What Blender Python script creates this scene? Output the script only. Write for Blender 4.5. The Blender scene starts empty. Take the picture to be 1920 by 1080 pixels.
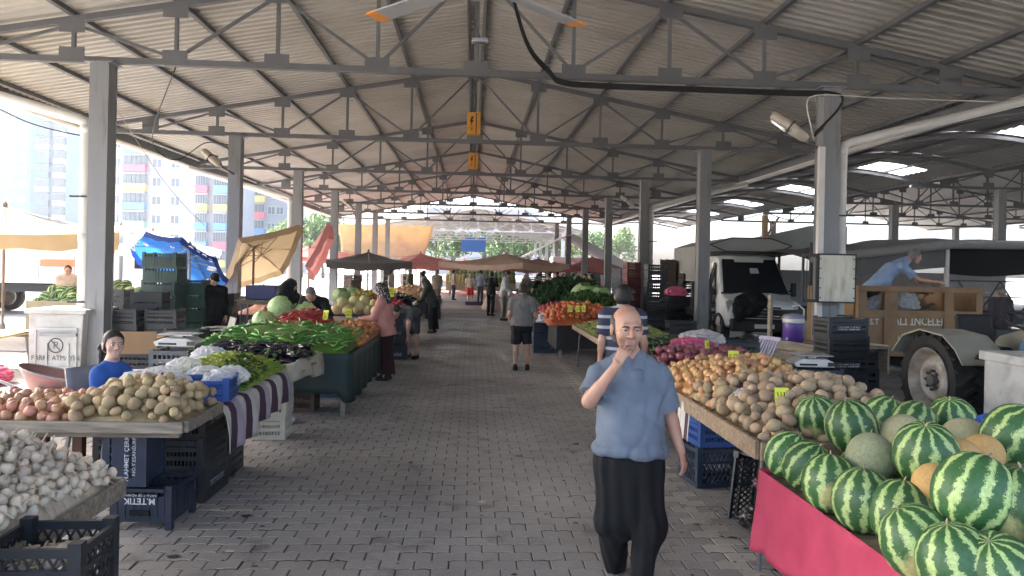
import bpy, bmesh, math, random
import numpy as np
from mathutils import Vector, Matrix, Euler
R = math.radians
random.seed(7)
scene = bpy.context.scene
COL = scene.collection
# ---------------------------------------------------------------- camera
FPX, HZ = 1400.0, 500.0
CAMP = Vector((0, 0, 1.93))
YAW, ROLL = R(3.07), R(1.2)
cam_d = bpy.data.cameras.new('camera')
cam_d.sensor_width = 36.0
cam_d.lens = FPX / 1920 * 36
cam_d.shift_y = (HZ - 540) / 1920
cam_d.clip_end = 2000
cam = bpy.data.objects.new('camera', cam_d)
COL.objects.link(cam)
CR = Matrix.Rotation(-YAW, 3, 'Z') @ Matrix.Rotation(R(90), 3, 'X') @ Matrix.Rotation(ROLL, 3, 'Z')
cam.matrix_world = Matrix.Translation(CAMP) @ CR.to_4x4()
scene.camera = cam
# ---------------------------------------------------------------- sky, sun, exposure
SUN_EL, SUN_AZ = R(43), R(-66)          # azimuth from +Y (down the aisle) towards +X; sun stands to the left and ahead
world = bpy.data.worlds.new('World')
scene.world = world
world.use_nodes = True
wn = world.node_tree
bg = wn.nodes['Background']
sky = wn.nodes.new('ShaderNodeTexSky')
sky.sky_type = 'NISHITA'
sky.sun_disc = False
sky.sun_elevation = SUN_EL
sky.sun_rotation = SUN_AZ
sky.air_density = 0.8
sky.dust_density = 5.0
sky.ozone_density = 1.0
wn.links.new(sky.outputs[0], bg.inputs[0])
bg.inputs[1].default_value = 0.15
sun_d = bpy.data.lights.new('sun', 'SUN')
sun_d.energy = 3.6
sun_d.angle = R(0.6)
sun_d.color = (1.0, 0.95, 0.87)
sun = bpy.data.objects.new('sun', sun_d)
COL.objects.link(sun)
sdir = Vector((math.sin(SUN_AZ) * math.cos(SUN_EL), math.cos(SUN_AZ) * math.cos(SUN_EL), math.sin(SUN_EL)))
sun.rotation_euler = sdir.to_track_quat('Z', 'Y').to_euler()
scene.view_settings.view_transform = 'Standard'
scene.view_settings.look = 'None'
scene.view_settings.gamma = 1
scene.view_settings.exposure = 2.92
scene.view_settings.use_curve_mapping = False

# ---------------------------------------------------------------- pixel -> place (1920 x 1080 photo pixels)
def ray(px, py): return CR @ Vector(((px - 960) / FPX, -(py - HZ) / FPX, -1.0))
def at(px, py, z=0.0):
    d = ray(px, py); return CAMP + d * ((z - CAMP.z) / d.z)
def atY(px, py, Y):
    d = ray(px, py); return CAMP + d * (Y / d.y)

# ---------------------------------------------------------------- materials
MATS = {}
def nd(nt, t, **kw):
    n = nt.nodes.new(t)
    for k, v in kw.items():
        if k in n.inputs.keys(): n.inputs[k].default_value = v
        else: setattr(n, k, v)
    return n
def mat(name, col, rough=0.6, var=0.18, scale=6.0, bump=0.0, bscale=40.0, metal=0.0, orand=0.0, hrand=0.0,
        col2=None, mixscale=3.0, mixpos=0.5, mixw=0.12, trans=0.0, spec=0.5, coords='Object', alpha=1.0, aniso=None, sub=0.0):
    if name in MATS: return MATS[name]
    m = bpy.data.materials.new(name); m.use_nodes = True
    nt = m.node_tree; L = nt.links.new
    p = nt.nodes['Principled BSDF']; out = nt.nodes['Material Output']
    tc = nd(nt, 'ShaderNodeTexCoord')
    co = tc.outputs[coords]
    if aniso:
        mp = nd(nt, 'ShaderNodeMapping'); mp.inputs['Scale'].default_value = aniso
        L(co, mp.inputs[0]); co = mp.outputs[0]
    oi = None
    if orand or hrand: oi = nd(nt, 'ShaderNodeObjectInfo')
    def noise(sc, det=4.0):
        n = nd(nt, 'ShaderNodeTexNoise'); n.inputs['Scale'].default_value = sc; n.inputs['Detail'].default_value = det
        L(co, n.inputs['Vector']); return n.outputs['Fac']
    base = nd(nt, 'ShaderNodeRGB'); base.outputs[0].default_value = (*col, 1); c = base.outputs[0]
    if col2:
        r = nd(nt, 'ShaderNodeMapRange'); r.inputs[1].default_value = mixpos - mixw; r.inputs[2].default_value = mixpos + mixw
        L(noise(mixscale, 5.0), r.inputs[0])
        mx = nd(nt, 'ShaderNodeMix', data_type='RGBA')
        L(r.outputs[0], mx.inputs[0]); L(c, mx.inputs[6]); mx.inputs[7].default_value = (*col2, 1); c = mx.outputs[2]
    if var or orand or hrand:
        hs = nd(nt, 'ShaderNodeHueSaturation'); L(c, hs.inputs['Color']); c = hs.outputs[0]
        if var:
            r = nd(nt, 'ShaderNodeMapRange'); r.inputs[1].default_value = 0.25; r.inputs[2].default_value = 0.75
            r.inputs[3].default_value = 1 - var; r.inputs[4].default_value = 1 + var
            L(noise(scale), r.inputs[0]); v = r.outputs[0]
        else: v = None
        if orand:
            r2 = nd(nt, 'ShaderNodeMapRange'); r2.inputs[3].default_value = 1 - orand; r2.inputs[4].default_value = 1 + orand
            L(oi.outputs['Random'], r2.inputs[0])
            if v is not None:
                mm = nd(nt, 'ShaderNodeMath', operation='MULTIPLY'); L(v, mm.inputs[0]); L(r2.outputs[0], mm.inputs[1]); v = mm.outputs[0]
            else: v = r2.outputs[0]
        if v is not None: L(v, hs.inputs['Value'])
        if hrand:
            m1 = nd(nt, 'ShaderNodeMath', operation='MULTIPLY'); m1.inputs[1].default_value = 7.31
            L(oi.outputs['Random'], m1.inputs[0])
            m2 = nd(nt, 'ShaderNodeMath', operation='FRACT'); L(m1.outputs[0], m2.inputs[0])
            r3 = nd(nt, 'ShaderNodeMapRange'); r3.inputs[3].default_value = 0.5 - hrand; r3.inputs[4].default_value = 0.5 + hrand
            L(m2.outputs[0], r3.inputs[0]); L(r3.outputs[0], hs.inputs['Hue'])
    L(c, p.inputs['Base Color'])
    p.inputs['Roughness'].default_value = rough
    p.inputs['Metallic'].default_value = metal
    p.inputs['Specular IOR Level'].default_value = spec
    if sub:
        p.inputs['Subsurface Weight'].default_value = sub; p.inputs['Subsurface Radius'].default_value = (0.012, 0.005, 0.003)
    if bump:
        b = nd(nt, 'ShaderNodeBump'); b.inputs['Strength'].default_value = bump; b.inputs['Distance'].default_value = 0.01
        L(noise(bscale, 6.0), b.inputs['Height']); L(b.outputs[0], p.inputs['Normal'])
    if trans:
        tb = nd(nt, 'ShaderNodeBsdfTranslucent'); L(c, tb.inputs[0])
        ms = nd(nt, 'ShaderNodeMixShader'); ms.inputs[0].default_value = trans
        L(p.outputs[0], ms.inputs[1]); L(tb.outputs[0], ms.inputs[2]); L(ms.outputs[0], out.inputs[0])
    if alpha < 1:
        tr = nd(nt, 'ShaderNodeBsdfTransparent')
        ms = nd(nt, 'ShaderNodeMixShader'); ms.inputs[0].default_value = alpha
        src = out.inputs[0].links[0].from_socket
        L(tr.outputs[0], ms.inputs[1]); L(src, ms.inputs[2]); L(ms.outputs[0], out.inputs[0])
    MATS[name] = m
    m.diffuse_color = (*col, 1)
    return m

# ---------------------------------------------------------------- mesh helpers
def frame(d, up=Vector((0, 0, 1))):
    d = Vector(d).normalized()
    if abs(d.dot(up)) > 0.99: up = Vector((0, 1, 0))
    s = d.cross(up).normalized(); u = s.cross(d).normalized()
    return d, s, u
class MB:
    def __init__(s): s.v = []; s.f = []; s.m = []; s.cm = 0
    def add(s, vs, fs):
        o = len(s.v); s.v += [tuple(v) for v in vs]
        for f in fs: s.f.append(tuple(i + o for i in f)); s.m.append(s.cm)
        return s
    def box(s, c, size, rot=None):
        x, y, z = size[0] / 2, size[1] / 2, size[2] / 2
        vs = [Vector((a * x, b * y, d * z)) for d in (-1, 1) for b in (-1, 1) for a in (-1, 1)]
        if rot is not None:
            q = rot if isinstance(rot, Matrix) else Euler(rot).to_matrix(); vs = [q @ v for v in vs]
        c = Vector(c)
        return s.add([v + c for v in vs], [(0, 2, 3, 1), (4, 5, 7, 6), (0, 1, 5, 4), (2, 6, 7, 3), (0, 4, 6, 2), (1, 3, 7, 5)])
    def bb(s, x0, x1, y0, y1, z0, z1): return s.box(((x0 + x1) / 2, (y0 + y1) / 2, (z0 + z1) / 2), (x1 - x0, y1 - y0, z1 - z0))
    def bar(s, a, b, w, h, up=Vector((0, 0, 1))):
        a, b = Vector(a), Vector(b); d, sd, u = frame(b - a, up)
        vs = [p + sd * (i * w / 2) + u * (j * h / 2) for p in (a, b) for j in (-1, 1) for i in (-1, 1)]
        return s.add(vs, [(0, 2, 3, 1), (4, 5, 7, 6), (0, 1, 5, 4), (2, 6, 7, 3), (0, 4, 6, 2), (1, 3, 7, 5)])
    def cyl(s, a, b, r0, r1=None, n=12, cap=True):
        return s.tube([a, b], [r0, r0 if r1 is None else r1], n, cap)
    def tube(s, pts, r, n=8, cap=True):
        pts = [Vector(p) for p in pts]; k = len(pts)
        rs = r if isinstance(r, (list, tuple)) else [r] * k
        vs = []; up = Vector((0, 0, 1)); ps = None
        for i, p in enumerate(pts):
            d = (pts[min(i + 1, k - 1)] - pts[max(i - 1, 0)])
            if d.length < 1e-9: d = Vector((0, 0, 1))
            d.normalize()
            if ps is None: _, sd, u = frame(d)
            else:
                sd = ps - d * ps.dot(d)
                sd = sd.normalized() if sd.length > 1e-5 else frame(d)[1]
                u = sd.cross(d)
            ps = sd
            for j in range(n):
                a = 2 * math.pi * j / n
                vs.append(p + sd * (math.cos(a) * rs[i]) + u * (math.sin(a) * rs[i]))
        fs = []
        for i in range(k - 1):
            for j in range(n):
                a, b = i * n + j, i * n + (j + 1) % n
                fs.append((a, a + n, b + n, b))
        if cap: fs += [tuple(range(n)), tuple(range((k - 1) * n, k * n))[::-1]]
        return s.add(vs, fs)
    def lathe(s, prof, n=16, c=(0, 0, 0), ax=None, wob=None):
        c = Vector(c); vs = []; fs = []
        for i, (r, z) in enumerate(prof):
            for j in range(n):
                a = 2 * math.pi * j / n; rr = r * (wob(a, i) if wob else 1)
                v = Vector((rr * math.cos(a), rr * math.sin(a), z))
                vs.append(c + (ax @ v if ax is not None else v))
        k = len(prof)
        for i in range(k - 1):
            for j in range(n):
                a, b = i * n + j, i * n + (j + 1) % n
                fs.append((a, b, b + n, a + n))
        mr = max(r for r, z in prof)
        if prof[0][0] < .35 * mr: fs.append(tuple(range(n))[::-1])
        if prof[-1][0] < .35 * mr: fs.append(tuple(range((k - 1) * n, k * n)))
        return s.add(vs, fs)
    def prism(s, poly, fn, d0, d1):
        # poly: 2D outline; fn(u, v, d) -> 3D
        n = len(poly)
        vs = [fn(u, v, d0) for u, v in poly] + [fn(u, v, d1) for u, v in poly]
        return s.add(vs, [tuple(range(n))[::-1], tuple(range(n, 2 * n))] + [(i, (i + 1) % n, n + (i + 1) % n, n + i) for i in range(n)])
    def grid(s, nu, nv, fn):
        vs = [fn(i / nu, j / nv) for j in range(nv + 1) for i in range(nu + 1)]
        return s.add(vs, [(j * (nu + 1) + i, j * (nu + 1) + i + 1, (j + 1) * (nu + 1) + i + 1, (j + 1) * (nu + 1) + i) for j in range(nv) for i in range(nu)])
    def mesh(s, name, mats, smooth=False):
        me = bpy.data.meshes.new(name); me.from_pydata(s.v, [], s.f)
        mats = mats if isinstance(mats, (list, tuple)) else [mats]
        for m in mats: me.materials.append(m)
        if len(mats) > 1: me.polygons.foreach_set('material_index', s.m)
        if smooth: me.polygons.foreach_set('use_smooth', [True] * len(me.polygons))
        me.update(); return me
    def build(s, name, mats, parent=None, smooth=False, loc=None, rz=0, bevel=0):
        o = link(name, s.mesh(name, mats, smooth), parent, loc, rz)
        if bevel:
            md = o.modifiers.new('bevel', 'BEVEL'); md.width = bevel; md.segments = 2; md.limit_method = 'ANGLE'
        return o
def link(name, me, parent=None, loc=None, rz=0, rot=None, sc=None):
    o = bpy.data.objects.new(name, me); COL.objects.link(o)
    if parent is not None: o.parent = parent
    if loc is not None: o.location = loc
    if rot is not None: o.rotation_euler = rot
    elif rz: o.rotation_euler = (0, 0, rz)
    if sc is not None: o.scale = sc if isinstance(sc, (tuple, list, Vector)) else (sc,) * 3
    return o
def tag(o, label=None, cat=None, group=None, kind=None):
    if label: o['label'] = label
    if cat: o['category'] = cat
    if group: o['group'] = group
    if kind: o['kind'] = kind
    return o
def thing(name, label, cat, loc=(0, 0, 0), rz=0, group=None):
    return tag(link(name, None, None, loc, rz), label, cat, group)
def copy_tree(o, parent=None):
    c = o.copy(); COL.objects.link(c); c.parent = parent
    for ch in [x for x in bpy.data.objects if x.parent == o] if not hasattr(o, '_k') else []: copy_tree(ch, c)
    return c
def dup(root, kids, loc, rz=0, label=None, rot=None):
    """copy of a thing; kids = list of (object, parent index or -1)"""
    r = root.copy(); COL.objects.link(r); r.location = loc
    r.rotation_euler = rot if rot is not None else (0, 0, rz)
    if label: r['label'] = label
    made = []
    for k, pi in kids:
        c = k.copy(); COL.objects.link(c); c.parent = r if pi < 0 else made[pi]; made.append(c)
    return r
ORD = ['lowest', 'second from the bottom', 'third from the bottom', 'fourth from the bottom', 'fifth from the bottom', 'sixth from the bottom', 'seventh from the bottom', 'eighth from the bottom', 'ninth from the bottom', 'tenth from the bottom', 'eleventh from the bottom', 'twelfth from the bottom']
NTH = ['first', 'second', 'third', 'fourth', 'fifth', 'sixth', 'seventh', 'eighth', 'ninth', 'tenth', 'eleventh', 'twelfth', 'thirteenth', 'fourteenth', 'fifteenth', 'sixteenth']
def text(name, s, size, m, parent, loc, rot, sx=1.0, depth=0.002, bold=0.0):
    cu = bpy.data.curves.new(name, 'FONT'); cu.body = s; cu.size = size; cu.align_x = 'CENTER'; cu.align_y = 'CENTER'
    cu.extrude = depth; cu.offset = bold; cu.resolution_u = 2
    t = bpy.data.objects.new(name, cu); COL.objects.link(t)
    dg = bpy.context.evaluated_depsgraph_get()
    me = bpy.data.meshes.new_from_object(t.evaluated_get(dg)); me.name = name
    bpy.data.objects.remove(t); bpy.data.curves.remove(cu)
    me.materials.clear(); me.materials.append(m)
    return link(name, me, parent, loc, rot=rot, sc=(sx, 1, 1))
# ================================================================ materials shared by the setting
STEEL = mat('steel_grey', (0.12, 0.122, 0.128), 0.5, 0.12, 3, 0.05, 30, coords='Object')
STEEL2 = mat('steel_column', (0.225, 0.23, 0.24), 0.45, 0.06, 1.2, 0.03, 30, col2=(0.155, 0.145, 0.135), mixscale=3.5, mixpos=.63, mixw=.07, aniso=(3, 3, .35))
STEELW = mat('steel_pale', (0.5, 0.5, 0.5), 0.5, 0.1, 3)
SHEET = mat('roof_sheet', (0.40, 0.38, 0.335), 0.42, 0.12, 0.7, 0.0, col2=(0.30, 0.275, 0.235), mixscale=0.5, mixpos=0.6)
SHEET2 = mat('roof_sheet_aged', (0.34, 0.335, 0.32), 0.5, 0.15, 0.7)
PVC = mat('white_pipe', (0.68, 0.66, 0.62), 0.45, 0.1, 3)
SKYL = mat('skylight_sheet', (0.85, 0.88, 0.9), 0.4, 0.06, 2, trans=0.75)

# ---------------------------------------------------------------- ground
def ground_mat():
    m = bpy.data.materials.new('distant_paving'); m.use_nodes = True; nt = m.node_tree; L = nt.links.new
    p = nt.nodes['Principled BSDF']; tc = nd(nt, 'ShaderNodeTexCoord')
    br = nd(nt, 'ShaderNodeTexBrick'); br.inputs['Scale'].default_value = 1; br.inputs['Brick Width'].default_value = 0.22
    br.inputs['Row Height'].default_value = 0.14; br.inputs['Mortar Size'].default_value = 0.006
    br.inputs['Color1'].default_value = (0.31, 0.298, 0.285, 1); br.inputs['Color2'].default_value = (0.27, 0.258, 0.245, 1); br.inputs['Mortar'].default_value = (0.16, 0.15, 0.14, 1)
    L(tc.outputs['Object'], br.inputs['Vector'])
    n = nd(nt, 'ShaderNodeTexNoise'); n.inputs['Scale'].default_value = 0.6; n.inputs['Detail'].default_value = 6; L(tc.outputs['Object'], n.inputs['Vector'])
    r = nd(nt, 'ShaderNodeMapRange'); r.inputs[1].default_value = 0.3; r.inputs[2].default_value = 0.7; r.inputs[3].default_value = 0.7; r.inputs[4].default_value = 1.15
    L(n.outputs['Fac'], r.inputs[0])
    hs = nd(nt, 'ShaderNodeHueSaturation'); L(br.outputs['Color'], hs.inputs['Color']); L(r.outputs[0], hs.inputs['Value'])
    L(hs.outputs[0], p.inputs['Base Color']); p.inputs['Roughness'].default_value = 0.75
    return m
PAVE = mat('paver_concrete', (0.235, 0.220, 0.212), 0.72, 0.22, 1.3, 0.25, 60, coords='Object')
def paver_mat(name, col, stain):
    m = bpy.data.materials.new(name); m.use_nodes = True; nt = m.node_tree; L = nt.links.new
    p = nt.nodes['Principled BSDF']; g = nd(nt, 'ShaderNodeNewGeometry')
    def noise(sc, det):
        n = nd(nt, 'ShaderNodeTexNoise'); n.inputs['Scale'].default_value = sc; n.inputs['Detail'].default_value = det; L(g.outputs['Position'], n.inputs['Vector']); return n.outputs['Fac']
    def rng(s, a, b, c, d):
        r = nd(nt, 'ShaderNodeMapRange'); r.inputs[1].default_value = a; r.inputs[2].default_value = b; r.inputs[3].default_value = c; r.inputs[4].default_value = d; L(s, r.inputs[0]); return r.outputs[0]
    def mul(a, b):
        x = nd(nt, 'ShaderNodeMath', operation='MULTIPLY'); L(a, x.inputs[0]); L(b, x.inputs[1]); return x.outputs[0]
    # one tone per paver, taken from the cell it lies in
    mp = nd(nt, 'ShaderNodeVectorMath', operation='SNAP'); mp.inputs[1].default_value = (0.11, 0.14, 9)
    L(g.outputs['Position'], mp.inputs[0])
    wn_ = nd(nt, 'ShaderNodeTexWhiteNoise'); L(mp.outputs[0], wn_.inputs['Vector'])
    v = mul(rng(noise(0.45, 6), 0.3, 0.7, 0.62, 1.2), rng(noise(55, 6), 0.25, 0.75, 0.82, 1.14))
    v = mul(v, rng(wn_.outputs['Value'], 0, 1, 0.93, 1.05))
    v = mul(v, rng(noise(2.6, 7), 0.60, 0.70, 1.0, stain))
    hs = nd(nt, 'ShaderNodeHueSaturation'); hs.inputs['Color'].default_value = (*col, 1); L(v, hs.inputs['Value'])
    L(hs.outputs[0], p.inputs['Base Color'])
    L(rng(noise(1.1, 4), 0.3, 0.7, 0.38, 0.68), p.inputs['Roughness'])
    b = nd(nt, 'ShaderNodeBump'); b.inputs['Strength'].default_value = 0.35; b.inputs['Distance'].default_value = 0.006
    L(noise(90, 6), b.inputs['Height']); L(b.outputs[0], p.inputs['Normal'])
    return m
PAVER = paver_mat('paver_grey', (0.32, 0.302, 0.283), 0.58)
PAVERL = paver_mat('paver_pale', (0.45, 0.41, 0.36), 0.85)
JOINT = mat('joint_dirt', (0.075, 0.07, 0.065), 0.9, 0.3, 3)
gm = MB()
gm.add([(-900, -30, -0.03), (900, -30, -0.03), (900, 1500, -0.03), (-900, 1500, -0.03)], [(0, 1, 2, 3)])
ground = gm.build('ground', mat('outer_ground', (0.46, 0.425, 0.375), 0.85, 0.2, 0.3, coords='Object'))
tag(ground, kind='structure')
PW, PD = 0.22, 0.14
PX0, PX1, PY0, PY1 = -9.02, 9.02, 3.22, 27.72
fm = MB()
for (x0, x1, y0, y1) in ((-40, 40, PY1, 140), (-40, PX0, -12, PY1), (PX1, 40, -12, PY1), (PX0, PX1, -12, PY0)):
    fm.add([(x0, y0, -0.004), (x1, y0, -0.004), (x1, y1, -0.004), (x0, y1, -0.004)], [(0, 1, 2, 3)])
pavement = fm.build('pavement', ground_mat()); tag(pavement, kind='structure')
jm = MB(); jm.add([(PX0, PY0, -0.012), (PX1, PY0, -0.012), (PX1, PY1, -0.012), (PX0, PY1, -0.012)], [(0, 1, 2, 3)])
tag(jm.build('joint_bed', JOINT, pavement))
def paver_outline(w=PW, d=PD, g=0.004, a=0.011):
    h = w / 2
    def edge(x):     # stepped long edge, period half a stone
        t = (x / h) % 1.0
        return a * (0 if t < 0.2 else (t - 0.2) / 0.15 if t < 0.35 else 1 if t < 0.75 else (0.9 - t) / 0.15 if t < 0.9 else 0)
    xs = [g, 0.2 * h, 0.35 * h, 0.75 * h, 0.9 * h, 1.2 * h, 1.35 * h, 1.75 * h, 1.9 * h, w - g]
    return [(x, edge(x) + g) for x in xs] + [(x, d + edge(x) - g) for x in reversed(xs)]
POUT = paver_outline()
def add_paver(mb, x, y, dz, tilt=(0, 0), w=1.0):
    n = len(POUT); vs = []
    for k, (ins, z) in enumerate(((0, -0.02), (0, -0.004), (0.004, 0.0))):
        for (u, v) in POUT:
            uu = u + (ins if u < PW / 2 else -ins); vv = v + (ins if v < PD / 2 else -ins)
            uu *= w
            vs.append((x + uu, y + vv, z + dz + tilt[0] * (uu - .11) + tilt[1] * (vv - .07)))
    fs = [tuple(2 * n + i for i in range(n))]
    for k in range(1, 2):
        fs += [(k * n + i, k * n + (i + 1) % n, (k + 1) * n + (i + 1) % n, (k + 1) * n + i) for i in range(n)]
    mb.add(vs, fs)
rng_ = random.Random(3)
rest = MB(); near = []
nrow = int((PY1 - PY0) / PD)
for r_ in range(nrow):
    y = PY0 + r_ * PD
    lim = min(9.0, 1.2 + y * 0.75) if y < 14 else 9.0
    for c_ in range(int((PX1 - PX0) / PW)):
        x = PX0 + c_ * PW + (PW / 2 if r_ % 2 else 0)
        if x + PW > PX1: continue
        if y > 14 and not (-3.2 < x < 3.2): 
            pass
        if 1.66 < x + .11 < 1.80 + .08: pass
        dz = rng_.uniform(-0.0035, 0.0015) - 0.001; tl = (rng_.uniform(-.012, .012), rng_.uniform(-.012, .012))
        pale = 1.70 <= x + PW / 2 < 1.92
        if y < 8.0 and -1.75 < x < 1.95: near.append((y * 1.0 + abs(x) * .35, x, y, dz, tl, pale))
        else: rest.cm = 1 if pale else 0; add_paver(rest, x, y, dz, tl)
near.sort()
nearset = near[:300]
for (_, x, y, dz, tl, pale) in near[300:]:
    rest.cm = 1 if pale else 0; add_paver(rest, x, y, dz, tl)
tag(rest.build('paving_stones', [PAVER, PAVERL], pavement), kind='stuff')
pmesh = MB(); add_paver(pmesh, 0, 0, 0); PMESH = pmesh.mesh('paver', PAVER); pm2 = MB(); add_paver(pm2, 0, 0, 0); PMESHL = pm2.mesh('paver', PAVERL)
for (_, x, y, dz, tl, pale) in nearset:
    link('paver', PMESHL if pale else PMESH, pavement, (x, y, dz), rot=(tl[1], -tl[0], 0))

# ---------------------------------------------------------------- the market hall: columns, trusses, roof
CX, CY0, BAY = 6.0, 12.4, 6.8
ZB, ZR, XE = 5.12, 6.95, 9.35          # bottom chord, ridge top chord, truss end
SL = (ZR - 5.24) / XE
def ztop(x): return ZR - SL * abs(x)
NODES = [-8.1, -6.48, -4.86, -3.24, -1.62, 0, 1.62, 3.24, 4.86, 6.48, 8.1]
def truss_parts(m):
    """mesh data of one truss, shared by every copy: list of (name, mesh)"""
    P = []
    def one(name, f): b = MB(); f(b); P.append((name, b.mesh(name, m)))
    one('bottom_chord', lambda b: (b.bb(-XE, XE, -0.055, -0.012, ZB - 0.05, ZB + 0.05), b.bb(-XE, XE, 0.012, 0.055, ZB - 0.05, ZB + 0.05)))
    for s in (-1, 1):
        def tc(b, s=s):
            for o in (-0.034, 0.034): b.bar((s * XE, o, ztop(XE)), (0, o, ZR), 0.043, 0.1)
        one('top_chord', tc)
    for x in NODES:
        one('post', lambda b, x=x: b.bb(x - .03, x + .03, -.025, .025, ZB + .05, ztop(x) - .05))
        one('gusset_plate', lambda b, x=x: b.bb(x - .2, x + .2, -.066, -.058, ZB - .03, ZB + .19))
        one('gusset_plate', lambda b, x=x: b.bb(x - .2, x + .2, -.066, -.058, ztop(x) - .22, ztop(x) - .0))
    tops = [-6.48, -3.24, 0, 3.24, 6.48]; bots = [-8.1, -4.86, -1.62, 1.62, 4.86, 8.1]
    for t in tops:
        for b_ in bots:
            if abs(t - b_) < 1.7:
                one('diagonal', lambda b, t=t, b_=b_: b.bar((t, -.005, ztop(t) - .08), (b_, -.005, ZB + .07), .04, .05))
    return P
TP = truss_parts(STEEL); TPW = truss_parts(STEELW)
def truss(x, y, P, label, grp):
    t = thing('roof_truss', label, 'truss', (x, y, 0), 0, grp)
    for n, me in P: link(n, me, t)
def column(x, y, label, grp, h=ZB - 0.05, w=0.30, m=STEEL2):
    t = thing('steel_column', label, 'column', (x, y, 0), 0, grp)
    b = MB(); b.bb(-w / 2, w / 2, -w * .5, -w * .5 + .03, 0.03, h - .02); b.bb(-w / 2, w / 2, w * .5 - .03, w * .5, 0.03, h - .02); b.bb(-w / 2 + .012, w / 2 - .012, -w * .5 + .03, w * .5 - .03, 0.03, h - .02); b.build('shaft', m, t, bevel=.004)
    b = MB(); b.bb(-.25, .25, -.25, .25, 0.0, .03); 
    for sx in (-1, 1):
        for sy in (-1, 1): b.cyl((sx * .2, sy * .2, .03), (sx * .2, sy * .2, .06), .018, n=6)
    b.build('base_plate', m, t)
    b = MB(); b.bb(-.22, .22, -.2, .2, h - .02, h); b.build('cap_plate', m, t)
    return t
# corrugated sheets, one per bay and side
PITCH = 0.22
def sheet(name, parent, side, x0, x1, y0, y1, m, dz=0.13, zf=ztop):
    b = MB(); ys = []
    n = int(round((y1 - y0) / PITCH)); p = (y1 - y0) / n
    for i in range(n):
        for t, h in ((0, 0), (.42, 0), (.52, 1), (.9, 1)): ys.append((y0 + (i + t) * p, h * 0.056))
    ys.append((y1, 0))
    k = len(ys); vs = []
    for x in (x0, x1):
        for y, h in ys: vs.append((side * x, y, zf(x) + dz + h))
    b.add(vs, [(i, i + 1, k + i + 1, k + i) for i in range(k - 1)])
    return b.build(name, m, parent)
def purlins(parent, xs, y0, y1, m):
    for x in xs:
        for s in (-1, 1):
            b = MB(); a = math.atan(SL) * s
            b.box((s * x, (y0 + y1) / 2, ztop(x) + .085), (.07, y1 - y0, .09), (0, a, 0)); b.build('purlin', m, parent)
YTR = [CY0 + BAY * i for i in range(-2, 8)]
for i, y in enumerate(YTR):
    if i < 9: truss(0, y, TP, ['grey steel roof truss above the photographer', 'grey steel roof truss out of view overhead', 'nearest grey roof truss in view, carrying the thick black cable'][i] if i < 3 else 'grey roof truss, %s down the aisle from the nearest one' % NTH[i - 2], 'roof trusses of the market hall')
    for s in (-1, 1):
        if i >= 9: continue
        column(s * CX, y, ('grey steel column on the %s of the aisle, ' % ('left' if s < 0 else 'right')) + ('behind the camera' if i < 2 else '%s along its row from the near end' % NTH[i - 2]), 'columns of the market hall')
YS, YE = YTR[0] - 1.0, YTR[8] + 1.5
roof = thing('market_roof', 'long gabled roof of ribbed metal sheets over the aisle', 'roof', (0, 0, 0))
purlins(roof, [0.16, 1.62, 3.24, 4.86, 6.48, 8.0, 9.3], YS, YE, STEEL)
nb = 8
for i in range(nb):
    y0, y1 = YS + (YE - YS) * i / nb, YS + (YE - YS) * (i + 1) / nb
    for s in (-1, 1): sheet('roof_sheet', roof, s, 0.02, 9.6, y0, y1 - 0.001, SHEET)
b = MB(); b.bar((0, YS, ZR + .21), (0, YE, ZR + .21), .5, .02); b.build('ridge_cap', SHEET, roof)
for s in (-1, 1):
    b = MB(); x = s * 9.66; z = ztop(9.66)
    b.prism([(-.11, .12), (-.11, -.09), (-.06, -.14), (.06, -.14), (.11, -.09), (.11, .12), (.09, .12), (.09, -.08), (-.09, -.08), (-.09, .12)], lambda u, v, d, x=x, z=z: (x + u, d, z + v), YS, YE)
    b.build('gutter', PVC, roof)
    b = MB(); b.bb(min(s * 9.53, s * 9.55), max(s * 9.53, s * 9.55), YS, YE, z - .06, z + .36); b.build('eave_flashing', STEEL, roof)
# ridge cable duct
b = MB(); b.bb(-.05, .05, YS, YE, ZR - .32, ZR - .26); b.build('ridge_duct', STEEL, roof)

# downpipes that carry the gutter water to the columns
def downpipe(side, y, label, ztopp=4.15):
    t = thing('downpipe', label, 'pipe', (side * (CX + .28), y + .05, 0))
    b = MB(); b.tube([(0, 0, .05), (0, 0, ztopp - .12), (side * .03, 0, ztopp - .03), (side * .12, 0, ztopp + .02), (side * 3.3, -.35, ztopp + .85)], .085, 14); b.build('pipe', PVC, t, True)
    for z in (1.2, 2.9):
        b = MB(); b.bb(-.2, .1, -.095, -.09, z, z + .03) if side < 0 else b.bb(-.1, .2, -.095, -.09, z, z + .03)
        b.tube([(.09 * math.cos(a), .09 * math.sin(a), z + .015) for a in [j * math.pi / 6 for j in range(13)]], .008, 5); b.build('strap', mat('black_metal', (0.03, 0.03, 0.03), .5), t)
    for z in (.4, 2.2, ztopp - .2):
        b = MB(); b.cyl((0, 0, z), (0, 0, z + .12), .092, n=14); b.build('pipe_collar', PVC, t, True)
downpipe(-1, CY0, 'white rain pipe strapped to the nearest left column')
downpipe(1, CY0, 'white rain pipe bending up from the nearest right column')
downpipe(-1, CY0 + 2 * BAY, 'white rain pipe beside the third left column')
downpipe(1, CY0 + 2 * BAY, 'white rain pipe beside the third right column')

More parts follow.
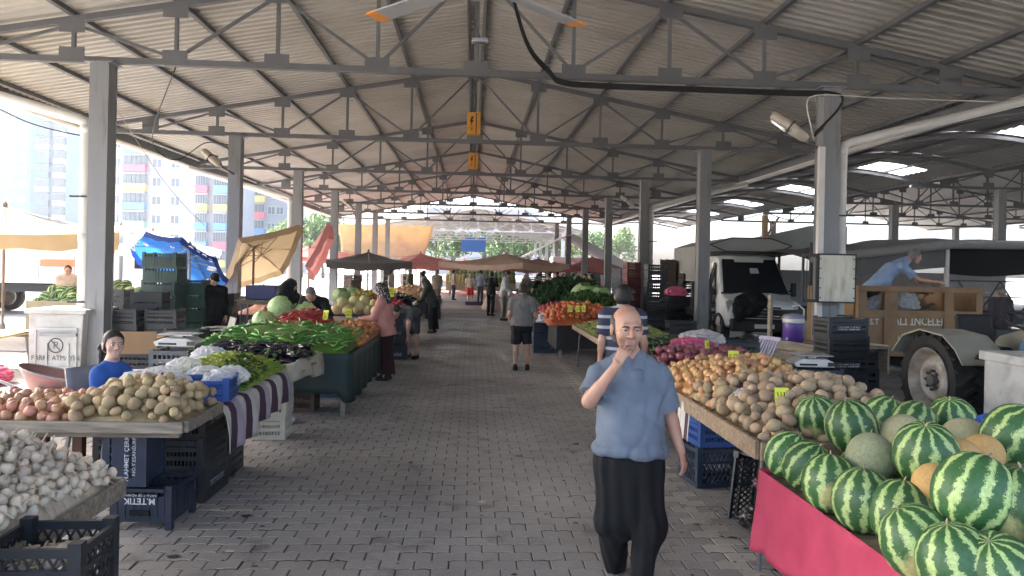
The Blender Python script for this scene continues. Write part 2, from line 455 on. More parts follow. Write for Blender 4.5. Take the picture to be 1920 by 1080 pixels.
# ---------------------------------------------------------------- hall on the right and the arched canopy between
W2 = 25.0
for i, y in enumerate(YTR[1:8]):
    truss(W2, y, TP, 'dark roof truss of the neighbouring hall, %s from the near end' % NTH[i], 'roof trusses of the neighbouring hall')
    column(W2 - CX, y, 'grey column of the neighbouring hall, %s from the near end' % NTH[i], 'columns of the neighbouring hall')
    if i > 2: column(W2 + CX, y, 'far side column of the neighbouring hall, %s from the near end' % NTH[i], 'columns of the neighbouring hall')
roof2 = thing('neighbouring_roof', 'gabled metal roof of the neighbouring hall on the right', 'roof', (W2, 0, 0))
purlins(roof2, [0.16, 3.24, 6.48, 9.3], YS, YE, STEEL)
for i in range(4):
    y0, y1 = YS + (YE - YS) * i / 4, YS + (YE - YS) * (i + 1) / 4
    for s in (-1, 1): sheet('roof_sheet', roof2, s, 0.02, 9.5, y0, y1 - .001, SHEET2)
roof4 = thing('outer_roof', 'gabled metal roof of the farthest hall on the right', 'roof', (W2 + 19.6, 0, 0))
for i in range(4):
    y0, y1 = YS + (YE - YS) * i / 4, YS + (YE - YS) * (i + 1) / 4
    for s in (-1, 1): sheet('roof_sheet', roof4, s, 0.02, 9.6, y0, y1 - .001, SHEET2)
for i, y in enumerate(YTR[4:8]):
    truss(W2 + 19.6, y, TP, 'roof truss of the farthest right hall, %s from its near end' % NTH[i], 'roof trusses of the farthest right hall')
    column(W2 + 19.6 - CX, y, 'column of the farthest right hall, %s from the near end' % NTH[i], 'columns of the farthest right hall')
canopy = thing('arched_canopy', 'arched metal canopy with skylights between the two halls', 'canopy', (0, 0, 0))
XA0, XA1 = 9.72, 15.4
def zarch(u): return 5.12 + .38 * math.sin(math.pi * u)
YC = [-2.3 + 3.4 * i for i in range(18)]
for i, y in enumerate(YC):
    b = MB(); pts = [(XA0 + (XA1 - XA0) * k / 12, y, zarch(k / 12) - .05) for k in range(13)]
    for k in range(12): b.bar(pts[k], pts[k + 1], .07, .09)
    b.build('arch_rib', STEEL, canopy)
for u in (0.0, .25, .5, .75, 1.0):
    b = MB(); b.bar((XA0 + (XA1 - XA0) * u, YC[0], zarch(u) + .03), (XA0 + (XA1 - XA0) * u, YC[-1], zarch(u) + .03), .05, .07); b.build('canopy_purlin', STEEL, canopy)
for i in range(17):
    y0, y1 = YC[i], YC[i + 1]
    segs = [(0, 1, SHEET2, y0, y0 + 2.2)]
    sky_u = (.60, .88)
    for (ya, yb, us) in ((y0, y0 + 1.9, [(0, 1, 0)]), (y0 + 1.9, y1, [(0, sky_u[0], 0), (sky_u[0], sky_u[1], i % 2), (sky_u[1], 1, 0)])):
        for (ua, ub, sk) in us:
            b = MB(); n = 3 if ub - ua < .5 else 9
            ny = max(2, int((yb - ya) / .28) * 2)
            b.grid(n, ny, lambda a, c, ua=ua, ub=ub, ya=ya, yb=yb, ny=ny: (XA0 + (XA1 - XA0) * (ua + (ub - ua) * a), ya + (yb - ya) * c, zarch(ua + (ub - ua) * a) + .07 + (.035 if round(c * ny) % 2 else 0)))
            b.build('skylight' if sk else 'canopy_sheet', SKYL if sk else SHEET2, canopy)

# ---------------------------------------------------------------- white-trussed hall beyond the far end
Y3 = YTR[8] + 15.0
for i in range(5):
    y = Y3 + 7.5 * i
    truss(0.5, y, TPW, 'white painted truss of the far hall, %s from its near end' % NTH[i], 'white trusses of the far hall')
    for s in (-1, 1): column(0.5 + s * 7.8, y, 'pale column of the far hall on its %s, %s from the near end' % ('left' if s < 0 else 'right', NTH[i]), 'columns of the far hall', m=STEELW)
roof3 = thing('far_roof', 'pale metal roof of the hall beyond the end of the aisle', 'roof', (0.5, Y3 - 1, 0))
for s in (-1, 1):
    for k in range(2): sheet('roof_sheet', roof3, s, 0.02, 10, k * 16, k * 16 + 15.99, SHEET)
# ================================================================ crates, tables, produce
PLB = mat('plastic_black', (0.022, 0.025, 0.030), .42, .2, 5, orand=.25)
PLN = mat('plastic_navy', (0.018, 0.030, 0.055), .42, .2, 5, orand=.2)
PLG = mat('plastic_dark_green', (0.022, 0.055, 0.045), .42, .2, 5, orand=.2)
PLU = mat('plastic_blue', (0.025, 0.075, 0.27), .4, .15, 5)
PLW = mat('plastic_cream', (0.50, 0.47, 0.40), .5, .15, 5)
PLR = mat('plastic_brown', (0.075, 0.045, 0.03), .5, .2, 5)
PLY = mat('plastic_grey', (0.13, 0.135, 0.14), .5, .15, 5)
INK = mat('white_print', (0.62, 0.64, 0.66), .6, .1)
def crate_mesh(L, W, H, style, m, key):
    """L along x, W along y; one moulding with posts, rims and open lattice"""
    b = MB(); t = .018; pc = .05
    for sx in (-1, 1):
        for sy in (-1, 1):
            b.bb(sx * L / 2 - (pc if sx > 0 else 0), sx * L / 2 + (pc if sx < 0 else 0), sy * W / 2 - (pc if sy > 0 else 0), sy * W / 2 + (pc if sy < 0 else 0), 0 if style != 'foot' else -.05, H + .02)
    def wall(a0, a1, fixed, axis):
        def bx(u0, u1, z0, z1, th=t, o=0):
            if axis == 'x': b.bb(u0, u1, fixed - th / 2 + o, fixed + th / 2 + o, z0, z1)
            else: b.bb(fixed - th / 2 + o, fixed + th / 2 + o, u0, u1, z0, z1)
        n = max(4, int((a1 - a0) / .055))
        if style == 'lattice':
            bx(a0, a1, 0, .04); bx(a0, a1, H - .035, H); bx(a0, a1, H * .62, H * .62 + .02)
            nn = int((a1 - a0) / .045); zt, zb = H - .03, .035
            for i in range(-2, nn + 3):
                for s in (-1, 1):
                    u0 = a0 + i * .045; u1 = u0 + s * (zt - zb) * .55
                    p, q = (u0, zb), (u1, zt)
                    def clip(p, q):
                        (x0, y0), (x1, y1) = p, q
                        if (x0 < a0 and x1 < a0) or (x0 > a1 and x1 > a1): return None
                        pts = []
                        for (xa, ya), (xb, yb) in (((x0, y0), (x1, y1)), ((x1, y1), (x0, y0))):
                            if xa < a0: f = (a0 - xa) / (xb - xa); xa, ya = a0, ya + f * (yb - ya)
                            elif xa > a1: f = (a1 - xa) / (xb - xa); xa, ya = a1, ya + f * (yb - ya)
                            pts.append((xa, ya))
                        return pts
                    c = clip(p, q)
                    if c:
                        (x0, y0), (x1, y1) = c
                        if abs(x1 - x0) + abs(y1 - y0) < .01: continue
                        A = (x0, fixed, y0) if axis == 'x' else (fixed, x0, y0); B_ = (x1, fixed, y1) if axis == 'x' else (fixed, x1, y1)
                        b.bar(A, B_, .009, .007, Vector((0, 1, 0)) if axis == 'x' else Vector((1, 0, 0)))
        elif style == 'panel' or style == 'foot':
            long = (a1 - a0) > .45
            bx(a0, a1, 0, H * .30); bx(a0, a1, H * .42, H * .80 if not long else H * .62); bx(a0, a1, H - .05, H, t * 1.5)
            for i in range(n + 1):
                u = a0 + (a1 - a0) * i / n; bx(max(a0, u - .009), min(a1, u + .009), H * .30, H - .05, t * .9)
            bx(a0, a1, .0, .03, t * 1.6)
        elif style == 'slot':
            for z0, z1 in ((0, .05), (H * .36, H * .36 + .035), (H * .64, H * .64 + .035), (H - .045, H)): bx(a0, a1, z0, z1, t * 1.25)
            for i in range(n * 2 + 1):
                u = a0 + (a1 - a0) * i / (n * 2); bx(max(a0, u - .006), min(a1, u + .006), .05, H - .045, t * .8)
        elif style == 'solid':
            bx(a0, a1, 0, H * .76); bx(a0, a1, H * .90, H, t * 2.4)
            for i in range(n + 1): u = a0 + (a1 - a0) * i / n; bx(max(a0, u - .006), min(a1, u + .006), .03, H * .9, t * 1.6)
    e = pc
    wall(-L / 2 + e, L / 2 - e, -W / 2 + t / 2, 'x'); wall(-L / 2 + e, L / 2 - e, W / 2 - t / 2, 'x')
    wall(-W / 2 + e, W / 2 - e, -L / 2 + t / 2, 'y'); wall(-W / 2 + e, W / 2 - e, L / 2 - t / 2, 'y')
    b.bb(-L / 2 + .01, L / 2 - .01, -W / 2 + .01, W / 2 - .01, .012, .022)
    return b.mesh('crate', m)
CM = {}
def marks(name, parent, loc, w, h, seed, m=None, rows=2, tilt=0.0, gap=.3):
    """worn, no longer legible print: rows of short strokes"""
    rr = random.Random(seed); b = MB(); q = Matrix.Rotation(tilt, 3, 'X')
    for r_ in range(rows):
        x = -w / 2; hh = h / rows * .7; z0 = (rows / 2 - r_ - .5) * h / rows
        while x < w / 2:
            s = hh * rr.uniform(.25, .6); k = rr.randrange(3)
            if rr.random() < .86:
                for (u0, u1, v0, v1) in (((0, .3, -.5, .5), (.6, 1, -.5, .5)), ((0, .3, -.5, .5), (0, 1, .3, .5), (0, 1, -.5, -.3)), ((.3, .7, -.5, .5),))[k]:
                    b.add([q @ Vector((x + s * u, 0, z0 + hh * v)) + Vector(loc) for u, v in ((u0, v0), (u1, v0), (u1, v1), (u0, v1))], [(0, 1, 2, 3)])
            x += s * (1 + gap) 
    return b.build(name, m or INK, parent)
def cmesh(L, W, H, style, m):
    k = (L, W, H, style, m.name)
    if k not in CM: CM[k] = crate_mesh(L, W, H, style, m, k)
    return CM[k]
def crate(loc, label, m=PLB, dims=(.58, .38, .26), style='panel', rz=0, group=None, rot=None, print_=None):
    o = link('crate', cmesh(*dims, style, m), None, loc, rz, rot); tag(o, label, 'crate', group)
    if print_:
        for face in ((-1,) if len(print_) < 4 else print_[3]):
            marks('printed_marks', o, (0, -dims[1] / 2 - .003, dims[2] * print_[2]), .55 * dims[0], print_[1], len(print_[0]) + int(dims[2] * 100))
    return o
def stack(x, y, n, base, m=PLB, dims=(.58, .38, .26), style='panel', rz=0, group=None, z0=0, pr=None, jit=.015):
    for i in range(n):
        rr = random.Random(hash((round(x, 2), round(y, 2), i)) & 0xffff) if False else random.Random(int(x * 1000) * 31 + int(y * 1000) * 7 + i)
        crate((x + rr.uniform(-jit, jit), y + rr.uniform(-jit, jit), z0 + i * dims[2]), ('%s, %s' % (base, ORD[i])) if n > 1 else base, m, dims, style, rz + rr.uniform(-.03, .03), group or base, print_=pr if (pr and i % 2 == 0) else None)
WOOD = mat('plank_wood', (0.36, 0.27, 0.18), .8, .25, 3, .3, 40, col2=(0.25, 0.18, 0.12), mixscale=7, aniso=(.6, 6, 6), orand=.15)
WOODG = mat('plank_weathered', (0.33, 0.28, 0.21), .85, .25, 3, .3, 40, col2=(0.20, 0.17, 0.13), mixscale=7, aniso=(.6, 6, 6), orand=.15)
LEGM = mat('table_leg_metal', (0.16, 0.16, 0.16), .5, .2, 6, metal=.6)
def table(label, x0, x1, y0, y1, z, legs=True, m=WOOD, lip=.06, planks=5, group=None, along='y', metal=True):
    """board table: planks, raised lip boards, folding legs"""
    t = thing('market_table', label, 'table', ((x0 + x1) / 2, (y0 + y1) / 2, 0), 0, group)
    cx, cy = (x0 + x1) / 2, (y0 + y1) / 2; hx, hy = (x1 - x0) / 2, (y1 - y0) / 2
    rr = random.Random(int(abs(x0) * 99 + abs(y0) * 77))
    for i in range(planks):
        b = MB()
        if along == 'y': w = 2 * hx / planks; b.bb(-hx + i * w + .004, -hx + (i + 1) * w - .004, -hy + rr.uniform(-.02, .02), hy + rr.uniform(-.02, .02), z - .03, z + rr.uniform(-.004, .003))
        else: w = 2 * hy / planks; b.bb(-hx + rr.uniform(-.02, .02), hx + rr.uniform(-.02, .02), -hy + i * w + .004, -hy + (i + 1) * w - .004, z - .03, z + rr.uniform(-.004, .003))
        b.build('plank', m, t, bevel=.003)
    if lip:
        for (a, c, d, e) in ((-hx, hx, -hy - .03, -hy), (-hx, hx, hy, hy + .03), (-hx - .03, -hx, -hy, hy), (hx, hx + .03, -hy, hy)):
            b = MB(); b.bb(a, c, d, e, z - .045, z + lip + rr.uniform(-.008, .008)); b.build('edge_board', m, t, bevel=.004)
    for s in (-1, 1):
        b = MB(); b.bb(-hx + .05, hx - .05, s * hy * .8 - .025, s * hy * .8 + .025, z - .09, z - .031); b.build('batten', m, t)
    if legs:
        for sx in (-1, 1):
            for sy in (-1, 1):
                b = MB(); X, Y = sx * (hx - .1), sy * (hy - .2)
                if metal: b.tube([(X, Y - .0, z - .09), (X + sx * .03, Y + .18 * sy * .3, 0.0)], .016, 8)
                else: b.bb(X - .035, X + .035, Y - .035, Y + .035, 0, z - .09)
                b.build('leg', LEGM if metal else m, t)
        if metal:
            for sy in (-1, 1): b = MB(); b.tube([(-hx + .1, sy * (hy - .18), z * .45), (hx - .1, sy * (hy - .18), z * .45)], .011, 6); b.build('cross_bar', LEGM, t)
    return t
# ---------------------------------------------------------------- produce shapes
def blob(r, sub=2, amp=.06, fr=2.3, seed=0, sq=(1, 1, 1), fn=None):
    bm = bmesh.new(); bmesh.ops.create_icosphere(bm, subdivisions=sub, radius=1)
    rr = random.Random(seed); ph = [rr.uniform(0, 6.28) for _ in range(9)]
    vs = []
    for v in bm.verts:
        p = v.co.copy(); d = 1 + amp * (math.sin(p.x * fr + ph[0]) + math.sin(p.y * fr + ph[1]) + math.sin(p.z * fr + ph[2]) + .6 * math.sin(p.x * fr * 1.9 + p.y * 2 + ph[3])) / 2
        p = Vector((p.x * sq[0], p.y * sq[1], p.z * sq[2])) * d * r
        if fn: p = fn(p)
        v.co = p
    return bm
def bm_mesh(bm, name, mats, smooth=True):
    me = bpy.data.meshes.new(name); bm.to_mesh(me); bm.free()
    for m in (mats if isinstance(mats, (list, tuple)) else [mats]): me.materials.append(m)
    if smooth: me.polygons.foreach_set('use_smooth', [True] * len(me.polygons))
    return me
POT = mat('potato_skin', (0.46, 0.34, 0.185), .75, .18, 14, .25, 120, orand=.26, hrand=.012, col2=(0.34, 0.235, 0.12), mixscale=16, mixpos=.62)
POTB = mat('potato_dusty', (0.43, 0.325, 0.205), .8, .2, 14, .3, 120, orand=.26, hrand=.012, col2=(0.31, 0.21, 0.125), mixscale=16, mixpos=.6)
ONI = mat('onion_skin', (0.50, 0.265, 0.10), .38, .2, 9, .1, 60, orand=.22, hrand=.018, aniso=(1, 1, .15), col2=(0.60, 0.38, 0.18), mixscale=14)
ONP = mat('onion_pinkish', (0.50, 0.23, 0.13), .45, .2, 9, .1, 60, orand=.2, hrand=.02, aniso=(1, 1, .15), col2=(0.58, 0.34, 0.22), mixscale=14)
ONR = mat('onion_red', (0.13, 0.022, 0.040), .35, .3, 9, .1, 60, orand=.3, hrand=.015, aniso=(1, 1, .15), col2=(0.28, 0.10, 0.11), mixscale=12)
GAR = mat('garlic_skin', (0.60, 0.505, 0.385), .7, .2, 26, .3, 90, orand=.24, hrand=.012, aniso=(1, 1, .2), col2=(0.52, 0.40, 0.32), mixscale=24, mixpos=.6, sub=.1)
STEMM = mat('dry_stem', (0.42, 0.33, 0.21), .9, .25, 30, orand=.25)
PEP = mat('pepper_green', (0.075, 0.22, 0.028), .3, .25, 12, .05, 40, orand=.35, hrand=.03)
PEPR = mat('pepper_red', (0.32, 0.020, 0.018), .28, .25, 10, orand=.3, hrand=.015)
PEPS = mat('pepper_stem', (0.10, 0.20, 0.04), .6, .2, 20)
EGG = mat('aubergine_skin', (0.014, 0.008, 0.016), .22, .25, 6, orand=.35)
EGGC = mat('aubergine_cap', (0.07, 0.14, 0.04), .7, .2, 20)
BEAN = mat('bean_green', (0.22, 0.30, 0.045), .5, .25, 20, orand=.3, hrand=.03)
TOM = mat('tomato_skin', (0.48, 0.075, 0.030), .25, .15, 6, orand=.2, hrand=.02)
CAB = mat('cabbage_leaf', (0.30, 0.44, 0.16), .5, .18, 6, .15, 30, orand=.1, col2=(0.42, 0.55, 0.26), mixscale=5)
MEL = mat('melon_skin', (0.56, 0.46, 0.22), .7, .12, 5, .2, 30, orand=.12, hrand=.02)
LEAF = mat('leafy_green', (0.045, 0.12, 0.020), .5, .3, 12, orand=.35, hrand=.02, trans=.15)
LEAFD = mat('leafy_dark', (0.020, 0.045, 0.014), .5, .3, 12, orand=.35)
def potato_meshes(m, k=5): return [bm_mesh(blob(1, 3, .10, 2.2, 11 + i, (1.28 - .07 * i, .92, .84)), 'potato', m) for i in range(k)]
def onion_mesh(m, i=0, flat=.92, sub=14):
    b = MB(); prof = [(.02, -.93), (.18, -.90), (.5, -.78), (.82, -.45), (1.0, -.02), (.93, .36), (.66, .68), (.32, .86), (.14, 1.0), (.07, 1.28), (.10, 1.42)]
    b.lathe([(r, z * flat) for r, z in prof], sub, wob=lambda a, k: 1 + .03 * math.sin(3 * a + i + k * .3)); 
    for q in range(5): a = q * 1.26; b.tube([(0.03 * math.cos(a), .03 * math.sin(a), -.86), (.12 * math.cos(a), .12 * math.sin(a), -1.04)], .025, 3)
    return b.mesh('onion', m, True)
def garlic_mesh(i):
    b = MB(); k = 7 + i % 3
    prof = [(.06, -.72), (.42, -.78), (.80, -.60), (1.0, -.22), (.96, .12), (.70, .46), (.36, .72), (.17, .95), (.12, 1.3), (.10, 1.9 + .3 * (i % 2)), (.06, 2.0 + .3 * (i % 2))]
    b.lathe(prof, 28, wob=lambda a, q: 1 + (.10 if 0 < q < 7 else 0) * (abs(math.sin(a * k / 2 + i)) - .6)); b.cm = 1
    for q in range(8): a = q * .785; b.tube([(.05 * math.cos(a), .05 * math.sin(a), -.7), (.22 * math.cos(a), .22 * math.sin(a), -.98)], .02, 3)
    return b.mesh('garlic_bulb', [GAR, STEMM], True)
def pepper_mesh(m, i, L=1.0, w=.085, bent=.25):
    b = MB(); n = 8; pts = []; rs = []
    rr = random.Random(i); c = rr.uniform(-bent, bent)
    for k in range(n + 1):
        t = k / n; pts.append((t * L - L / 2, c * (4 * t * (1 - t)) * L, .05 * math.sin(t * 5 + i))); rs.append(w * L * (1.0 - .1 * t if t < .55 else max(.06, (1 - t) / .45 * .95)) * (.75 if k == 0 else 1))
    b.tube(pts, rs, 8); b.cm = 1
    b.tube([pts[0], (pts[0][0] - .05 * L, pts[0][1], .02), (pts[0][0] - .14 * L, pts[0][1] + .03, .05)], [w * .8 * L, .028 * L, .022 * L], 6)
    return b.mesh('pepper', [m, PEPS], True)
def egg_mesh(i, L=1.0):
    b = MB(); n = 9; pts = []; rs = []; c = random.Random(i).uniform(-.3, .3)
    for k in range(n + 1): t = k / n; pts.append((t - .5, c * 4 * t * (1 - t), 0)); rs.append(.03 + .15 * math.sin(math.pi * min(1, (t ** .75))) ** .7 * (1 - .2 * (1 - t)))
    b.tube(pts, rs, 10); b.cm = 1; b.tube([(-.52, 0, 0), (-.42, .02 * c, 0)], [.06, .13], 8); b.tube([(-.52, 0, 0), (-.66, .03, .03)], [.03, .025], 6)
    return b.mesh('aubergine', [EGG, EGGC], True)
def cabbage_mesh(i, m=CAB):
    b = MB(); rr = random.Random(i)
    b.lathe([(.05, -.78), (.55, -.66), (.86, -.25), (.9, .15), (.72, .5), (.4, .7), (.05, .78)], 20)
    for k in range(9):      # wrapping outer leaves with ruffled edges
        a0 = k * 2.4 + rr.uniform(-.3, .3); tilt = rr.uniform(.0, .35); wd = rr.uniform(.7, 1.05); rad = .93 + .018 * k
        def fn(u, v, a0=a0, tilt=tilt, wd=wd, rad=rad, k=k):
            a = a0 + (u - .5) * 2 * wd * (1 - .35 * abs(v - .5)); el = -1.1 + v * (1.9 + tilt)
            rr_ = rad + (.05 + .10 * v * (k > 5)) * (v ** 3) + .02 * math.sin(u * 17 + k) * v + .03 * abs(u - .5) * 2
            return (rr_ * math.cos(el) * math.cos(a), rr_ * math.cos(el) * math.sin(a), rr_ * math.sin(el) * .88)
        b.grid(10, 8, fn)
    return b.mesh('cabbage', m, True)
def spots(n, x0, x1, y0, y1, zf, r, seed=0, tries=14, base=None):
    """rest round items on a heap: each new one takes the lowest of several free places; zf(x,y) = heap surface"""
    rr = random.Random(seed); P = []; cell = {}
    cs = 2 * r
    for i in range(n):
        best = None
        for _ in range(tries):
            x, y = rr.uniform(x0, x1), rr.uniform(y0, y1); zz = zf(x, y)
            if zz is None: continue
            z = zz + r * .55; gx, gy = int(x // cs), int(y // cs)
            for a in (-1, 0, 1):
                for c in (-1, 0, 1):
                    for (X, Y, Z) in cell.get((gx + a, gy + c), ()):
                        d2 = (X - x) ** 2 + (Y - y) ** 2
                        if d2 < (1.86 * r) ** 2: z = max(z, Z + math.sqrt((1.86 * r) ** 2 - d2))
            over = z - zz
            if best is None or over < best[0]: best = (over, x, y, z)
        if best is None or best[0] > 3.0 * r: continue
        _, x, y, z = best; P.append((x, y, z)); cell.setdefault((int(x // cs), int(y // cs)), []).append((x, y, z))
    return P
def mound(x0, x1, y0, y1, z0, hgt, pw=.8, edge=.0, seed=0, ridge=None):
    """heap surface over a rectangle, higher in the middle; returns zf"""
    rr = random.Random(seed); ph = [rr.uniform(0, 6.28) for _ in range(4)]
    def zf(x, y):
        u, v = (x - x0) / (x1 - x0) * 2 - 1, (y - y0) / (y1 - y0) * 2 - 1
        if abs(u) > 1 or abs(v) > 1: return None
        e = (max(0, 1 - abs(u) ** 2.4) * max(0, 1 - abs(v) ** 2.4)) ** pw
        return z0 + edge + hgt * e * (1 + .12 * math.sin(x * 7 + ph[0]) * math.sin(y * 6 + ph[1]))
    return zf
def heap_mesh(name, zf, x0, x1, y0, y1, m, label, drop=.0, n=22):
    b = MB(); nx, ny = n, n
    b.grid(nx, ny, lambda a, c: (x0 + (x1 - x0) * a, y0 + (y1 - y0) * c, (zf(x0 + (x1 - x0) * min(.999, max(.001, a)), y0 + (y1 - y0) * min(.999, max(.001, c))) or 0) - drop))
    o = b.build(name, m, None, True); return tag(o, label, kind='stuff')
def strew(name, meshes, P, r, label, cat, grp, seed=0, upright=.0, svar=.22, flat=False, maxn=300, join=False):
    rr = random.Random(seed)
    if join:
        b = MB()
        for (x, y, z) in P:
            me = meshes[rr.randrange(len(meshes))]; q = Euler((rr.gauss(0, .7), rr.gauss(0, .7), rr.uniform(0, 6.28))).to_matrix() * (r * rr.uniform(.85, 1.15))
            b.add([q @ v.co + Vector((x, y, z)) for v in me.vertices], [tuple(p.vertices) for p in me.polygons])
        tag(b.build(name + '_pile', meshes[0].materials[0], None, True), 'pile of ' + label, kind='stuff'); return
    for i, (x, y, z) in enumerate(P):
        s = r * (1 + rr.uniform(-svar, svar))
        if flat: rot = (rr.uniform(-.25, .25), rr.uniform(-.3, .3), rr.uniform(0, 6.28))
        elif upright: rot = (rr.gauss(0, upright), rr.gauss(0, upright), rr.uniform(0, 6.28))
        else: rot = (rr.uniform(0, 6.28), rr.uniform(-.7, .7), rr.uniform(0, 6.28))
        tag(link(name, meshes[rr.randrange(len(meshes))], None, (x, y, z), rot=rot, sc=s), label, cat, grp)
def heap_of(name, meshes, n, box, z0, hgt, r, label, cat, grp, m, seed=0, pw=.8, edge=.0, hl=None, zf=None, **kw):
    x0, x1, y0, y1 = box; zf = zf or mound(x0, x1, y0, y1, z0, hgt, pw, edge, seed)
    P = spots(n, x0 + r * .6, x1 - r * .6, y0 + r * .6, y1 - r * .6, zf, r, seed)
    strew(name, meshes, P, r, label, cat, grp, seed, **kw)
    heap_mesh(name + '_heap', zf, x0, x1, y0, y1, m, hl or ('lower layers of the ' + label), drop=r * .85)
    return zf
def sliver_heap(name, m, n, zf, box, L, w, label, seed=0, bent=.3, kind='stuff', taper=True, sides=4):
    """uncountable mass of thin pods or leaves lying on a heap, one joined mesh"""
    rr = random.Random(seed); b = MB(); x0, x1, y0, y1 = box
    for i in range(n):
        x, y = rr.uniform(x0, x1), rr.uniform(y0, y1); z = zf(x, y)
        if z is None: continue
        a = rr.uniform(0, 6.28); c = rr.uniform(-bent, bent); tl = rr.uniform(-.35, .35); l = L * rr.uniform(.7, 1.25)
        pts = []
        for k in range(5):
            t = k / 4 - .5; u = t * l; v = c * l * (.25 - t * t)
            pts.append((x + u * math.cos(a) - v * math.sin(a), y + u * math.sin(a) + v * math.cos(a), z + w + rr.uniform(0, .6) * w * 2 + tl * u))
        b.tube(pts, [w * q for q in ((.35, .9, 1, .9, .3) if taper else (1,) * 5)], sides)
    o = b.build(name, m, None, True); return tag(o, label, kind=kind)
def leaf_heap(name, m, n, zf, box, size, label, seed=0, parent=None):
    rr = random.Random(seed); b = MB(); x0, x1, y0, y1 = box
    for i in range(n):
        x, y = rr.uniform(x0, x1), rr.uniform(y0, y1); z = zf(x, y)
        if z is None: continue
        s = size * rr.uniform(.6, 1.3); q = Euler((rr.uniform(-.9, .9), rr.uniform(-.9, .9), rr.uniform(0, 6.28))).to_matrix()
        vs = [Vector((x, y, z + rr.uniform(0, size * .8))) + q @ Vector(p) * s for p in ((-.5, 0, 0), (-.15, -.2, .06), (.2, -.18, .08), (.55, 0, -.05), (.2, .18, .08), (-.15, .2, .06), (0, 0, 0))]
        b.add(vs, [(0, 1, 6), (1, 2, 6), (2, 3, 6), (3, 4, 6), (4, 5, 6), (5, 0, 6)])
    o = b.build(name, m, parent, True)
    return tag(o, label, kind='stuff')
def cloth_panel(name, fn, m, label, cat, nu=20, nv=12, thick=.004, parent=None):
    b = MB(); b.grid(nu, nv, fn); o = b.build(name, m, parent, True)
    md = o.modifiers.new('thickness', 'SOLIDIFY'); md.thickness = thick
    return tag(o, label, cat) if parent is None else o
def bag_mesh(seed, r=.16, m=None):
    """crumpled thin carrier bag"""
    rr = random.Random(seed); bm = bmesh.new(); bmesh.ops.create_icosphere(bm, subdivisions=4, radius=1)
    ph = [(Vector((rr.gauss(0, 1), rr.gauss(0, 1), rr.gauss(0, 1))) * rr.uniform(3, 9), rr.uniform(0, 6.28)) for _ in range(12)]
    for v in bm.verts:
        p = v.co; d = 1 + sum(.07 * abs(math.sin(p.dot(k) + o)) for k, o in ph) - .3
        q = p * d * r; q.z = q.z * .62 if q.z > -.2 * r else -.2 * r + (q.z + .2 * r) * .15; v.co = q
    return bm_mesh(bm, 'plastic_bag', m or BAG, False)
BAG = mat('bag_clear', (.74, .76, .78), .3, .06, 10, .3, 60, alpha=.62, trans=.35)
BAGP = mat('bag_pink', (.62, .13, .24), .35, .12, 10, .3, 60, trans=.3)
BAGB = mat('bag_blue', (.06, .16, .6), .35, .12, 10, .3, 60, trans=.3)
def bag(loc, label, m=None, r=.16, seed=1, sc=(1, 1, 1), rz=0):
    return tag(link('plastic_bag', bag_mesh(seed, r, m or BAG), None, loc, rz, sc=sc), label, 'bag')
TAGY = mat('price_card', (.72, .78, .06), .6, .05)
def price(loc, label, rz=0, tilt=-.25, s=1.0, txt='15'):
    t = thing('price_tag', label, 'price tag', loc, rz)
    b = MB(); q = Matrix.Rotation(tilt, 3, 'X'); b.box(q @ Vector((0, 0, .13 * s)), (.10 * s, .003, .15 * s), q); b.build('card', TAGY, t)
    b = MB(); b.cyl((0, .004, -.05), q @ Vector((0, .004, .12 * s)), .004, n=5); b.build('stick', WOOD, t)
    marks('pen_marks', t, tuple(q @ Vector((0, -.004, .13 * s))), .075 * s, .10 * s, int(abs(loc[0] * 100)), mat('ink_dark', (.05, .06, .03), .7, 0), 2, tilt, .5)
    return t
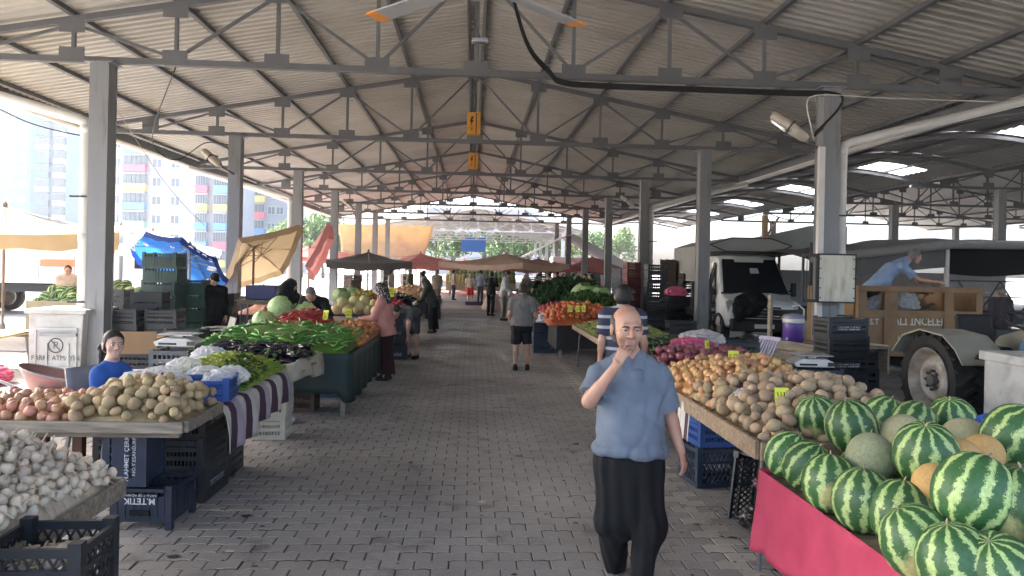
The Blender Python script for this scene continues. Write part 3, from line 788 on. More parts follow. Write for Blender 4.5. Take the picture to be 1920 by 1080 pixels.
# ================================================================ people: smooth-blended bodies meshed as one surface
def V3(*a): return np.array(a, float)
def nrm(v): v = np.array(v, float); return v / (np.linalg.norm(v) + 1e-12)
class Field:
    def __init__(s, lo, hi, h):
        s.lo = np.array(lo, float); s.h = h
        n = np.ceil((np.array(hi) - s.lo) / h).astype(int) + 1
        s.ax = [(s.lo[i] + h * np.arange(n[i])).astype(np.float32) for i in range(3)]
        s.D = np.full(n, 10.0, np.float32)
    def sub(s, lo, hi, m):
        sl = []
        for i in range(3):
            a = int(max(0, math.floor((lo[i] - m - s.lo[i]) / s.h))); b = int(min(len(s.ax[i]), math.ceil((hi[i] + m - s.lo[i]) / s.h) + 1))
            if b <= a: return None
            sl.append(slice(a, b))
        X = s.ax[0][sl[0]][:, None, None]; Y = s.ax[1][sl[1]][None, :, None]; Z = s.ax[2][sl[2]][None, None, :]
        return tuple(sl), X, Y, Z
    def comb(s, sl, d, k, op):
        o = s.D[sl]
        if op == 'add':
            if k > 0:
                hh = np.clip(0.5 + 0.5 * (o - d) / k, 0, 1); s.D[sl] = o + (d - o) * hh - k * hh * (1 - hh)
            else: s.D[sl] = np.minimum(o, d)
        else:
            if k > 0:
                hh = np.clip(0.5 - 0.5 * (o + d) / k, 0, 1); s.D[sl] = o + (-d - o) * hh + k * hh * (1 - hh)
            else: s.D[sl] = np.maximum(o, -d)
    def cone(s, a, b, ra, rb, k=0.02, u=None, us=1.0, cuts=(), op='add'):
        a = np.array(a, float); b = np.array(b, float); R_ = max(ra, rb) * max(us, 1)
        g = s.sub(np.minimum(a, b) - R_, np.maximum(a, b) + R_, max(k, .02) + 3 * s.h)
        if g is None: return
        sl, X, Y, Z = g
        px, py, pz = X - a[0], Y - a[1], Z - a[2]; d = b - a
        if u is not None:
            u = nrm(u); q = px * u[0] + py * u[1] + pz * u[2]; f = (1 / us - 1)
            px, py, pz = px + f * q * u[0], py + f * q * u[1], pz + f * q * u[2]
            dd = d.dot(u); d = d + f * dd * u
        L2 = d.dot(d) + 1e-9
        t = np.clip((px * d[0] + py * d[1] + pz * d[2]) / L2, 0, 1)
        dist = np.sqrt((px - t * d[0]) ** 2 + (py - t * d[1]) ** 2 + (pz - t * d[2]) ** 2) - (ra + (rb - ra) * t)
        for (c, n) in cuts:
            n = nrm(n); dist = np.maximum(dist, (X - c[0]) * n[0] + (Y - c[1]) * n[1] + (Z - c[2]) * n[2])
        s.comb(sl, dist.astype(np.float32), k, op)
    def ell(s, c, r, k=0.02, M=None, op='add', cuts=()):
        R_ = max(r); c = np.array(c, float)
        g = s.sub(c - R_, c + R_, max(k, .02) + 3 * s.h)
        if g is None: return
        sl, X, Y, Z = g
        x, y, z = X - c[0], Y - c[1], Z - c[2]
        if M is not None:
            x, y, z = (x * M[0][0] + y * M[1][0] + z * M[2][0], x * M[0][1] + y * M[1][1] + z * M[2][1], x * M[0][2] + y * M[1][2] + z * M[2][2])
        k0 = np.sqrt((x / r[0]) ** 2 + (y / r[1]) ** 2 + (z / r[2]) ** 2); k1 = np.sqrt((x / r[0] ** 2) ** 2 + (y / r[1] ** 2) ** 2 + (z / r[2] ** 2) ** 2) + 1e-6
        dist = k0 * (k0 - 1) / k1
        for (cc, n) in cuts:
            n = nrm(n); dist = np.maximum(dist, (X - cc[0]) * n[0] + (Y - cc[1]) * n[1] + (Z - cc[2]) * n[2])
        s.comb(sl, dist.astype(np.float32), k, op)
    def cut(s, c, n):
        n = nrm(n); X, Y, Z = s.ax[0][:, None, None], s.ax[1][None, :, None], s.ax[2][None, None, :]
        s.D = np.maximum(s.D, ((X - c[0]) * n[0] + (Y - c[1]) * n[1] + (Z - c[2]) * n[2]).astype(np.float32))
    def folds(s, amp, seed, sc=(26, 26, 9), ridged=True):
        r = np.random.RandomState(seed); X, Y, Z = s.ax[0][:, None, None], s.ax[1][None, :, None], s.ax[2][None, None, :]
        f = 0
        for i in range(5):
            w = (r.rand(3) - .5) * 2 * np.array(sc) * (0.5 + 0.35 * i); p = r.rand() * 6.28
            q_ = X * w[0] + Y * w[1] + Z * w[2] + p
            f = f + (np.sin(q_ + .8 * np.sin(Z * 5 + p)) / (1 + .2 * i) if not ridged else 0) if not ridged else f + (1 - 2 * np.abs(np.sin(.5 * (X * w[0] + Y * w[1] + Z * w[2] + p + 1.6 * np.sin((X * w[1] - Z * w[0]) * .6 + p))))) / (1 + .3 * i)
        s.D = (s.D + amp * 0.5 * f * (np.abs(s.D) < 0.06)).astype(np.float32)
    def mesh(s, name, m, smooth_iter=1):
        D = s.D; D[0] = D[-1] = np.maximum(D[0], .01); 
        for ax in range(3):
            i0 = [slice(None)] * 3; i0[ax] = 0; D[tuple(i0)] = np.maximum(D[tuple(i0)], .01); i0[ax] = -1; D[tuple(i0)] = np.maximum(D[tuple(i0)], .01)
        n = D.shape; ins = D < 0
        c = [ins[dx:n[0] - 1 + dx, dy:n[1] - 1 + dy, dz:n[2] - 1 + dz] for dx in (0, 1) for dy in (0, 1) for dz in (0, 1)]
        cnt = sum(x.astype(np.int8) for x in c); act = (cnt > 0) & (cnt < 8)
        I = np.argwhere(act); idx = np.full(act.shape, -1, np.int64); idx[act] = np.arange(len(I))
        P = np.zeros((len(I), 3)); W = np.zeros(len(I))
        offs = [(dx, dy, dz) for dx in (0, 1) for dy in (0, 1) for dz in (0, 1)]
        val = [D[I[:, 0] + o[0], I[:, 1] + o[1], I[:, 2] + o[2]] for o in offs]
        for a in range(8):
            for b in range(a + 1, 8):
                df = [offs[b][i] - offs[a][i] for i in range(3)]
                if sum(abs(x) for x in df) != 1: continue
                x = (val[a] < 0) != (val[b] < 0)
                t = np.where(x, val[a] / (val[a] - val[b] + 1e-12), 0)
                for i in range(3): P[:, i] += np.where(x, offs[a][i] + t * df[i], 0)
                W += x
        P = P / W[:, None]; vs = s.lo + (I + P) * s.h
        F_ = []
        for ax in range(3):
            sl0 = [slice(1, -1)] * 3; sl0[ax] = slice(0, -1); sl1 = list(sl0); sl1[ax] = slice(1, None)
            a, b = ins[tuple(sl0)], ins[tuple(sl1)]
            E = np.argwhere(a != b)
            if not len(E): continue
            base = E.copy()
            for i in range(3):
                if i != ax: base[:, i] += 1
            u, v = [(1, 2), (2, 0), (0, 1)][ax]
            def cell(du, dv):
                q = base.copy(); q[:, u] -= du; q[:, v] -= dv; return idx[q[:, 0], q[:, 1], q[:, 2]]
            Q = np.stack([cell(1, 1), cell(0, 1), cell(0, 0), cell(1, 0)], 1)
            fl = ~a[E[:, 0], E[:, 1], E[:, 2]]
            Q[fl] = Q[fl][:, ::-1]; F_.append(Q)
        F_ = np.concatenate(F_); F_ = F_[(F_ >= 0).all(1)]
        for _ in range(smooth_iter):
            acc = np.zeros_like(vs); w = np.zeros(len(vs))
            for i in range(4):
                j = (i + 1) % 4
                np.add.at(acc, F_[:, i], vs[F_[:, j]]); np.add.at(w, F_[:, i], 1); np.add.at(acc, F_[:, j], vs[F_[:, i]]); np.add.at(w, F_[:, j], 1)
            vs = vs * .5 + .5 * acc / np.maximum(w, 1)[:, None]
        me = bpy.data.meshes.new(name); me.vertices.add(len(vs)); me.vertices.foreach_set('co', vs.astype(np.float32).ravel())
        me.loops.add(F_.size); me.loops.foreach_set('vertex_index', F_.astype(np.int32).ravel())
        me.polygons.add(len(F_)); me.polygons.foreach_set('loop_start', np.arange(0, F_.size, 4, dtype=np.int32)); me.polygons.foreach_set('loop_total', np.full(len(F_), 4, np.int32))
        me.update(calc_edges=True); me.validate(); me.polygons.foreach_set('use_smooth', np.ones(len(me.polygons), bool)); me.materials.append(m); return me

def rotm(ax, deg):
    return np.array(Matrix.Rotation(R(deg), 3, ax))
JD = dict(pel=(0, 0, .95), che=(0, 0, 1.27), nek=(0, .015, 1.47), hea=(0, -.015, 1.625),
          shL=(.185, .01, 1.41), elL=(.235, .03, 1.12), wrL=(.25, -.04, .87), shR=(-.185, .01, 1.41), elR=(-.235, .03, 1.12), wrR=(-.25, -.04, .87),
          hiL=(.085, 0, .92), knL=(.095, -.015, .50), anL=(.095, .02, .085), hiR=(-.085, 0, .92), knR=(-.095, -.015, .50), anR=(-.095, .02, .085))
SKIN = lambda c=(0.50, 0.30, 0.21), n='skin': mat(n, c, .5, .10, 14, .06, 160, sub=.08, col2=(c[0] * .86, c[1] * .72, c[2] * .7), mixscale=9, mixpos=.56)
def cloth(name, c, rough=.85, **kw): return mat('cloth_' + name, c, rough, .14, 9, .25, 260, spec=.25, **kw)
def pose_joints(H, bend, pose, S):
    J = {k: np.array(v, float) for k, v in JD.items()}
    if bend:
        Mx = rotm('X', bend)
        for k in ('che', 'nek', 'hea', 'shL', 'elL', 'wrL', 'shR', 'elR', 'wrR'): J[k] = J['pel'] + Mx @ (J[k] - J['pel'])
    for k, v in pose.items():
        if k in J: J[k] = np.array(v, float)
    return {k: v * S for k, v in J.items()}
def hand(f, wr, d, side, nrm_, S, curl=30, spread=.25, k=.008, thumb=1, tcurl=20, ta=.62):
    d = nrm(d); nn = nrm(np.array(nrm_) - d * np.dot(nrm_, d)); sd = nrm(np.cross(d, nn)) * side
    pc = wr + d * .05 * S
    f.cone(wr, wr + d * .075 * S, .024 * S, .030 * S, k * 1.5, u=nn, us=.55)
    f.cone(wr + d * .03 * S - sd * .012 * S, wr + d * .085 * S - sd * .014 * S, .02 * S, .019 * S, k, u=nn, us=.7)
    f.cone(wr + d * .03 * S + sd * .012 * S, wr + d * .085 * S + sd * .014 * S, .02 * S, .019 * S, k, u=nn, us=.7)
    for i, (o, L) in enumerate(((-.033, .060), (-.012, .074), (.010, .078), (.031, .070))):
        p = wr + d * (.088 - .004 * abs(i - 1.8)) * S + sd * o * S; a = R(curl * .5); dd = nrm(d + sd * o * spread * 3)
        for j, fr in enumerate((.45, .31, .24)):
            dn = dd * math.cos(a) + nn * math.sin(a); q = p + dn * L * fr * S
            f.cone(p, q, (.0092 - .0008 * j) * S, (.0086 - .0010 * j) * S, .004); p = q; a += R(curl * .62)
    p = wr + d * .022 * S + sd * .026 * S
    dn = nrm(d * (1.24 - ta) + sd * ta + nn * .45 * thumb)
    for j, L in enumerate((.040, .032, .026)):
        q = p + dn * L * S; f.cone(p, q, (.0135 - .0016 * j) * S, (.0115 - .0014 * j) * S, .006); p = q; dn = nrm(dn + d * R(tcurl) + nn * R(tcurl) * .6)
def headM(yaw, pitch, roll=0): return rotm('Z', yaw) @ rotm('X', pitch) @ rotm('Y', roll)
def add_head(f, hc, M, S, fine=True, jaw=1.0):
    T = lambda x, y, z: hc + M @ np.array((x, y, z)) * S
    e = lambda c, r, k=.02, op='add': f.ell(T(*c), tuple(q * S for q in r), k, M, op)
    e((0, .014, .030), (.074, .094, .088), .02); e((0, -.028, -.040), (.060 * jaw, .062, .078), .03)
    e((0, -.060, -.092), (.030 * jaw, .026, .022), .03)
    for s in (-1, 1): e((s * .036, -.058, -.028), (.028, .026, .028), .025)
    f.cone(T(-.034, -.080, .026), T(.034, -.080, .026), .012 * S, .012 * S, .02)
    f.cone(T(0, -.088, .014), T(0, -.112, -.026), .0085 * S, .0135 * S, .012)
    if fine:
        for s in (-1, 1):
            e((s * .014, -.098, -.030), (.009, .012, .008), .008)
            e((s * .031, -.103, .006), (.017, .017, .011), .012, 'sub')
            e((s * .080, .012, -.006), (.009, .020, .032), .012)
        f.cone(T(-.020, -.0875, -.0585), T(.020, -.0875, -.0585), .0070 * S, .0070 * S, .006); f.cone(T(-.016, -.0885, -.0715), T(.016, -.0885, -.0715), .0075 * S, .0075 * S, .006)
        e((0, -.0975, -.065), (.024, .0085, .0026), .003, 'sub'); e((0, -.094, -.083), (.016, .006, .004), .008, 'sub')
    else:
        for s in (-1, 1): e((s * .078, .012, -.006), (.012, .020, .032), .012)
def person(name, label, loc, rz=0.0, H=1.72, bend=0, pose={}, h=.012, skin=None, shirt=('short', None, .90), lower=('trousers', None), hair=('short', None),
           shoes=None, fat=1.0, look=(0, 0), hands={}, group=None, seed=1, female=False, eyes=False, bodyk=None, lowr=1.0, shirt_fn=None, hide_feet=False, cat='person', hs=1.0, fold=1.0):
    S = H / 1.75; J = pose_joints(H, bend, pose, S); skin = skin or SKIN()
    root = thing(name, label, cat, loc, rz, group)
    pts = np.array(list(J.values())); lo = pts.min(0) - .24 * S; hi = pts.max(0) + .24 * S; lo[2] = min(lo[2], -.02)
    f = Field(lo, hi, h)
    lat = nrm(J['shL'] - J['shR']); lath = nrm(J['hiL'] - J['hiR'])
    sp = J['che'] - J['pel']; fwd = nrm(np.cross(nrm(sp), lat)) * 1.0
    if fwd.dot(np.cross(lat, np.array((0, 0, 1.)))) < 0: pass
    front = nrm(np.cross(lat, nrm(sp)) * -1.0)     # toward the chest
    front = front if front.dot(np.cross(np.array((0, 0, 1.)), lat)) * -1 > 0 else -front
    # torso
    f.cone(J['pel'], J['che'], .112 * S * fat, .122 * S * (0.5 + fat / 2), .04, lat, 1.38)
    f.cone(J['che'], J['nek'] - (J['nek'] - J['che']) * .35, .115 * S, .085 * S, .04, lat, 1.45)
    f.cone(J['shR'], J['shL'], .052 * S, .052 * S, .05)
    f.cone(J['pel'] - nrm(sp) * .05 * S, J['pel'], .11 * S * fat, .115 * S * fat, .04, lath, 1.42)
    f.cone(J['nek'] - (J['hea'] - J['nek']) * .25, J['nek'] + (J['hea'] - J['nek']) * .6, .060 * S, .055 * S, .03)
    HM = headM(*look); SH = S * hs; add_head(f, J['hea'], HM, SH, h < .009, .86 if female else 1.0)
    for s_ in 'LR': f.cone(J['nek'] + (J['hea'] - J['nek']) * .15, J['sh' + s_], .045 * S, .040 * S, .05)
    for s_ in 'LR':
        sh, el, wr = J['sh' + s_], J['el' + s_], J['wr' + s_]
        f.cone(sh, el, .052 * S, .042 * S, .03); f.cone(el, wr, .042 * S, .028 * S, .02)
        f.cone(el + (wr - el) * .12, el + (wr - el) * .38, .042 * S, .038 * S, .02)
        hd = hands.get(s_, {}); d = hd.get('d', wr - el); nn_ = hd.get('n', (1, 0, 0) if s_ == 'R' else (-1, 0, 0))
        hand(f, wr, d, hd.get('s', 1 if s_ == 'L' else -1), nn_, S, hd.get('curl', 32), k=.008, tcurl=hd.get('tc', 20), thumb=hd.get('th', 1), ta=hd.get('ta', .62))
        hi_, kn, an = J['hi' + s_], J['kn' + s_], J['an' + s_]
        f.cone(hi_, kn, .086 * S, .056 * S, .03); f.cone(kn, an, .055 * S, .037 * S, .02); f.cone(kn + (an - kn) * .15, kn + (an - kn) * .4, .055 * S, .05 * S, .03)
        fd = pose.get('ft' + s_, (0, -1, 0)); fd = nrm(fd)
        f.cone(an - np.array((0, 0, .045)) * S - fd * .02 * S, an - np.array((0, 0, .055)) * S + fd * .15 * S, .034 * S, .025 * S, .03)
    body = link('body', f.mesh('body', skin, 1), root)
    # shirt
    kind, smat, hem = shirt
    if smat is not None:
        g = Field(lo - .03, hi + .03, h); q = .014 * S
        up = nrm(sp)
        hp = J['pel'] + up * (hem - .95) * S
        cuts = [(hp, -up)]
        g.cone(J['pel'] - up * .12 * S, J['che'], (.120 * fat + .016) * S, .122 * S * (0.5 + fat / 2) + q, .04, lat, 1.38)
        if fat > 1.08: g.ell(J['pel'] + up * .13 * S + front * .06 * S * fat, (.15 * S * fat, .105 * S * fat, .15 * S), .08, np.stack([lat, front, up], 1))
        g.cone(J['che'], J['nek'] - (J['nek'] - J['che']) * .35, .115 * S + q, .085 * S + q, .04, lat, 1.45)
        g.cone(J['shR'], J['shL'], .052 * S + q, .052 * S + q, .05)
        for s_ in 'LR': g.cone(J['nek'] - (J['nek'] - J['che']) * .02, J['sh' + s_], .050 * S + q, .045 * S + q, .05)
        g.cone(J['nek'] - (J['hea'] - J['nek']) * .35, J['nek'] + (J['hea'] - J['nek']) * (.02 if kind == 'long' else -.16), .068 * S + q * .6, .060 * S + q * .6, .03)
        g.cut(hp, -up)
        for s_ in 'LR':
            sh, el, wr = J['sh' + s_], J['el' + s_], J['wr' + s_]
            if kind in ('short',):
                e = sh + (el - sh) * .72; g.cone(sh, sh + (el - sh) * .9, .062 * S + q, .056 * S + q * 1.2, .035, cuts=[(e, el - sh)])
            elif kind == 'long':
                g.cone(sh, el, .060 * S + q, .046 * S + q, .03); e = el + (wr - el) * .93
                g.cone(el, wr, .046 * S + q, .034 * S + q, .02, cuts=[(e, wr - el)])
        if shirt_fn: shirt_fn(g, J, S)
        g.folds(.010 * S * fold, seed, (26, 26, 16))
        link('shirt', g.mesh('shirt', smat, 1), root)
    lk, lmat = lower
    if lmat is not None:
        g = Field(lo - .06, hi + .06, h); upv = nrm(sp); top = J['pel'] + np.array((0, 0, (.05 if lk != 'baggy' else .012) * S))
        g.cone(J['pel'] - np.array((0, 0, .06)) * S, J['pel'] + np.array((0, 0, .10)) * S, .118 * S * fat * lowr + .006, .112 * S * fat, .04, lath, 1.36)
        for s_ in 'LR':
            hi_, kn, an = J['hi' + s_], J['kn' + s_], J['an' + s_]
            if lk == 'trousers':
                g.cone(hi_, kn, .100 * S * lowr, .075 * S * lowr, .03); g.cone(kn, an, .075 * S * lowr, .062 * S, .03, cuts=[(kn + (an - kn) * .94, an - kn)])
            elif lk == 'shorts':
                e = hi_ + (kn - hi_) * .93; g.cone(hi_, kn, .105 * S * lowr, .092 * S * lowr, .04, cuts=[(e, kn - hi_)])
            elif lk == 'baggy':
                g.cone(hi_, kn, .128 * S * lowr, .104 * S * lowr, .09); g.cone(kn, an, .104 * S * lowr, .068 * S, .06, cuts=[(kn + (an - kn) * .95, an - kn)])
        if lk == 'skirt':
            c0 = J['pel']; c1 = (J['anL'] + J['anR']) / 2 + np.array((0, 0, .03)); km = (J['knL'] + J['knR']) / 2
            g.cone(c0, km, .13 * S * fat * lowr, .145 * S * lowr, .05, lath, 1.35); g.cone(km, c1, .145 * S * lowr, .16 * S * lowr, .05, lath, 1.3, cuts=[(c1, (0, 0, -1))])
        if lk == 'baggy': g.cone(J['pel'], (J['knL'] + J['knR']) / 2 + np.array((0, 0, .10)) * S, .14 * S, .10 * S, .08, lath, 1.25)
        g.cut(top, (0, 0, 1))
        g.folds((.010 if lk in ('baggy', 'skirt') else .009) * S, seed + 5, (46, 46, 3), False)
        link('skirt' if lk == 'skirt' else 'shorts' if lk == 'shorts' else 'trousers', g.mesh('lower', lmat, 1), root)
    if shoes is not None:
        for s_ in 'LR':
            an = J['an' + s_]; fd = nrm(pose.get('ft' + s_, (0, -1, 0))); pz = np.array((0, 0, 1.))
            g = Field(an - .22, an + .22, min(h, .012))
            g.cone(an - pz * .05 * S - fd * .03 * S, an - pz * .055 * S + fd * .13 * S, .042 * S, .038 * S, .03, np.cross(fd, pz), 1.1)
            g.cone(an - pz * .05 * S + fd * .13 * S, an - pz * .058 * S + fd * .165 * S, .036 * S, .026 * S, .02)
            g.cone(an - pz * .05 * S - fd * .03 * S, an - pz * .0 * S - fd * .02 * S, .042 * S, .046 * S, .02)
            g.cut(an - pz * .088 * S, (0, 0, -1)); link('shoe', g.mesh('shoe', shoes, 1), root)
    hk, hm = hair
    T = lambda x, y, z: J['hea'] + HM @ np.array((x, y, z)) * SH
    if hm is not None:
        hh = min(h, .010)
        g = Field(J['hea'] - .32 * SH, J['hea'] + .26 * SH, hh)
        if hk in ('short', 'sides', 'long', 'pony', 'cap'):
            g.ell(T(0, .019, .034), (.080 * SH, .0965 * SH, .0915 * SH), .01, HM, cuts=[(T(0, -.062, .050) if hk != 'pony' else T(0, -.058, .062), HM @ np.array((0, -1, -.55 if hk != 'pony' else -.8)))])
            g.ell(T(0, .045, -.02), (.079 * SH, .07 * SH, .075 * SH), .03, HM, cuts=[(T(0, .012, 0), HM @ np.array((0, -1, 0))), (T(0, 0, -.075), HM @ np.array((0, 0, -1)))])
            if hk == 'sides':    # bald crown: keep only the ring round the back and the sides
                g.cut(T(0, .0, .050), HM @ np.array((0, -.35, 1))); g.cut(T(0, -.015, 0), HM @ np.array((0, -1, 0)))
            if hk == 'long': g.cone(T(0, .06, .0), T(0, .075, -.16), .072 * SH, .06 * SH, .03, HM[:, 0], 1.2)
            if hk == 'pony': g.cone(T(-.02, .105, .02), T(-.06, .14, -.04), .024 * SH, .027 * SH, .02); g.cone(T(-.06, .14, -.04), T(-.07, .11, -.22), .027 * SH, .010 * SH, .02)
            if hk == 'cap':
                g.ell(T(0, .012, .055), (.088 * SH, .106 * SH, .085 * SH), .006, HM, cuts=[(T(0, 0, .045), HM @ np.array((0, 0, -1)))])
                g.ell(T(0, -.10, .05), (.07 * SH, .075 * SH, .011 * SH), .01, HM)
            g.folds(.004, seed + 9, (90, 90, 60))
            link('cap' if hk == 'cap' else 'hair', g.mesh('hair', hm, 0), root)
        elif hk in ('scarf', 'veil'):
            g.ell(T(0, .018, .030), (.090 * SH, .112 * SH, .105 * SH), .02, HM); g.ell(T(0, -.01, -.075), (.082 * SH, .09 * SH, .085 * SH), .04, HM)
            g.cone(T(0, .06, -.05), J['nek'] + (J['che'] - J['nek']) * .2 + front * -.02, .08 * SH, .11 * SH, .05, lat, 1.4)
            if hk == 'veil': g.cone(T(0, .05, -.06), J['che'] - front * .03, .11 * SH, .165 * SH, .08, lat, 1.55)
            g.ell(T(0, -.115, -.012), (.054 * SH, .06 * SH, .072 * SH), .012, HM, 'sub')
            g.folds(.008, seed + 3, (40, 40, 30)); link('headscarf', g.mesh('headscarf', hm, 1), root)
    if eyes:
        W_ = mat('eye_white', (.62, .58, .54), .25, .05); I_ = mat('eye_dark', (.02, .012, .008), .15, 0); Bm = mat('brow_hair', (.03, .024, .02), .8, .2, 60)
        for s in (-1, 1):
            b = MB(); c = Vector(T(s * .031, -.0795, .004)); b.cm = 0
            b.lathe([(.0008, -.0115*hs), (.007*hs, -.0093*hs), (.0107*hs, -.005*hs), (.0118*hs, 0), (.0107*hs, .005*hs), (.007*hs, .0093*hs), (.0008, .0115*hs)], 12, c); b.cm = 1
            q = Matrix([list(HM[i]) for i in range(3)])
            b.lathe([(.0004, .0025), (.0058 * hs, .0015), (.0058 * hs, -.003), (.0004, -.0032)], 10, c + Vector(HM @ np.array((0, -.0105 * hs, -.0005))), q @ Matrix.Rotation(R(-90), 3, 'X'))
            b.build('eye', [W_, I_], root, True)
            b = MB(); b.tube([T(s * .012, -.0925, .0175 + .005 * female), T(s * .026, -.0955, .0215 + .003 * female), T(s * .040, -.0895, .0205), T(s * .050, -.0800, .0150)], [q_ * (1 - .45 * female) * SH for q_ in (.0036, .0042, .0036, .0015)], 6); b.build('eyebrow', Bm, root, True)
            b = MB(); b.tube([T(s * .018, -.0895, .0080), T(s * .030, -.0935, .0088), T(s * .044, -.0870, .0068)], .0042 * SH, 5); b.build('eyelid', skin, root, True)
    return root
WOODR = mat('leg_brown', (.11, .05, .03), .7, .2, 5)
# ================================================================ left side of the aisle, near to far
GM = [garlic_mesh(i) for i in range(4)]
PM = potato_meshes(POT); PMB = potato_meshes(POTB)
OM = [onion_mesh(ONI, i) for i in range(3)]; OPM = [onion_mesh(ONP, i, .95) for i in range(3)]; ORM = [onion_mesh(ONR, i) for i in range(3)]
# garlic tray
table('low plank tray heaped with garlic at the bottom left corner', -3.4, -1.86, 2.45, 4.12, .70, m=WOODG, lip=.05, along='y', metal=False)
gz = mound(-3.38, -1.87, 2.4, 4.14, .70, .36, .55, .0, 5)
def gz2(x, y):
    z = gz(x, y)
    return None if z is None else z
P = spots(1100, -2.85, -1.89, 2.6, 4.11, gz2, .0265, 3, tries=10)
P = sorted(P, key=lambda p: -(p[0] * .3 + p[2]))
strew('garlic_bulb', GM, P[:300], .0285, 'white garlic bulb in the big heap at the bottom left', 'garlic', 'garlic bulbs on the low tray', 5, svar=.22)
b = MB(); rr = random.Random(8); vv = []
for (x, y, z) in P[300:]:
    q = Euler((rr.uniform(0, 6), rr.uniform(-.8, .8), rr.uniform(0, 6))).to_matrix() * .0285
    me = GM[rr.randrange(4)]; b.add([q @ v.co + Vector((x, y, z)) for v in me.vertices], [tuple(p.vertices) for p in me.polygons])
tag(b.build('garlic_bulbs', GAR, None, True), 'rest of the white garlic bulbs on the low tray', kind='stuff')
heap_mesh('garlic_heap', gz, -3.38, -1.87, 2.4, 4.13, GAR, 'garlic underneath the heap on the low tray', .012)
sliver_heap('garlic_stalks', STEMM, 620, lambda x, y: (gz(x, y) or .7) + .034, (-2.9, -1.89, 2.6, 4.1), .075, .0030, 'dry stalks and roots among the garlic', 4, taper=False, sides=3)
# black lattice crate with leftover garlic in the corner of the picture
crate((-1.665, 3.10, .545), 'black lattice crate with leftover garlic at the bottom left corner', PLB, (.38, .34, .27), 'lattice', R(2))
for k_ in range(2): crate((-1.65 + .02 * k_, 3.14, .27 * k_), ['lowest black crate under the garlic crate in the corner', 'black crate directly under the garlic crate in the corner'][k_], PLB, (.42, .38, .26), 'lattice', R(-3))
for i, (x, y) in enumerate(((-1.75, 3.08), (-1.62, 3.1), (-1.68, 3.18), (-1.57, 3.18), (-1.74, 3.0), (-1.62, 3.02))):
    tag(link('garlic_bulb', GM[i % 4], None, (x, y, .70 + .04 * (i % 2)), rot=(i * 1.3, .6, i), sc=.036), 'garlic bulb left over inside the lattice crate', 'garlic', 'garlic in the corner crate')
sliver_heap('garlic_offcuts', STEMM, 60, lambda x, y: .72, (-1.80, -1.53, 2.98, 3.22), .09, .006, 'cut garlic tops lying in the corner crate', 6, taper=False)

# potato table
table('plank table with potatoes and pinkish onions behind the garlic', -3.75, -1.93, 5.18, 5.90, .80, m=WOODG, lip=.035, along='x', planks=4, legs=False)
t = [o for o in COL.objects if o.name.startswith('market_table') and o.parent is None][-1]
for (x, y) in ((-.75, .2), (-.35, .25), (-.1, .28)): b = MB(); b.bb(x - .035, x + .035, y - .035, y + .035, 0, .71); b.build('leg', WOODR, t)
heap_of('yellow_potato', PM, 460, (-2.74, -1.95, 5.15, 5.92), .80, .14, .041, 'yellow potato in the pyramid on the left plank table', 'potato', 'potatoes on the left table', POT, 3, pw=.7)
heap_of('pinkish_onion', OPM, 150, (-3.72, -2.70, 5.20, 5.88), .80, .06, .036, 'small pinkish onion spread left of the yellow potatoes', 'onion', 'pinkish onions on the left table', ONP, 4, pw=.5, upright=.7)
# crates under and behind it
o = crate((-2.31, 5.66, .055), 'upside down navy crate with white M.TETIK print standing on its corner feet', PLN, (.44, .42, .24), 'solid', R(-3))
b = MB()
for sx in (-1, 1):
    for sy in (-1, 1): b.bb(sx * .20 - .022, sx * .20 + .022, sy * .19 - .022, sy * .19 + .022, -.055, .02)
b.build('corner_feet', PLN, o)
text('printed_text', 'M.TETIK', .062, INK, o, (0, -.2265, .155), (R(90), R(180), 0), 1.0, .001, .001); text('printed_text', 'NO:6-7-28 ADANA', .024, INK, o, (0, -.2265, .195), (R(90), R(180), 0), 1.2, .001)
b = MB(); b.bb(-.07, .07, -.228, -.214, .05, .085); b.build('hand_hole', mat('hole_dark', (.005, .005, .006), .9, 0), o)
o = crate((-2.28, 5.60, .545), 'navy crate tipped on its end above the M.TETIK crate', PLN, (.46, .36, .30), 'panel', rot=(0, R(-90), R(2)))
b = MB(); b.bb(-.1, .1, -.1855, -.183, -.02, .12); 
text('printed_text', 'H.AHMET ÇERKEZ', .042, INK, o, (0, -.192, .13), (R(90), 0, 0), 1.1, .001, .0006); text('printed_text', 'NO.Y.ESANİURFA', .034, INK, o, (0, -.192, .08), (R(90), 0, 0), 1.1, .001)
for i, (x, y, n) in enumerate(((-2.28, 6.32, 3), (-2.75, 6.40, 2), (-2.38, 6.98, 2), (-2.95, 7.0, 2))):
    stack(x, y, n, ['black slotted crate below the back corner of the potato table', 'black crate in the shade behind the tipped navy crate', 'dark crate with a white label under the striped cloth', 'dark crate hidden under the striped cloth table'][i], PLB, (.56, .40, .25), 'slot', R(90) if i == 0 else 0, pr=('HAL', .05, .5, (-1,)))
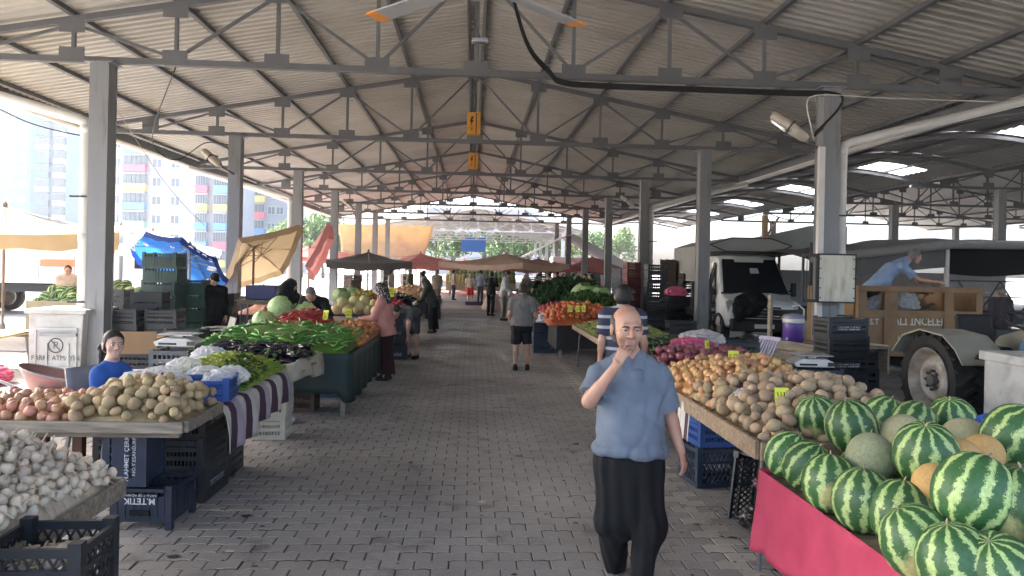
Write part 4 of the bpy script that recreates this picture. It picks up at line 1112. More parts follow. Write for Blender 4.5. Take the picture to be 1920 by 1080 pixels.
# cloth-covered table: bags, beans
table('table under a striped cloth with a blue crate and green beans', -3.35, -1.97, 6.02, 8.0, .74, lip=0, legs=False)
STR = [mat('cloth_stripe_white', (.55, .52, .48), .9, .15, 8, .2, 200), mat('cloth_stripe_plum', (.07, .035, .06), .9, .15, 8, .2, 200), mat('cloth_stripe_mauve', (.42, .36, .42), .9, .15, 8, .2, 200)]
b = MB(); nu, nv = 44, 14; pr = [(-1.6, .775), (-.1, .775), (0, .765), (.035, .70), (.05, .55), (.045, .42)]
def drape(u, v):
    y = 6.0 + u * 2.0; s = v * (len(pr) - 1); k = min(int(s), len(pr) - 2); f = s - k
    dx = pr[k][0] * (1 - f) + pr[k + 1][0] * f; z = pr[k][1] * (1 - f) + pr[k + 1][1] * f
    lo = .25 * math.sin(u * 2.4 + .3) if z < .7 else 0
    if z < .76: dx += .025 * math.sin(y * 16) * (.78 - z) * 3; z += lo * (.7 - z) * -.6 + (.18 * (u > .45) * (.76 - z) * 1.2)
    return (-1.95 + dx, y, z + .004 * math.sin(y * 9 + dx * 7))
b.grid(nu, nv, drape)
for k in range(len(b.f)): b.m[k] = [0, 1, 2, 0, 1, 0][(k % nu) // 3 % 6]
o = b.build('striped_cloth', STR, None, True); md = o.modifiers.new('t', 'SOLIDIFY'); md.thickness = .004
tag(o, 'striped plum and white cloth hanging off the bean table', 'cloth')
crate((-2.28, 6.34, .782), 'bright blue crate full of clear plastic bags', PLU, (.62, .38, .17), 'slot', R(6))
for i, (px, py, r) in enumerate(((262, 712, .13), (300, 703, .15), (345, 690, .15), (385, 700, .14), (415, 708, .13), (330, 712, .12), (436, 700, .12))):
    p = at(px, py, .93); bag((p.x, p.y, .90 - .02 * (i % 2)), ['clear plastic bag leftmost beside the girl', 'clear bag between the girl and the blue crate', 'clear bag bulging over the middle of the blue crate', 'clear bag at the back of the blue crate', 'clear bag against the beans in the blue crate', 'clear bag lying low in front of the blue crate', 'clear bag at the right end of the blue crate'][i], r=r, seed=i + 3, sc=(1, .9, 1.1), rz=i)
p = at(393, 665, .95); bag((p.x, p.y, .92), 'white bag behind the pile of beans', mat('bag_white', (.7, .7, .72), .45, .08, 10, .3, 50, trans=.25), .15, 22)
bz = mound(-2.78, -2.0, 6.72, 8.25, .76, .19, .7, .02, 9)
heap_mesh('bean_heap', bz, -2.78, -2.0, 6.72, 8.25, BEAN, 'green beans underneath the pile', .01)
sliver_heap('green_beans', BEAN, 1500, bz, (-2.78, -2.0, 6.72, 8.25), .13, .0055, 'pile of thin yellow green beans on the striped cloth', 3, .3)
sliver_heap('bean_tips', mat('bean_yellow', (.34, .36, .05), .5, .2, 20), 700, lambda x, y: (bz(x, y) or .8) + .008, (-2.75, -2.1, 6.8, 8.2), .12, .005, 'yellower beans on top of the bean pile', 13, .3)
leaf_heap('bean_leaves', LEAF, 160, bz, (-2.3, -2.0, 6.75, 7.6), .07, 'green leaves mixed into the front of the beans', 3)
# white and brown crates under the aubergines
for k, (px, py, n, m_, st, lb) in enumerate(((500, 826, 3, PLW, 'slot', 'cream slotted crate in the tall stack under the bean cloth'), (556, 773, 1, PLR, 'slot', 'brown slotted crate under the cream one below the aubergines'))):
    p = at(px, py, 0); stack(p.x, p.y + .2, n, lb, m_, (.36, .34, .25) if k == 0 else (.46, .38, .34), st)
p = at(556, 773, 0); crate((p.x, p.y + .2, .34), 'cream slotted crate on the brown crate below the aubergines', PLW, (.50, .38, .25), 'slot')
p = at(622, 746, 0); stack(p.x, p.y + .2, 2, 'blue slotted crate at the corner of the green pepper stall', mat('plastic_steel_blue', (.06, .12, .22), .45, .15, 5), (.50, .38, .28), 'slot')
tag(link('plastic_bag', bag_mesh(31, .09, MATS['bag_white']), None, at(535, 788, .03)), 'small white bag on the paving by the cream crates', 'bag')
# aubergines
table('table of aubergines edged with a canvas sheet', -3.3, -1.80, 8.22, 9.35, .76, lip=0, legs=False)
ez = mound(-3.15, -1.85, 8.25, 9.3, .77, .07, .6, .02, 12)
heap_mesh('aubergine_heap', ez, -3.15, -1.85, 8.25, 9.3, EGG, 'aubergines underneath the pile', .03)
EM = [egg_mesh(i) for i in range(5)]
strew('aubergine', EM, spots(200, -3.1, -1.9, 8.3, 9.25, ez, .045, 5), .19, 'glossy dark aubergine on the canvas covered table', 'aubergine', 'aubergines on the left', 6, flat=True, svar=.2)
CANV = mat('canvas_sheet', (.36, .32, .25), .9, .2, 7, .3, 180)
prc = [(-.06, .80), (0, .83), (.03, .80), (.06, .70), (.07, .60)]
def canvas(u, v):
    s = v * 4; k = min(int(s), 3); f = s - k; t = u * 2.3
    dx = prc[k][0] * (1 - f) + prc[k + 1][0] * f; z = prc[k][1] * (1 - f) + prc[k + 1][1] * f
    z += .03 * math.sin(t * 7) * (v > .1) - .05 * v * math.sin(t * 3 + 1)
    if t < 1.0: return (-2.75 + .85 * t + .05 * t, 8.2 - dx + .03 * math.sin(t * 12) * v, z)
    return (-1.86 + dx + .04 * math.sin(t * 11) * v, 8.2 + (t - 1.0) * 1.0, z)
cloth_panel('canvas_sheet', canvas, CANV, 'beige canvas sheet draped over the edge of the aubergine table', 'cloth', 40, 10, .006)
# green pepper stall with dark green cover
GC = mat('cover_dark_green', (.012, .030, .028), .6, .2, 4, .2, 60)
t = thing('covered_stall', 'long stall under a dark green cover with peppers and onions', 'stall', (-2.5, 11.2, 0))
b = MB(); b.bb(-1.02, 1.0, -1.75, 1.75, .74, .78); b.build('stall_top', GC, t)
def skirt(u, v):
    per = u * 5.6; 
    if per < 2.0: x, y = -1.03 + per, -1.77; nx, ny = 0, -1
    else: x, y = 1.02, -1.77 + (per - 2.0); nx, ny = 1, 0
    w = .025 * math.sin(per * 12) * v
    return (x + nx * w, y + ny * w, .80 - v * (.62 if per > 1.9 else .5))
o = cloth_panel('skirt', skirt, GC, None, None, 60, 6, .005, t)
for sx in (-1, 1):
    for sy in (-1, 0, 1): b = MB(); b.bb(sx * .9 - .03, sx * .9 + .03, sy * 1.6 - .03, sy * 1.6 + .03, 0, .74); b.build('leg', WOODG, t)
pz = mound(-3.5, -1.55, 9.5, 11.4, .79, .27, .7, .02, 15)
heap_mesh('pepper_heap', pz, -3.5, -1.55, 9.5, 11.4, PEP, 'green peppers underneath the pile', .02)
PPM = [pepper_mesh(PEP, i) for i in range(6)]; PRM = [pepper_mesh(PEPR, i + 20) for i in range(4)]
strew('green_pepper', PPM, spots(330, -3.45, -1.6, 9.55, 11.35, pz, .032, 7)[:300], .19, 'long green pepper piled on the dark green stall', 'pepper', 'green peppers on the covered stall', 8, flat=True, svar=.25)
rz_ = mound(-3.1, -2.1, 11.3, 12.3, .80, .36, .7, .02, 16)
heap_mesh('red_pepper_heap', rz_, -3.1, -2.1, 11.3, 12.3, PEPR, 'red peppers underneath the pile', .02)
strew('red_pepper', PRM, spots(150, -3.05, -2.15, 11.35, 12.25, rz_, .03, 8), .13, 'small red pepper behind the green ones', 'pepper', 'red peppers on the covered stall', 9, flat=True)
TM_ = [bm_mesh(blob(1, 2, .04, 2, 40 + i, (1, 1, .86)), 'onion', mat('onion_reddish', (0.42, 0.13, 0.055), .4, .2, 8, orand=.25, hrand=.02)) for i in range(2)]
heap_of('amber_onion', [onion_mesh(mat('onion_amber', (.46, .17, .06), .4, .2, 9, orand=.25, hrand=.025), i) for i in range(3)], 210, (-2.15, -1.48, 10.4, 12.9), .79, .17, .036, 'amber onion beside the woman in pink', 'onion', 'amber onions on the covered stall', MATS['onion_amber'], 17, pw=.6, upright=.8)
price((-2.0, 12.4, .98), 'yellow price card among the amber onions', R(20)); price((-2.25, 11.6, 1.0), 'yellow price card between red peppers and amber onions', R(-30))
CBM = [cabbage_mesh(i) for i in range(3)]
for i, (px, py, z, s, lb) in enumerate(((526, 580, 1.14, .20, 'tallest green cabbage, in front of the veiled woman'), (571, 590, 1.05, .20, 'green cabbage in front of the man bending in black'), (494, 603, .97, .17, 'small green cabbage at the left end of the pile'), (540, 606, .95, .15, 'green cabbage wedged between the larger ones'))):
    p = at(px, py, z); tag(link('cabbage', CBM[i % 3], None, p, rot=(.4 * i - .5, .3, i), sc=(s, s, s * 1.05)), lb, 'cabbage')

# stalls further along the left
def far_stall(label, x0, x1, y0, y1, m, z=.76):
    t = thing('market_stall', label, 'stall', ((x0 + x1) / 2, (y0 + y1) / 2, 0)); hx, hy = (x1 - x0) / 2, (y1 - y0) / 2
    b = MB(); b.bb(-hx, hx, -hy, hy, z - .05, z); b.build('stall_top', WOODG, t)
    b = MB(); b.grid(40, 4, lambda u, v: ((hx if x1 < 0 else -hx) + (.02 * math.sin(u * 60) * v) + (.012 if x1 < 0 else -.012), -hy + u * 2 * hy, z + .01 - v * .5)); b.build('skirt', m, t, True)
    b = MB(); b.grid(16, 4, lambda u, v: (-hx + u * 2 * hx, -hy - .012 - .02 * math.sin(u * 30) * v, z + .01 - v * .5)); b.build('skirt', m, t, True)
    for sx in (-1, 1):
        for sy in (-1, 1): b = MB(); b.bb(sx * hx * .9 - .03, sx * hx * .9 + .03, sy * hy * .9 - .03, sy * hy * .9 + .03, 0, z - .05); b.build('leg', WOODG, t)
    return t
SK1 = mat('skirt_black', (.02, .02, .022), .8, .2, 4); SK2 = mat('skirt_navy', (.02, .03, .07), .8, .2, 4)
far_stall('stall of yellow melons behind the woman in pink', -3.3, -1.6, 13.3, 16.6, SK1)
MM = [bm_mesh(blob(1, 3, .03, 2, 60 + i, (1, 1, .92)), 'melon', MEL) for i in range(3)]
for i, (px, py, z) in enumerate(((632, 577, .92), (652, 578, .92), (672, 577, .92), (690, 578, .92), (642, 564, 1.08), (664, 562, 1.10), (684, 561, 1.10), (676, 571, 1.0), (700, 568, 1.0), (706, 580, .92))):
    p = at(px, py + 3, z); tag(link('melon', MM[i % 3], None, (p.x, p.y, z), rot=(i, i * .7, i), sc=.125), 'round yellow melon stacked behind the woman in pink', 'melon', 'yellow melons on the left')
for i, (px, py, s) in enumerate(((640, 556, .2), (660, 550, .18))):
    p = at(px, py, 1.15); tag(link('cabbage', cabbage_mesh(i + 7), None, p, rot=(.3, .2, i), sc=s), ['pale cabbage left of the yellow melons', 'cabbage in green wrap above the yellow melons'][i], 'cabbage')
def generic(name, m, mesh_, n, box, z, h_, r, label, cat, grp, seed, **kw): heap_of(name, mesh_, n, box, z, h_, r, label, cat, grp, m, seed, **kw)
BAN = mat('banana_yellow', (.55, .42, .06), .5, .15, 8, orand=.2); RADM = mat('radish_red', (.42, .03, .05), .4, .2, 8, orand=.3)
RM = [bm_mesh(blob(1, 1, .05, 2, 90, (1, 1, .95)), 'radish', RADM)]; YM = [bm_mesh(blob(1, 1, .1, 2, 91, (1.5, .7, .7)), 'lemon', BAN)]
far_stall('stall of radishes and chillies left of the aisle', -3.2, -1.5, 17.2, 20.6, SK2)
generic('radish', RADM, RM, 150, (-2.6, -1.55, 17.3, 19.2), .77, .25, .05, 'red radish on the stall behind the bending man', 'radish', 'radishes on the left', 31, join=True)
generic('lemon', BAN, YM, 90, (-3.2, -2.3, 18.0, 20.4), .77, .42, .06, 'yellow pepper heaped high beyond the melons', 'pepper', 'yellow peppers on the left', 32, join=True)
price((-1.95, 18.2, 1.05), 'yellow price card standing in the radishes', 0, s=1.6)
far_stall('stall of onions and aubergines by the woman in dark green', -3.1, -1.6, 21.3, 25.6, SK1)
generic('onion', ONI, OM, 110, (-3.0, -1.7, 23.2, 25.4), .77, .25, .05, 'pale onion on the stall beyond the dark green coat', 'onion', 'pale onions on the left', 33, upright=.7, join=True)
ez2 = mound(-2.9, -1.65, 21.4, 23.2, .77, .25, .7, .0, 34)
heap_mesh('aubergine_heap', ez2, -2.9, -1.65, 21.4, 23.2, EGG, 'dark heap of aubergines far down the left side')
strew('aubergine', EM, spots(70, -2.8, -1.7, 21.5, 23.1, ez2, .06, 5), .2, 'dark aubergine on the far left stall', 'aubergine', 'far aubergines', 6, flat=True)
far_stall('farthest stall on the left side of the aisle', -3.2, -1.6, 26.3, 31.5, SK2)
generic('onion', ONP, OPM, 70, (-3.0, -1.7, 26.5, 31), .77, .3, .07, 'pinkish onion on the farthest left stall', 'onion', 'far pinkish onions', 36, upright=.7, join=True)
p = at(845, 585, 0)
for i, (px, py, lb) in enumerate(((826, 598, 'dark crate at the end of the left row of stalls'), (828, 588, 'second dark crate at the end of the left row'))):
    p = at(px, py, 0); stack(p.x - .3, p.y + .2, 3 - i, lb, PLB, (.56, .5, .27), 'panel')
# crate with red bags, bottle crates by the bending man
p = at(762, 675, 0); stack(p.x - .25, p.y + .2, 3, 'black crate with white lettering beside the bending man', PLB, (.50, .38, .22), 'panel', pr=('SEBZE', .07, .5, (-1,)))
# ================================================================ right side of the aisle, near to far
def wm_mat():
    m = bpy.data.materials.new('watermelon_rind'); m.use_nodes = True; nt = m.node_tree; L = nt.links.new; p = nt.nodes['Principled BSDF']
    tc = nd(nt, 'ShaderNodeTexCoord'); oi = nd(nt, 'ShaderNodeObjectInfo')
    sx = nd(nt, 'ShaderNodeSeparateXYZ'); L(tc.outputs['Object'], sx.inputs[0])
    at2 = nd(nt, 'ShaderNodeMath', operation='ARCTAN2'); L(sx.outputs[1], at2.inputs[0]); L(sx.outputs[0], at2.inputs[1])
    def noise(sc, det, dist=0):
        n = nd(nt, 'ShaderNodeTexNoise'); n.noise_dimensions = '4D'; n.inputs['Scale'].default_value = sc; n.inputs['Detail'].default_value = det; n.inputs['Roughness'].default_value = .62
        L(tc.outputs['Object'], n.inputs['Vector']); k = nd(nt, 'ShaderNodeMath', operation='MULTIPLY'); L(oi.outputs['Random'], k.inputs[0]); k.inputs[1].default_value = 40; L(k.outputs[0], n.inputs['W']); return n.outputs['Fac']
    def m2(op, a, b):
        x = nd(nt, 'ShaderNodeMath', operation=op)
        for i, v in enumerate((a, b)):
            if isinstance(v, (int, float)): x.inputs[i].default_value = v
            else: L(v, x.inputs[i])
        return x.outputs[0]
    wob = m2('MULTIPLY', m2('SUBTRACT', noise(3.2, 7), .5), 7.5)
    wob2 = m2('MULTIPLY', m2('SUBTRACT', noise(26, 6), .5), 3.6)
    ph = m2('ADD', m2('ADD', m2('MULTIPLY', at2.outputs[0], 10), wob), wob2)
    s = m2('SINE', ph, 0)
    r = nd(nt, 'ShaderNodeMapRange'); r.inputs[1].default_value = .22; r.inputs[2].default_value = .72; L(s, r.inputs[0])
    c = nd(nt, 'ShaderNodeMix', data_type='RGBA'); c.inputs[6].default_value = (.036, .110, .034, 1); c.inputs[7].default_value = (.40, .53, .20, 1); L(r.outputs[0], c.inputs[0])
    rr_ = nd(nt, 'ShaderNodeMapRange'); rr_.inputs[1].default_value = .3; rr_.inputs[2].default_value = .7; rr_.inputs[3].default_value = .72; rr_.inputs[4].default_value = 1.2; L(noise(13, 5), rr_.inputs[0])
    dp = nd(nt, 'ShaderNodeVectorMath', operation='DISTANCE'); L(tc.outputs['Object'], dp.inputs[0]); dp.inputs[1].default_value = (.75, .55, -.45)
    gs = nd(nt, 'ShaderNodeMapRange'); gs.inputs[1].default_value = .62; gs.inputs[2].default_value = .35; gs.inputs[4].default_value = .75; L(m2('ADD', dp.outputs['Value'], m2('MULTIPLY', m2('SUBTRACT', noise(6, 5), .5), .5)), gs.inputs[0])
    c2 = nd(nt, 'ShaderNodeMix', data_type='RGBA'); L(gs.outputs[0], c2.inputs[0]); L(c.outputs[2], c2.inputs[6]); c2.inputs[7].default_value = (.55, .50, .22, 1); c = c2
    hs = nd(nt, 'ShaderNodeHueSaturation'); L(c.outputs[2], hs.inputs['Color'])
    ov = nd(nt, 'ShaderNodeMapRange'); ov.inputs[3].default_value = .75; ov.inputs[4].default_value = 1.3; L(oi.outputs['Random'], ov.inputs[0])
    L(m2('MULTIPLY', rr_.outputs[0], ov.outputs[0]), hs.inputs['Value'])
    L(hs.outputs[0], p.inputs['Base Color']); p.inputs['Roughness'].default_value = .48
    bp = nd(nt, 'ShaderNodeBump'); bp.inputs['Strength'].default_value = .08; L(noise(40, 3), bp.inputs['Height']); L(bp.outputs[0], p.inputs['Normal'])
    return m
WMM = wm_mat()
def wm_mesh(i):
    b = MB(); n = 14; prof = []
    for k in range(n + 1):
        a = -math.pi / 2 + math.pi * k / n; prof.append((max(.02, math.cos(a) ** .95 if math.cos(a) > 0 else 0), math.sin(a) * 1.10 - (.05 * math.exp(-((a - 1.5) / .16) ** 2))))
    b.lathe(prof, 32, wob=lambda a, k: 1 + .012 * math.sin(11 * a) + .015 * math.sin(2 * a + i)); return b.mesh('rind', WMM, True)
WM = [wm_mesh(i) for i in range(3)]
stb = MB(); stb.tube([(0, 0, 1.03), (.02, .01, 1.12), (.07, .02, 1.2)], [.05, .03, .025], 6); STEMW = stb.mesh('stalk', STEMM, True)
table('plank table carrying the watermelons in front', 1.80, 3.6, 2.2, 4.42, .70, lip=0)
WLIST = [(1476, 852, .845, .128, 'first watermelon in the front row, beside the potatoes'), (1512, 872, .85, .130, 'second watermelon in the front row from the potatoes'), (1556, 906, .85, .138, 'third watermelon in the front row from the potatoes'),
         (1618, 938, .85, .142, 'fourth watermelon in the front row, below the netted melon'), (1688, 962, .84, .140, 'watermelon half hidden behind the fifth one in front'), (1722, 1018, .85, .142, 'watermelon in the front row directly left of the bottom corner pair'),
         (1794, 1058, .85, .142, 'watermelon at the bottom edge of the picture'), (1872, 1078, .84, .145, 'watermelon cut by the bottom right corner'),
         (1532, 782, 1.00, .135, 'farthest left watermelon on the upper row'), (1596, 800, 1.04, .148, 'broad striped watermelon on top beside the netted melon'), (1655, 783, 1.00, .135, 'dark watermelon behind the broad striped one'),
         (1712, 795, 1.0, .135, 'watermelon with curled stalk at the back middle'), (1785, 790, .98, .150, 'long watermelon at the back right'), (1736, 852, 1.06, .150, 'large watermelon on top in the middle of the pile'),
         (1824, 924, 1.06, .150, 'large watermelon on top above the bottom corner pair'), (1905, 820, 1.08, .165, 'biggest watermelon at the right edge of the picture'), (1908, 948, 1.02, .150, 'watermelon at the right edge below the biggest one')]
rr = random.Random(2)
for i, (px, py, z, r, lb) in enumerate(WLIST):
    p = at(px, py, z); t = thing('watermelon', lb, 'watermelon', (p.x, p.y, z)); t.rotation_euler = (rr.uniform(-.5, .35), rr.uniform(-.45, .45), rr.uniform(0, 6.28))
    link('rind', WM[i % 3], t, sc=r); link('stalk', STEMW, t, sc=r)
for i, (x, y, z) in enumerate(((2.15, 3.95, .84), (2.45, 4.1, .84), (2.2, 3.4, .84), (2.5, 3.55, .84), (2.8, 3.9, .84), (3.1, 4.1, .84), (2.3, 2.9, .84), (2.75, 3.2, .84), (3.05, 3.6, .84), (3.3, 4.15, .84), (2.6, 2.7, .84), (2.3, 2.5, .84))):
    t = thing('watermelon', 'watermelon buried under the upper ones on the pink covered table', 'watermelon', (x, y, z), 0, 'buried watermelons'); t.rotation_euler = (i, i * .5, i); link('rind', WM[i % 3], t, sc=.14)
NET = mat('melon_netted', (.27, .32, .17), .8, .15, 6, .6, 90, col2=(.42, .42, .28), mixscale=34, mixpos=.52, mixw=.05)
ORM_ = mat('melon_orange', (.58, .34, .11), .7, .12, 6, .35, 70, col2=(.66, .45, .2), mixscale=30, mixpos=.54, mixw=.06)
TANM = mat('melon_tan', (.42, .40, .22), .75, .12, 6, .5, 80, col2=(.52, .48, .3), mixscale=32, mixpos=.53, mixw=.05)
for i, (px, py, z, r, m_, lb) in enumerate(((1632, 858, .98, .122, NET, 'green netted melon between the watermelons'), (1692, 816, 1.02, .115, TANM, 'tan netted melon left of the large top watermelon'), (1808, 824, 1.0, .125, TANM, 'tan netted melon right of the large top watermelon'),
                                             (1796, 858, 1.03, .098, ORM_, 'orange melon with a dark scar above the top watermelon'), (1842, 852, 1.02, .100, ORM_, 'orange melon beside the right edge watermelon'), (1752, 908, .98, .095, ORM_, 'orange melon between two large watermelons'))):
    p = at(px, py, z); t = thing('melon', lb, 'melon', (p.x, p.y, z)); t.rotation_euler = (i * .9, i * .6, i)
    link('rind', bm_mesh(blob(1, 4, .02, 2, 70 + i, (1, 1, 1.06)), 'rind', m_), t, sc=r); link('stalk', STEMW, t, sc=r)
# cloth over the front of the watermelon table
PINK = mat('cloth_pink', (.50, .055, .115), .85, .14, 3, .35, 240, col2=(.40, .035, .085), mixscale=4, mixpos=.58, mixw=.2)
def pinkc(u, v):
    t = u * 3.1 - .55                      # runs round the corner of the table, then along the aisle edge
    fl = .02 * v * v + .02 * v * math.sin(t * 6) + .012 * v * math.sin(t * 17 + 2 * v) + .006 * math.sin(t * 31) * v
    if t < 0: x, y, z = 1.77 - t * 1.0 - .01, 4.45 + .03 * v, .735 - v * (.38 + .10 * math.sin(t * 5))
    else: x, y, z = 1.77 - fl, 4.45 - t * 1.0, .735 - v * (.44 - .02 * t + .03 * math.sin(t * 3))
    k = math.exp(-(t / .12) ** 2); x -= .01 * k * v; y += .03 * k * v; z -= .06 * k * v
    return (x, y, z)
cloth_panel('table_cloth', pinkc, PINK, 'bright pink cloth hanging down the front of the watermelon table', 'cloth', 62, 12, .003)
tag(link('plastic_bag', bag_mesh(9, .09, BAGB), None, at(1862, 808, 1.0), sc=(1, 1, 1.5)), 'blue plastic bag behind the orange melons', 'bag')

# potato and onion table
table('long plank table of potatoes and onions with metal legs', 1.82, 3.15, 4.58, 8.15, .80, lip=.07, m=WOOD)
table('lower plank trestle under the potato table', 1.86, 2.9, 4.2, 4.55, .66, lip=.0, m=WOOD, planks=2)
pz2 = mound(1.86, 3.12, 4.6, 6.25, .81, .22, .75, .02, 41)
heap_of('dusty_potato', PMB, 300, (1.86, 3.12, 4.6, 6.25), .81, .22, .046, 'dusty brown potato on the right plank table', 'potato', 'potatoes on the right table', POTB, 41, pw=.75, edge=.02)
heap_of('golden_onion', OM, 300, (1.84, 3.12, 5.75, 7.55), .81, .24, .038, 'golden onion on the long right table', 'onion', 'golden onions on the right table', ONI, 42, pw=.6, edge=.02, upright=.8)
heap_of('red_onion', ORM, 150, (1.9, 3.1, 7.45, 8.25), .81, .20, .042, 'red onion behind the golden onions', 'onion', 'red onions on the right table', ONR, 43, pw=.6, edge=.02, upright=.9)
p = at(1470, 765, 1.02); price((p.x, p.y, .97), 'yellow price card leaning on the dusty potatoes', R(-12), -.5, .95)
p = at(1376, 690, 1.0); price((p.x, p.y, .96), 'yellow price card behind the golden onions', R(-8), -.15, 1.0)
p = at(1328, 672, 1.0); price((p.x, p.y, .98), 'yellow price card standing in the red onions', R(50), -.1, 1.05)
p = at(1402, 742, 1.0); bag((p.x, p.y, .99), 'white bag between golden onions and potatoes', MATS['bag_white'], .09, 41)
STR2 = cloth_panel('striped_cloth', lambda u, v: (1.80 - .02 * v + .012 * math.sin(u * 9), 6.0 + u * .35, .83 - v * .3), mat('cloth_stripe_white', (.55, .52, .48)), 'white striped cloth hanging at the onion end of the table', 'cloth', 12, 8)
STR2.data.materials.append(mat('cloth_stripe_plum', (.07, .035, .06)))
for q in STR2.data.polygons: q.material_index = 1 if (q.index % 12) in (2, 3, 7, 8) else 0
crate((2.28, 6.75, .0), 'navy lattice crate standing under the onion table', PLN, (.56, .40, .34), 'lattice', R(8)); crate((2.30, 6.75, .36), 'blue crate on the navy lattice crate under the onions', PLU, (.56, .40, .24), 'slot', R(8))
crate((2.42, 5.75, .19), 'black crate tipped on its side under the potato table', PLB, (.58, .40, .30), 'lattice', rot=(R(8), R(-82), R(25)))
crate((2.45, 5.15, .02), 'black lattice crate with white lettering lying behind the pink cloth', PLB, (.56, .40, .28), 'lattice', rot=(R(-24), 0, R(38)), print_=('TEK-TAR', .06, .25, (-1,)))
tag(link('plastic_bag', bag_mesh(12, .16, mat('bag_black', (.012, .012, .014), .3, .1, 10, .3, 60)), None, (2.2, 5.35, .10)), 'black rubbish bag under the potato table', 'bag')
tag(link('plastic_bag', bag_mesh(14, .10, mat('bag_maroon', (.12, .03, .04), .4, .1, 10)), None, (2.32, 5.6, .30)), 'maroon bag stuffed in the tipped crate', 'bag')
crate((2.6, 7.6, .0), 'black crate in the dark under the red onions', PLB, (.58, .4, .3), 'slot'); crate((2.75, 6.1, .0), 'black crate at the back under the potatoes', PLB, (.58, .4, .3), 'slot', R(20))
# dark peppers and greens
table('board table of dark curled peppers beyond the red onions', 2.0, 3.6, 8.4, 11.2, .76, m=WOODG, lip=.06)
dz = mound(2.02, 3.58, 8.42, 11.18, .77, .17, .6, .02, 51)
heap_mesh('pepper_heap', dz, 2.02, 3.58, 8.42, 11.18, LEAFD, 'dark peppers underneath the pile', .02)
DPM = [pepper_mesh(mat('pepper_dark', (.030, .050, .020), .35, .3, 10, orand=.4), i + 50, 1.0, .07, .5) for i in range(5)]
strew('dark_pepper', DPM, spots(300, 2.05, 3.55, 8.45, 11.1, dz, .036, 52), .22, 'curled dark green pepper on the right board table', 'pepper', 'dark peppers on the right', 53, flat=True, svar=.25)
p = at(1300, 650, .98); bag((p.x, p.y, .97), 'bright pink bag on the dark peppers', BAGP, .20, 51, (1.2, 1, .9)); p = at(1322, 640, 1.05); bag((p.x, p.y + .15, 1.03), 'clear bag puffed up behind the pink one', BAG, .20, 52, (1.2, 1, 1.0))
crate((3.55, 9.9, .78), 'black crate behind the pink bag', PLB, (.58, .4, .2), 'panel', R(-5))
# beans, net onions, greens on the right further on
table('narrow plank table of pale beans behind the walking man', 2.02, 3.3, 11.3, 14.6, .78, m=WOOD, lip=.05)
bz2 = mound(2.06, 3.28, 11.6, 14.6, .79, .18, .7, .01, 61)
heap_mesh('bean_heap', bz2, 2.06, 3.28, 11.6, 14.6, BEAN, 'pale beans underneath the pile'); sliver_heap('pale_beans', mat('bean_pale', (.30, .30, .10), .6, .3, 20), 1300, bz2, (2.06, 3.28, 11.6, 14.6), .12, .009, 'pile of pale green beans on the narrow right table', 62, .3)
far_stall('stall under red net bags of onions', 1.75, 3.4, 15.0, 17.0, SK1)
heap_of('orange_onion', [onion_mesh(mat('onion_orange', (.52, .14, .045), .4, .2, 8, orand=.25, hrand=.02), i) for i in range(2)], 230, (1.55, 3.1, 14.95, 16.8), .80, .28, .052, 'orange red onion in the mound on the right stall', 'onion', 'orange onions on the right', MATS['onion_orange'], 63, pw=.55, upright=.9)
p = at(1057, 580, 1.05)
for i, px in enumerate((1070, 1083, 1094)): p = at(px, 578, 1.12); price((p.x, p.y, 1.0), 'price card on the orange onions, %s of three from the aisle' % NTH[i], R(-15 * i), -.1, .85)
for i in range(2): p = at(1012 + 16 * i, 662, 0); stack(p.x + .1, p.y + .2 + .5 * i, 2, ['navy crate on the paving beside the woman in shorts', 'navy crate behind the one beside the woman in shorts'][i], PLN, (.5, .4, .34), 'panel')
p = at(1012, 598, .80); bag((p.x + .1, p.y, .78), 'white bag on the navy crates by the woman in shorts', MATS['bag_white'], .18, 61)
p = at(1183, 578, 1.0); bag((3.2, 15.3, 1.0), 'white sack beside the pale beans', MATS['bag_white'], .22, 62)
far_stall('stall of radishes and lettuce right of the woman in shorts', 1.7, 3.6, 17.4, 20.4, SK2)
generic('radish', RADM, RM, 120, (1.75, 2.7, 17.5, 20.2), .77, .22, .05, 'red radish on the right stall', 'radish', 'radishes on the right', 64, join=True)
lz = mound(2.3, 3.8, 17.5, 20.8, .78, .38, .8, .05, 65); heap_mesh('lettuce_heap', lz, 2.3, 3.8, 17.5, 20.8, LEAF, 'green lettuce underneath the pile', .02); leaf_heap('lettuce_leaves', LEAF, 900, lz, (2.3, 3.8, 17.5, 20.8), .16, 'pile of green lettuce leaves on the right stall', 66)
for i, (px, py, s) in enumerate(((1100, 553, .33), (1125, 556, .28))): p = atY(px, py, 20.4 - i); tag(link('cabbage', cabbage_mesh(i + 11), None, p, rot=(.3, .1, i), sc=(s * 1.25, s, s)), ['large pale cabbage on top of the right lettuce', 'second pale cabbage right of the large one'][i], 'cabbage')
far_stall('stall of dark leafy greens in front of two men in black', 1.9, 4.4, 21.2, 26.5, SK1)
dz2 = mound(2.0, 4.3, 21.3, 26.4, .78, .65, .8, .05, 67); heap_mesh('greens_heap', dz2, 2.0, 4.3, 21.3, 26.4, LEAFD, 'dark greens underneath the mound', .02); leaf_heap('dark_greens', mat('leafy_deep', (.022, .065, .018), .5, .3, 12, trans=.1), 1600, dz2, (2.0, 4.3, 21.3, 26.4), .2, 'tall mound of dark leafy greens on the right', 68)
far_stall('farthest stall on the right side of the aisle', 1.9, 3.8, 27.5, 32, SK2)
gz3 = mound(1.9, 3.8, 27.5, 32, .78, .3, .8, .05, 69); heap_mesh('greens_heap', gz3, 1.9, 3.8, 27.5, 32, LEAFD, 'greens on the farthest right stall'); leaf_heap('mixed_greens', LEAF, 500, gz3, (1.9, 3.8, 27.5, 32), .2, 'mixed greens on the farthest right stall', 70)
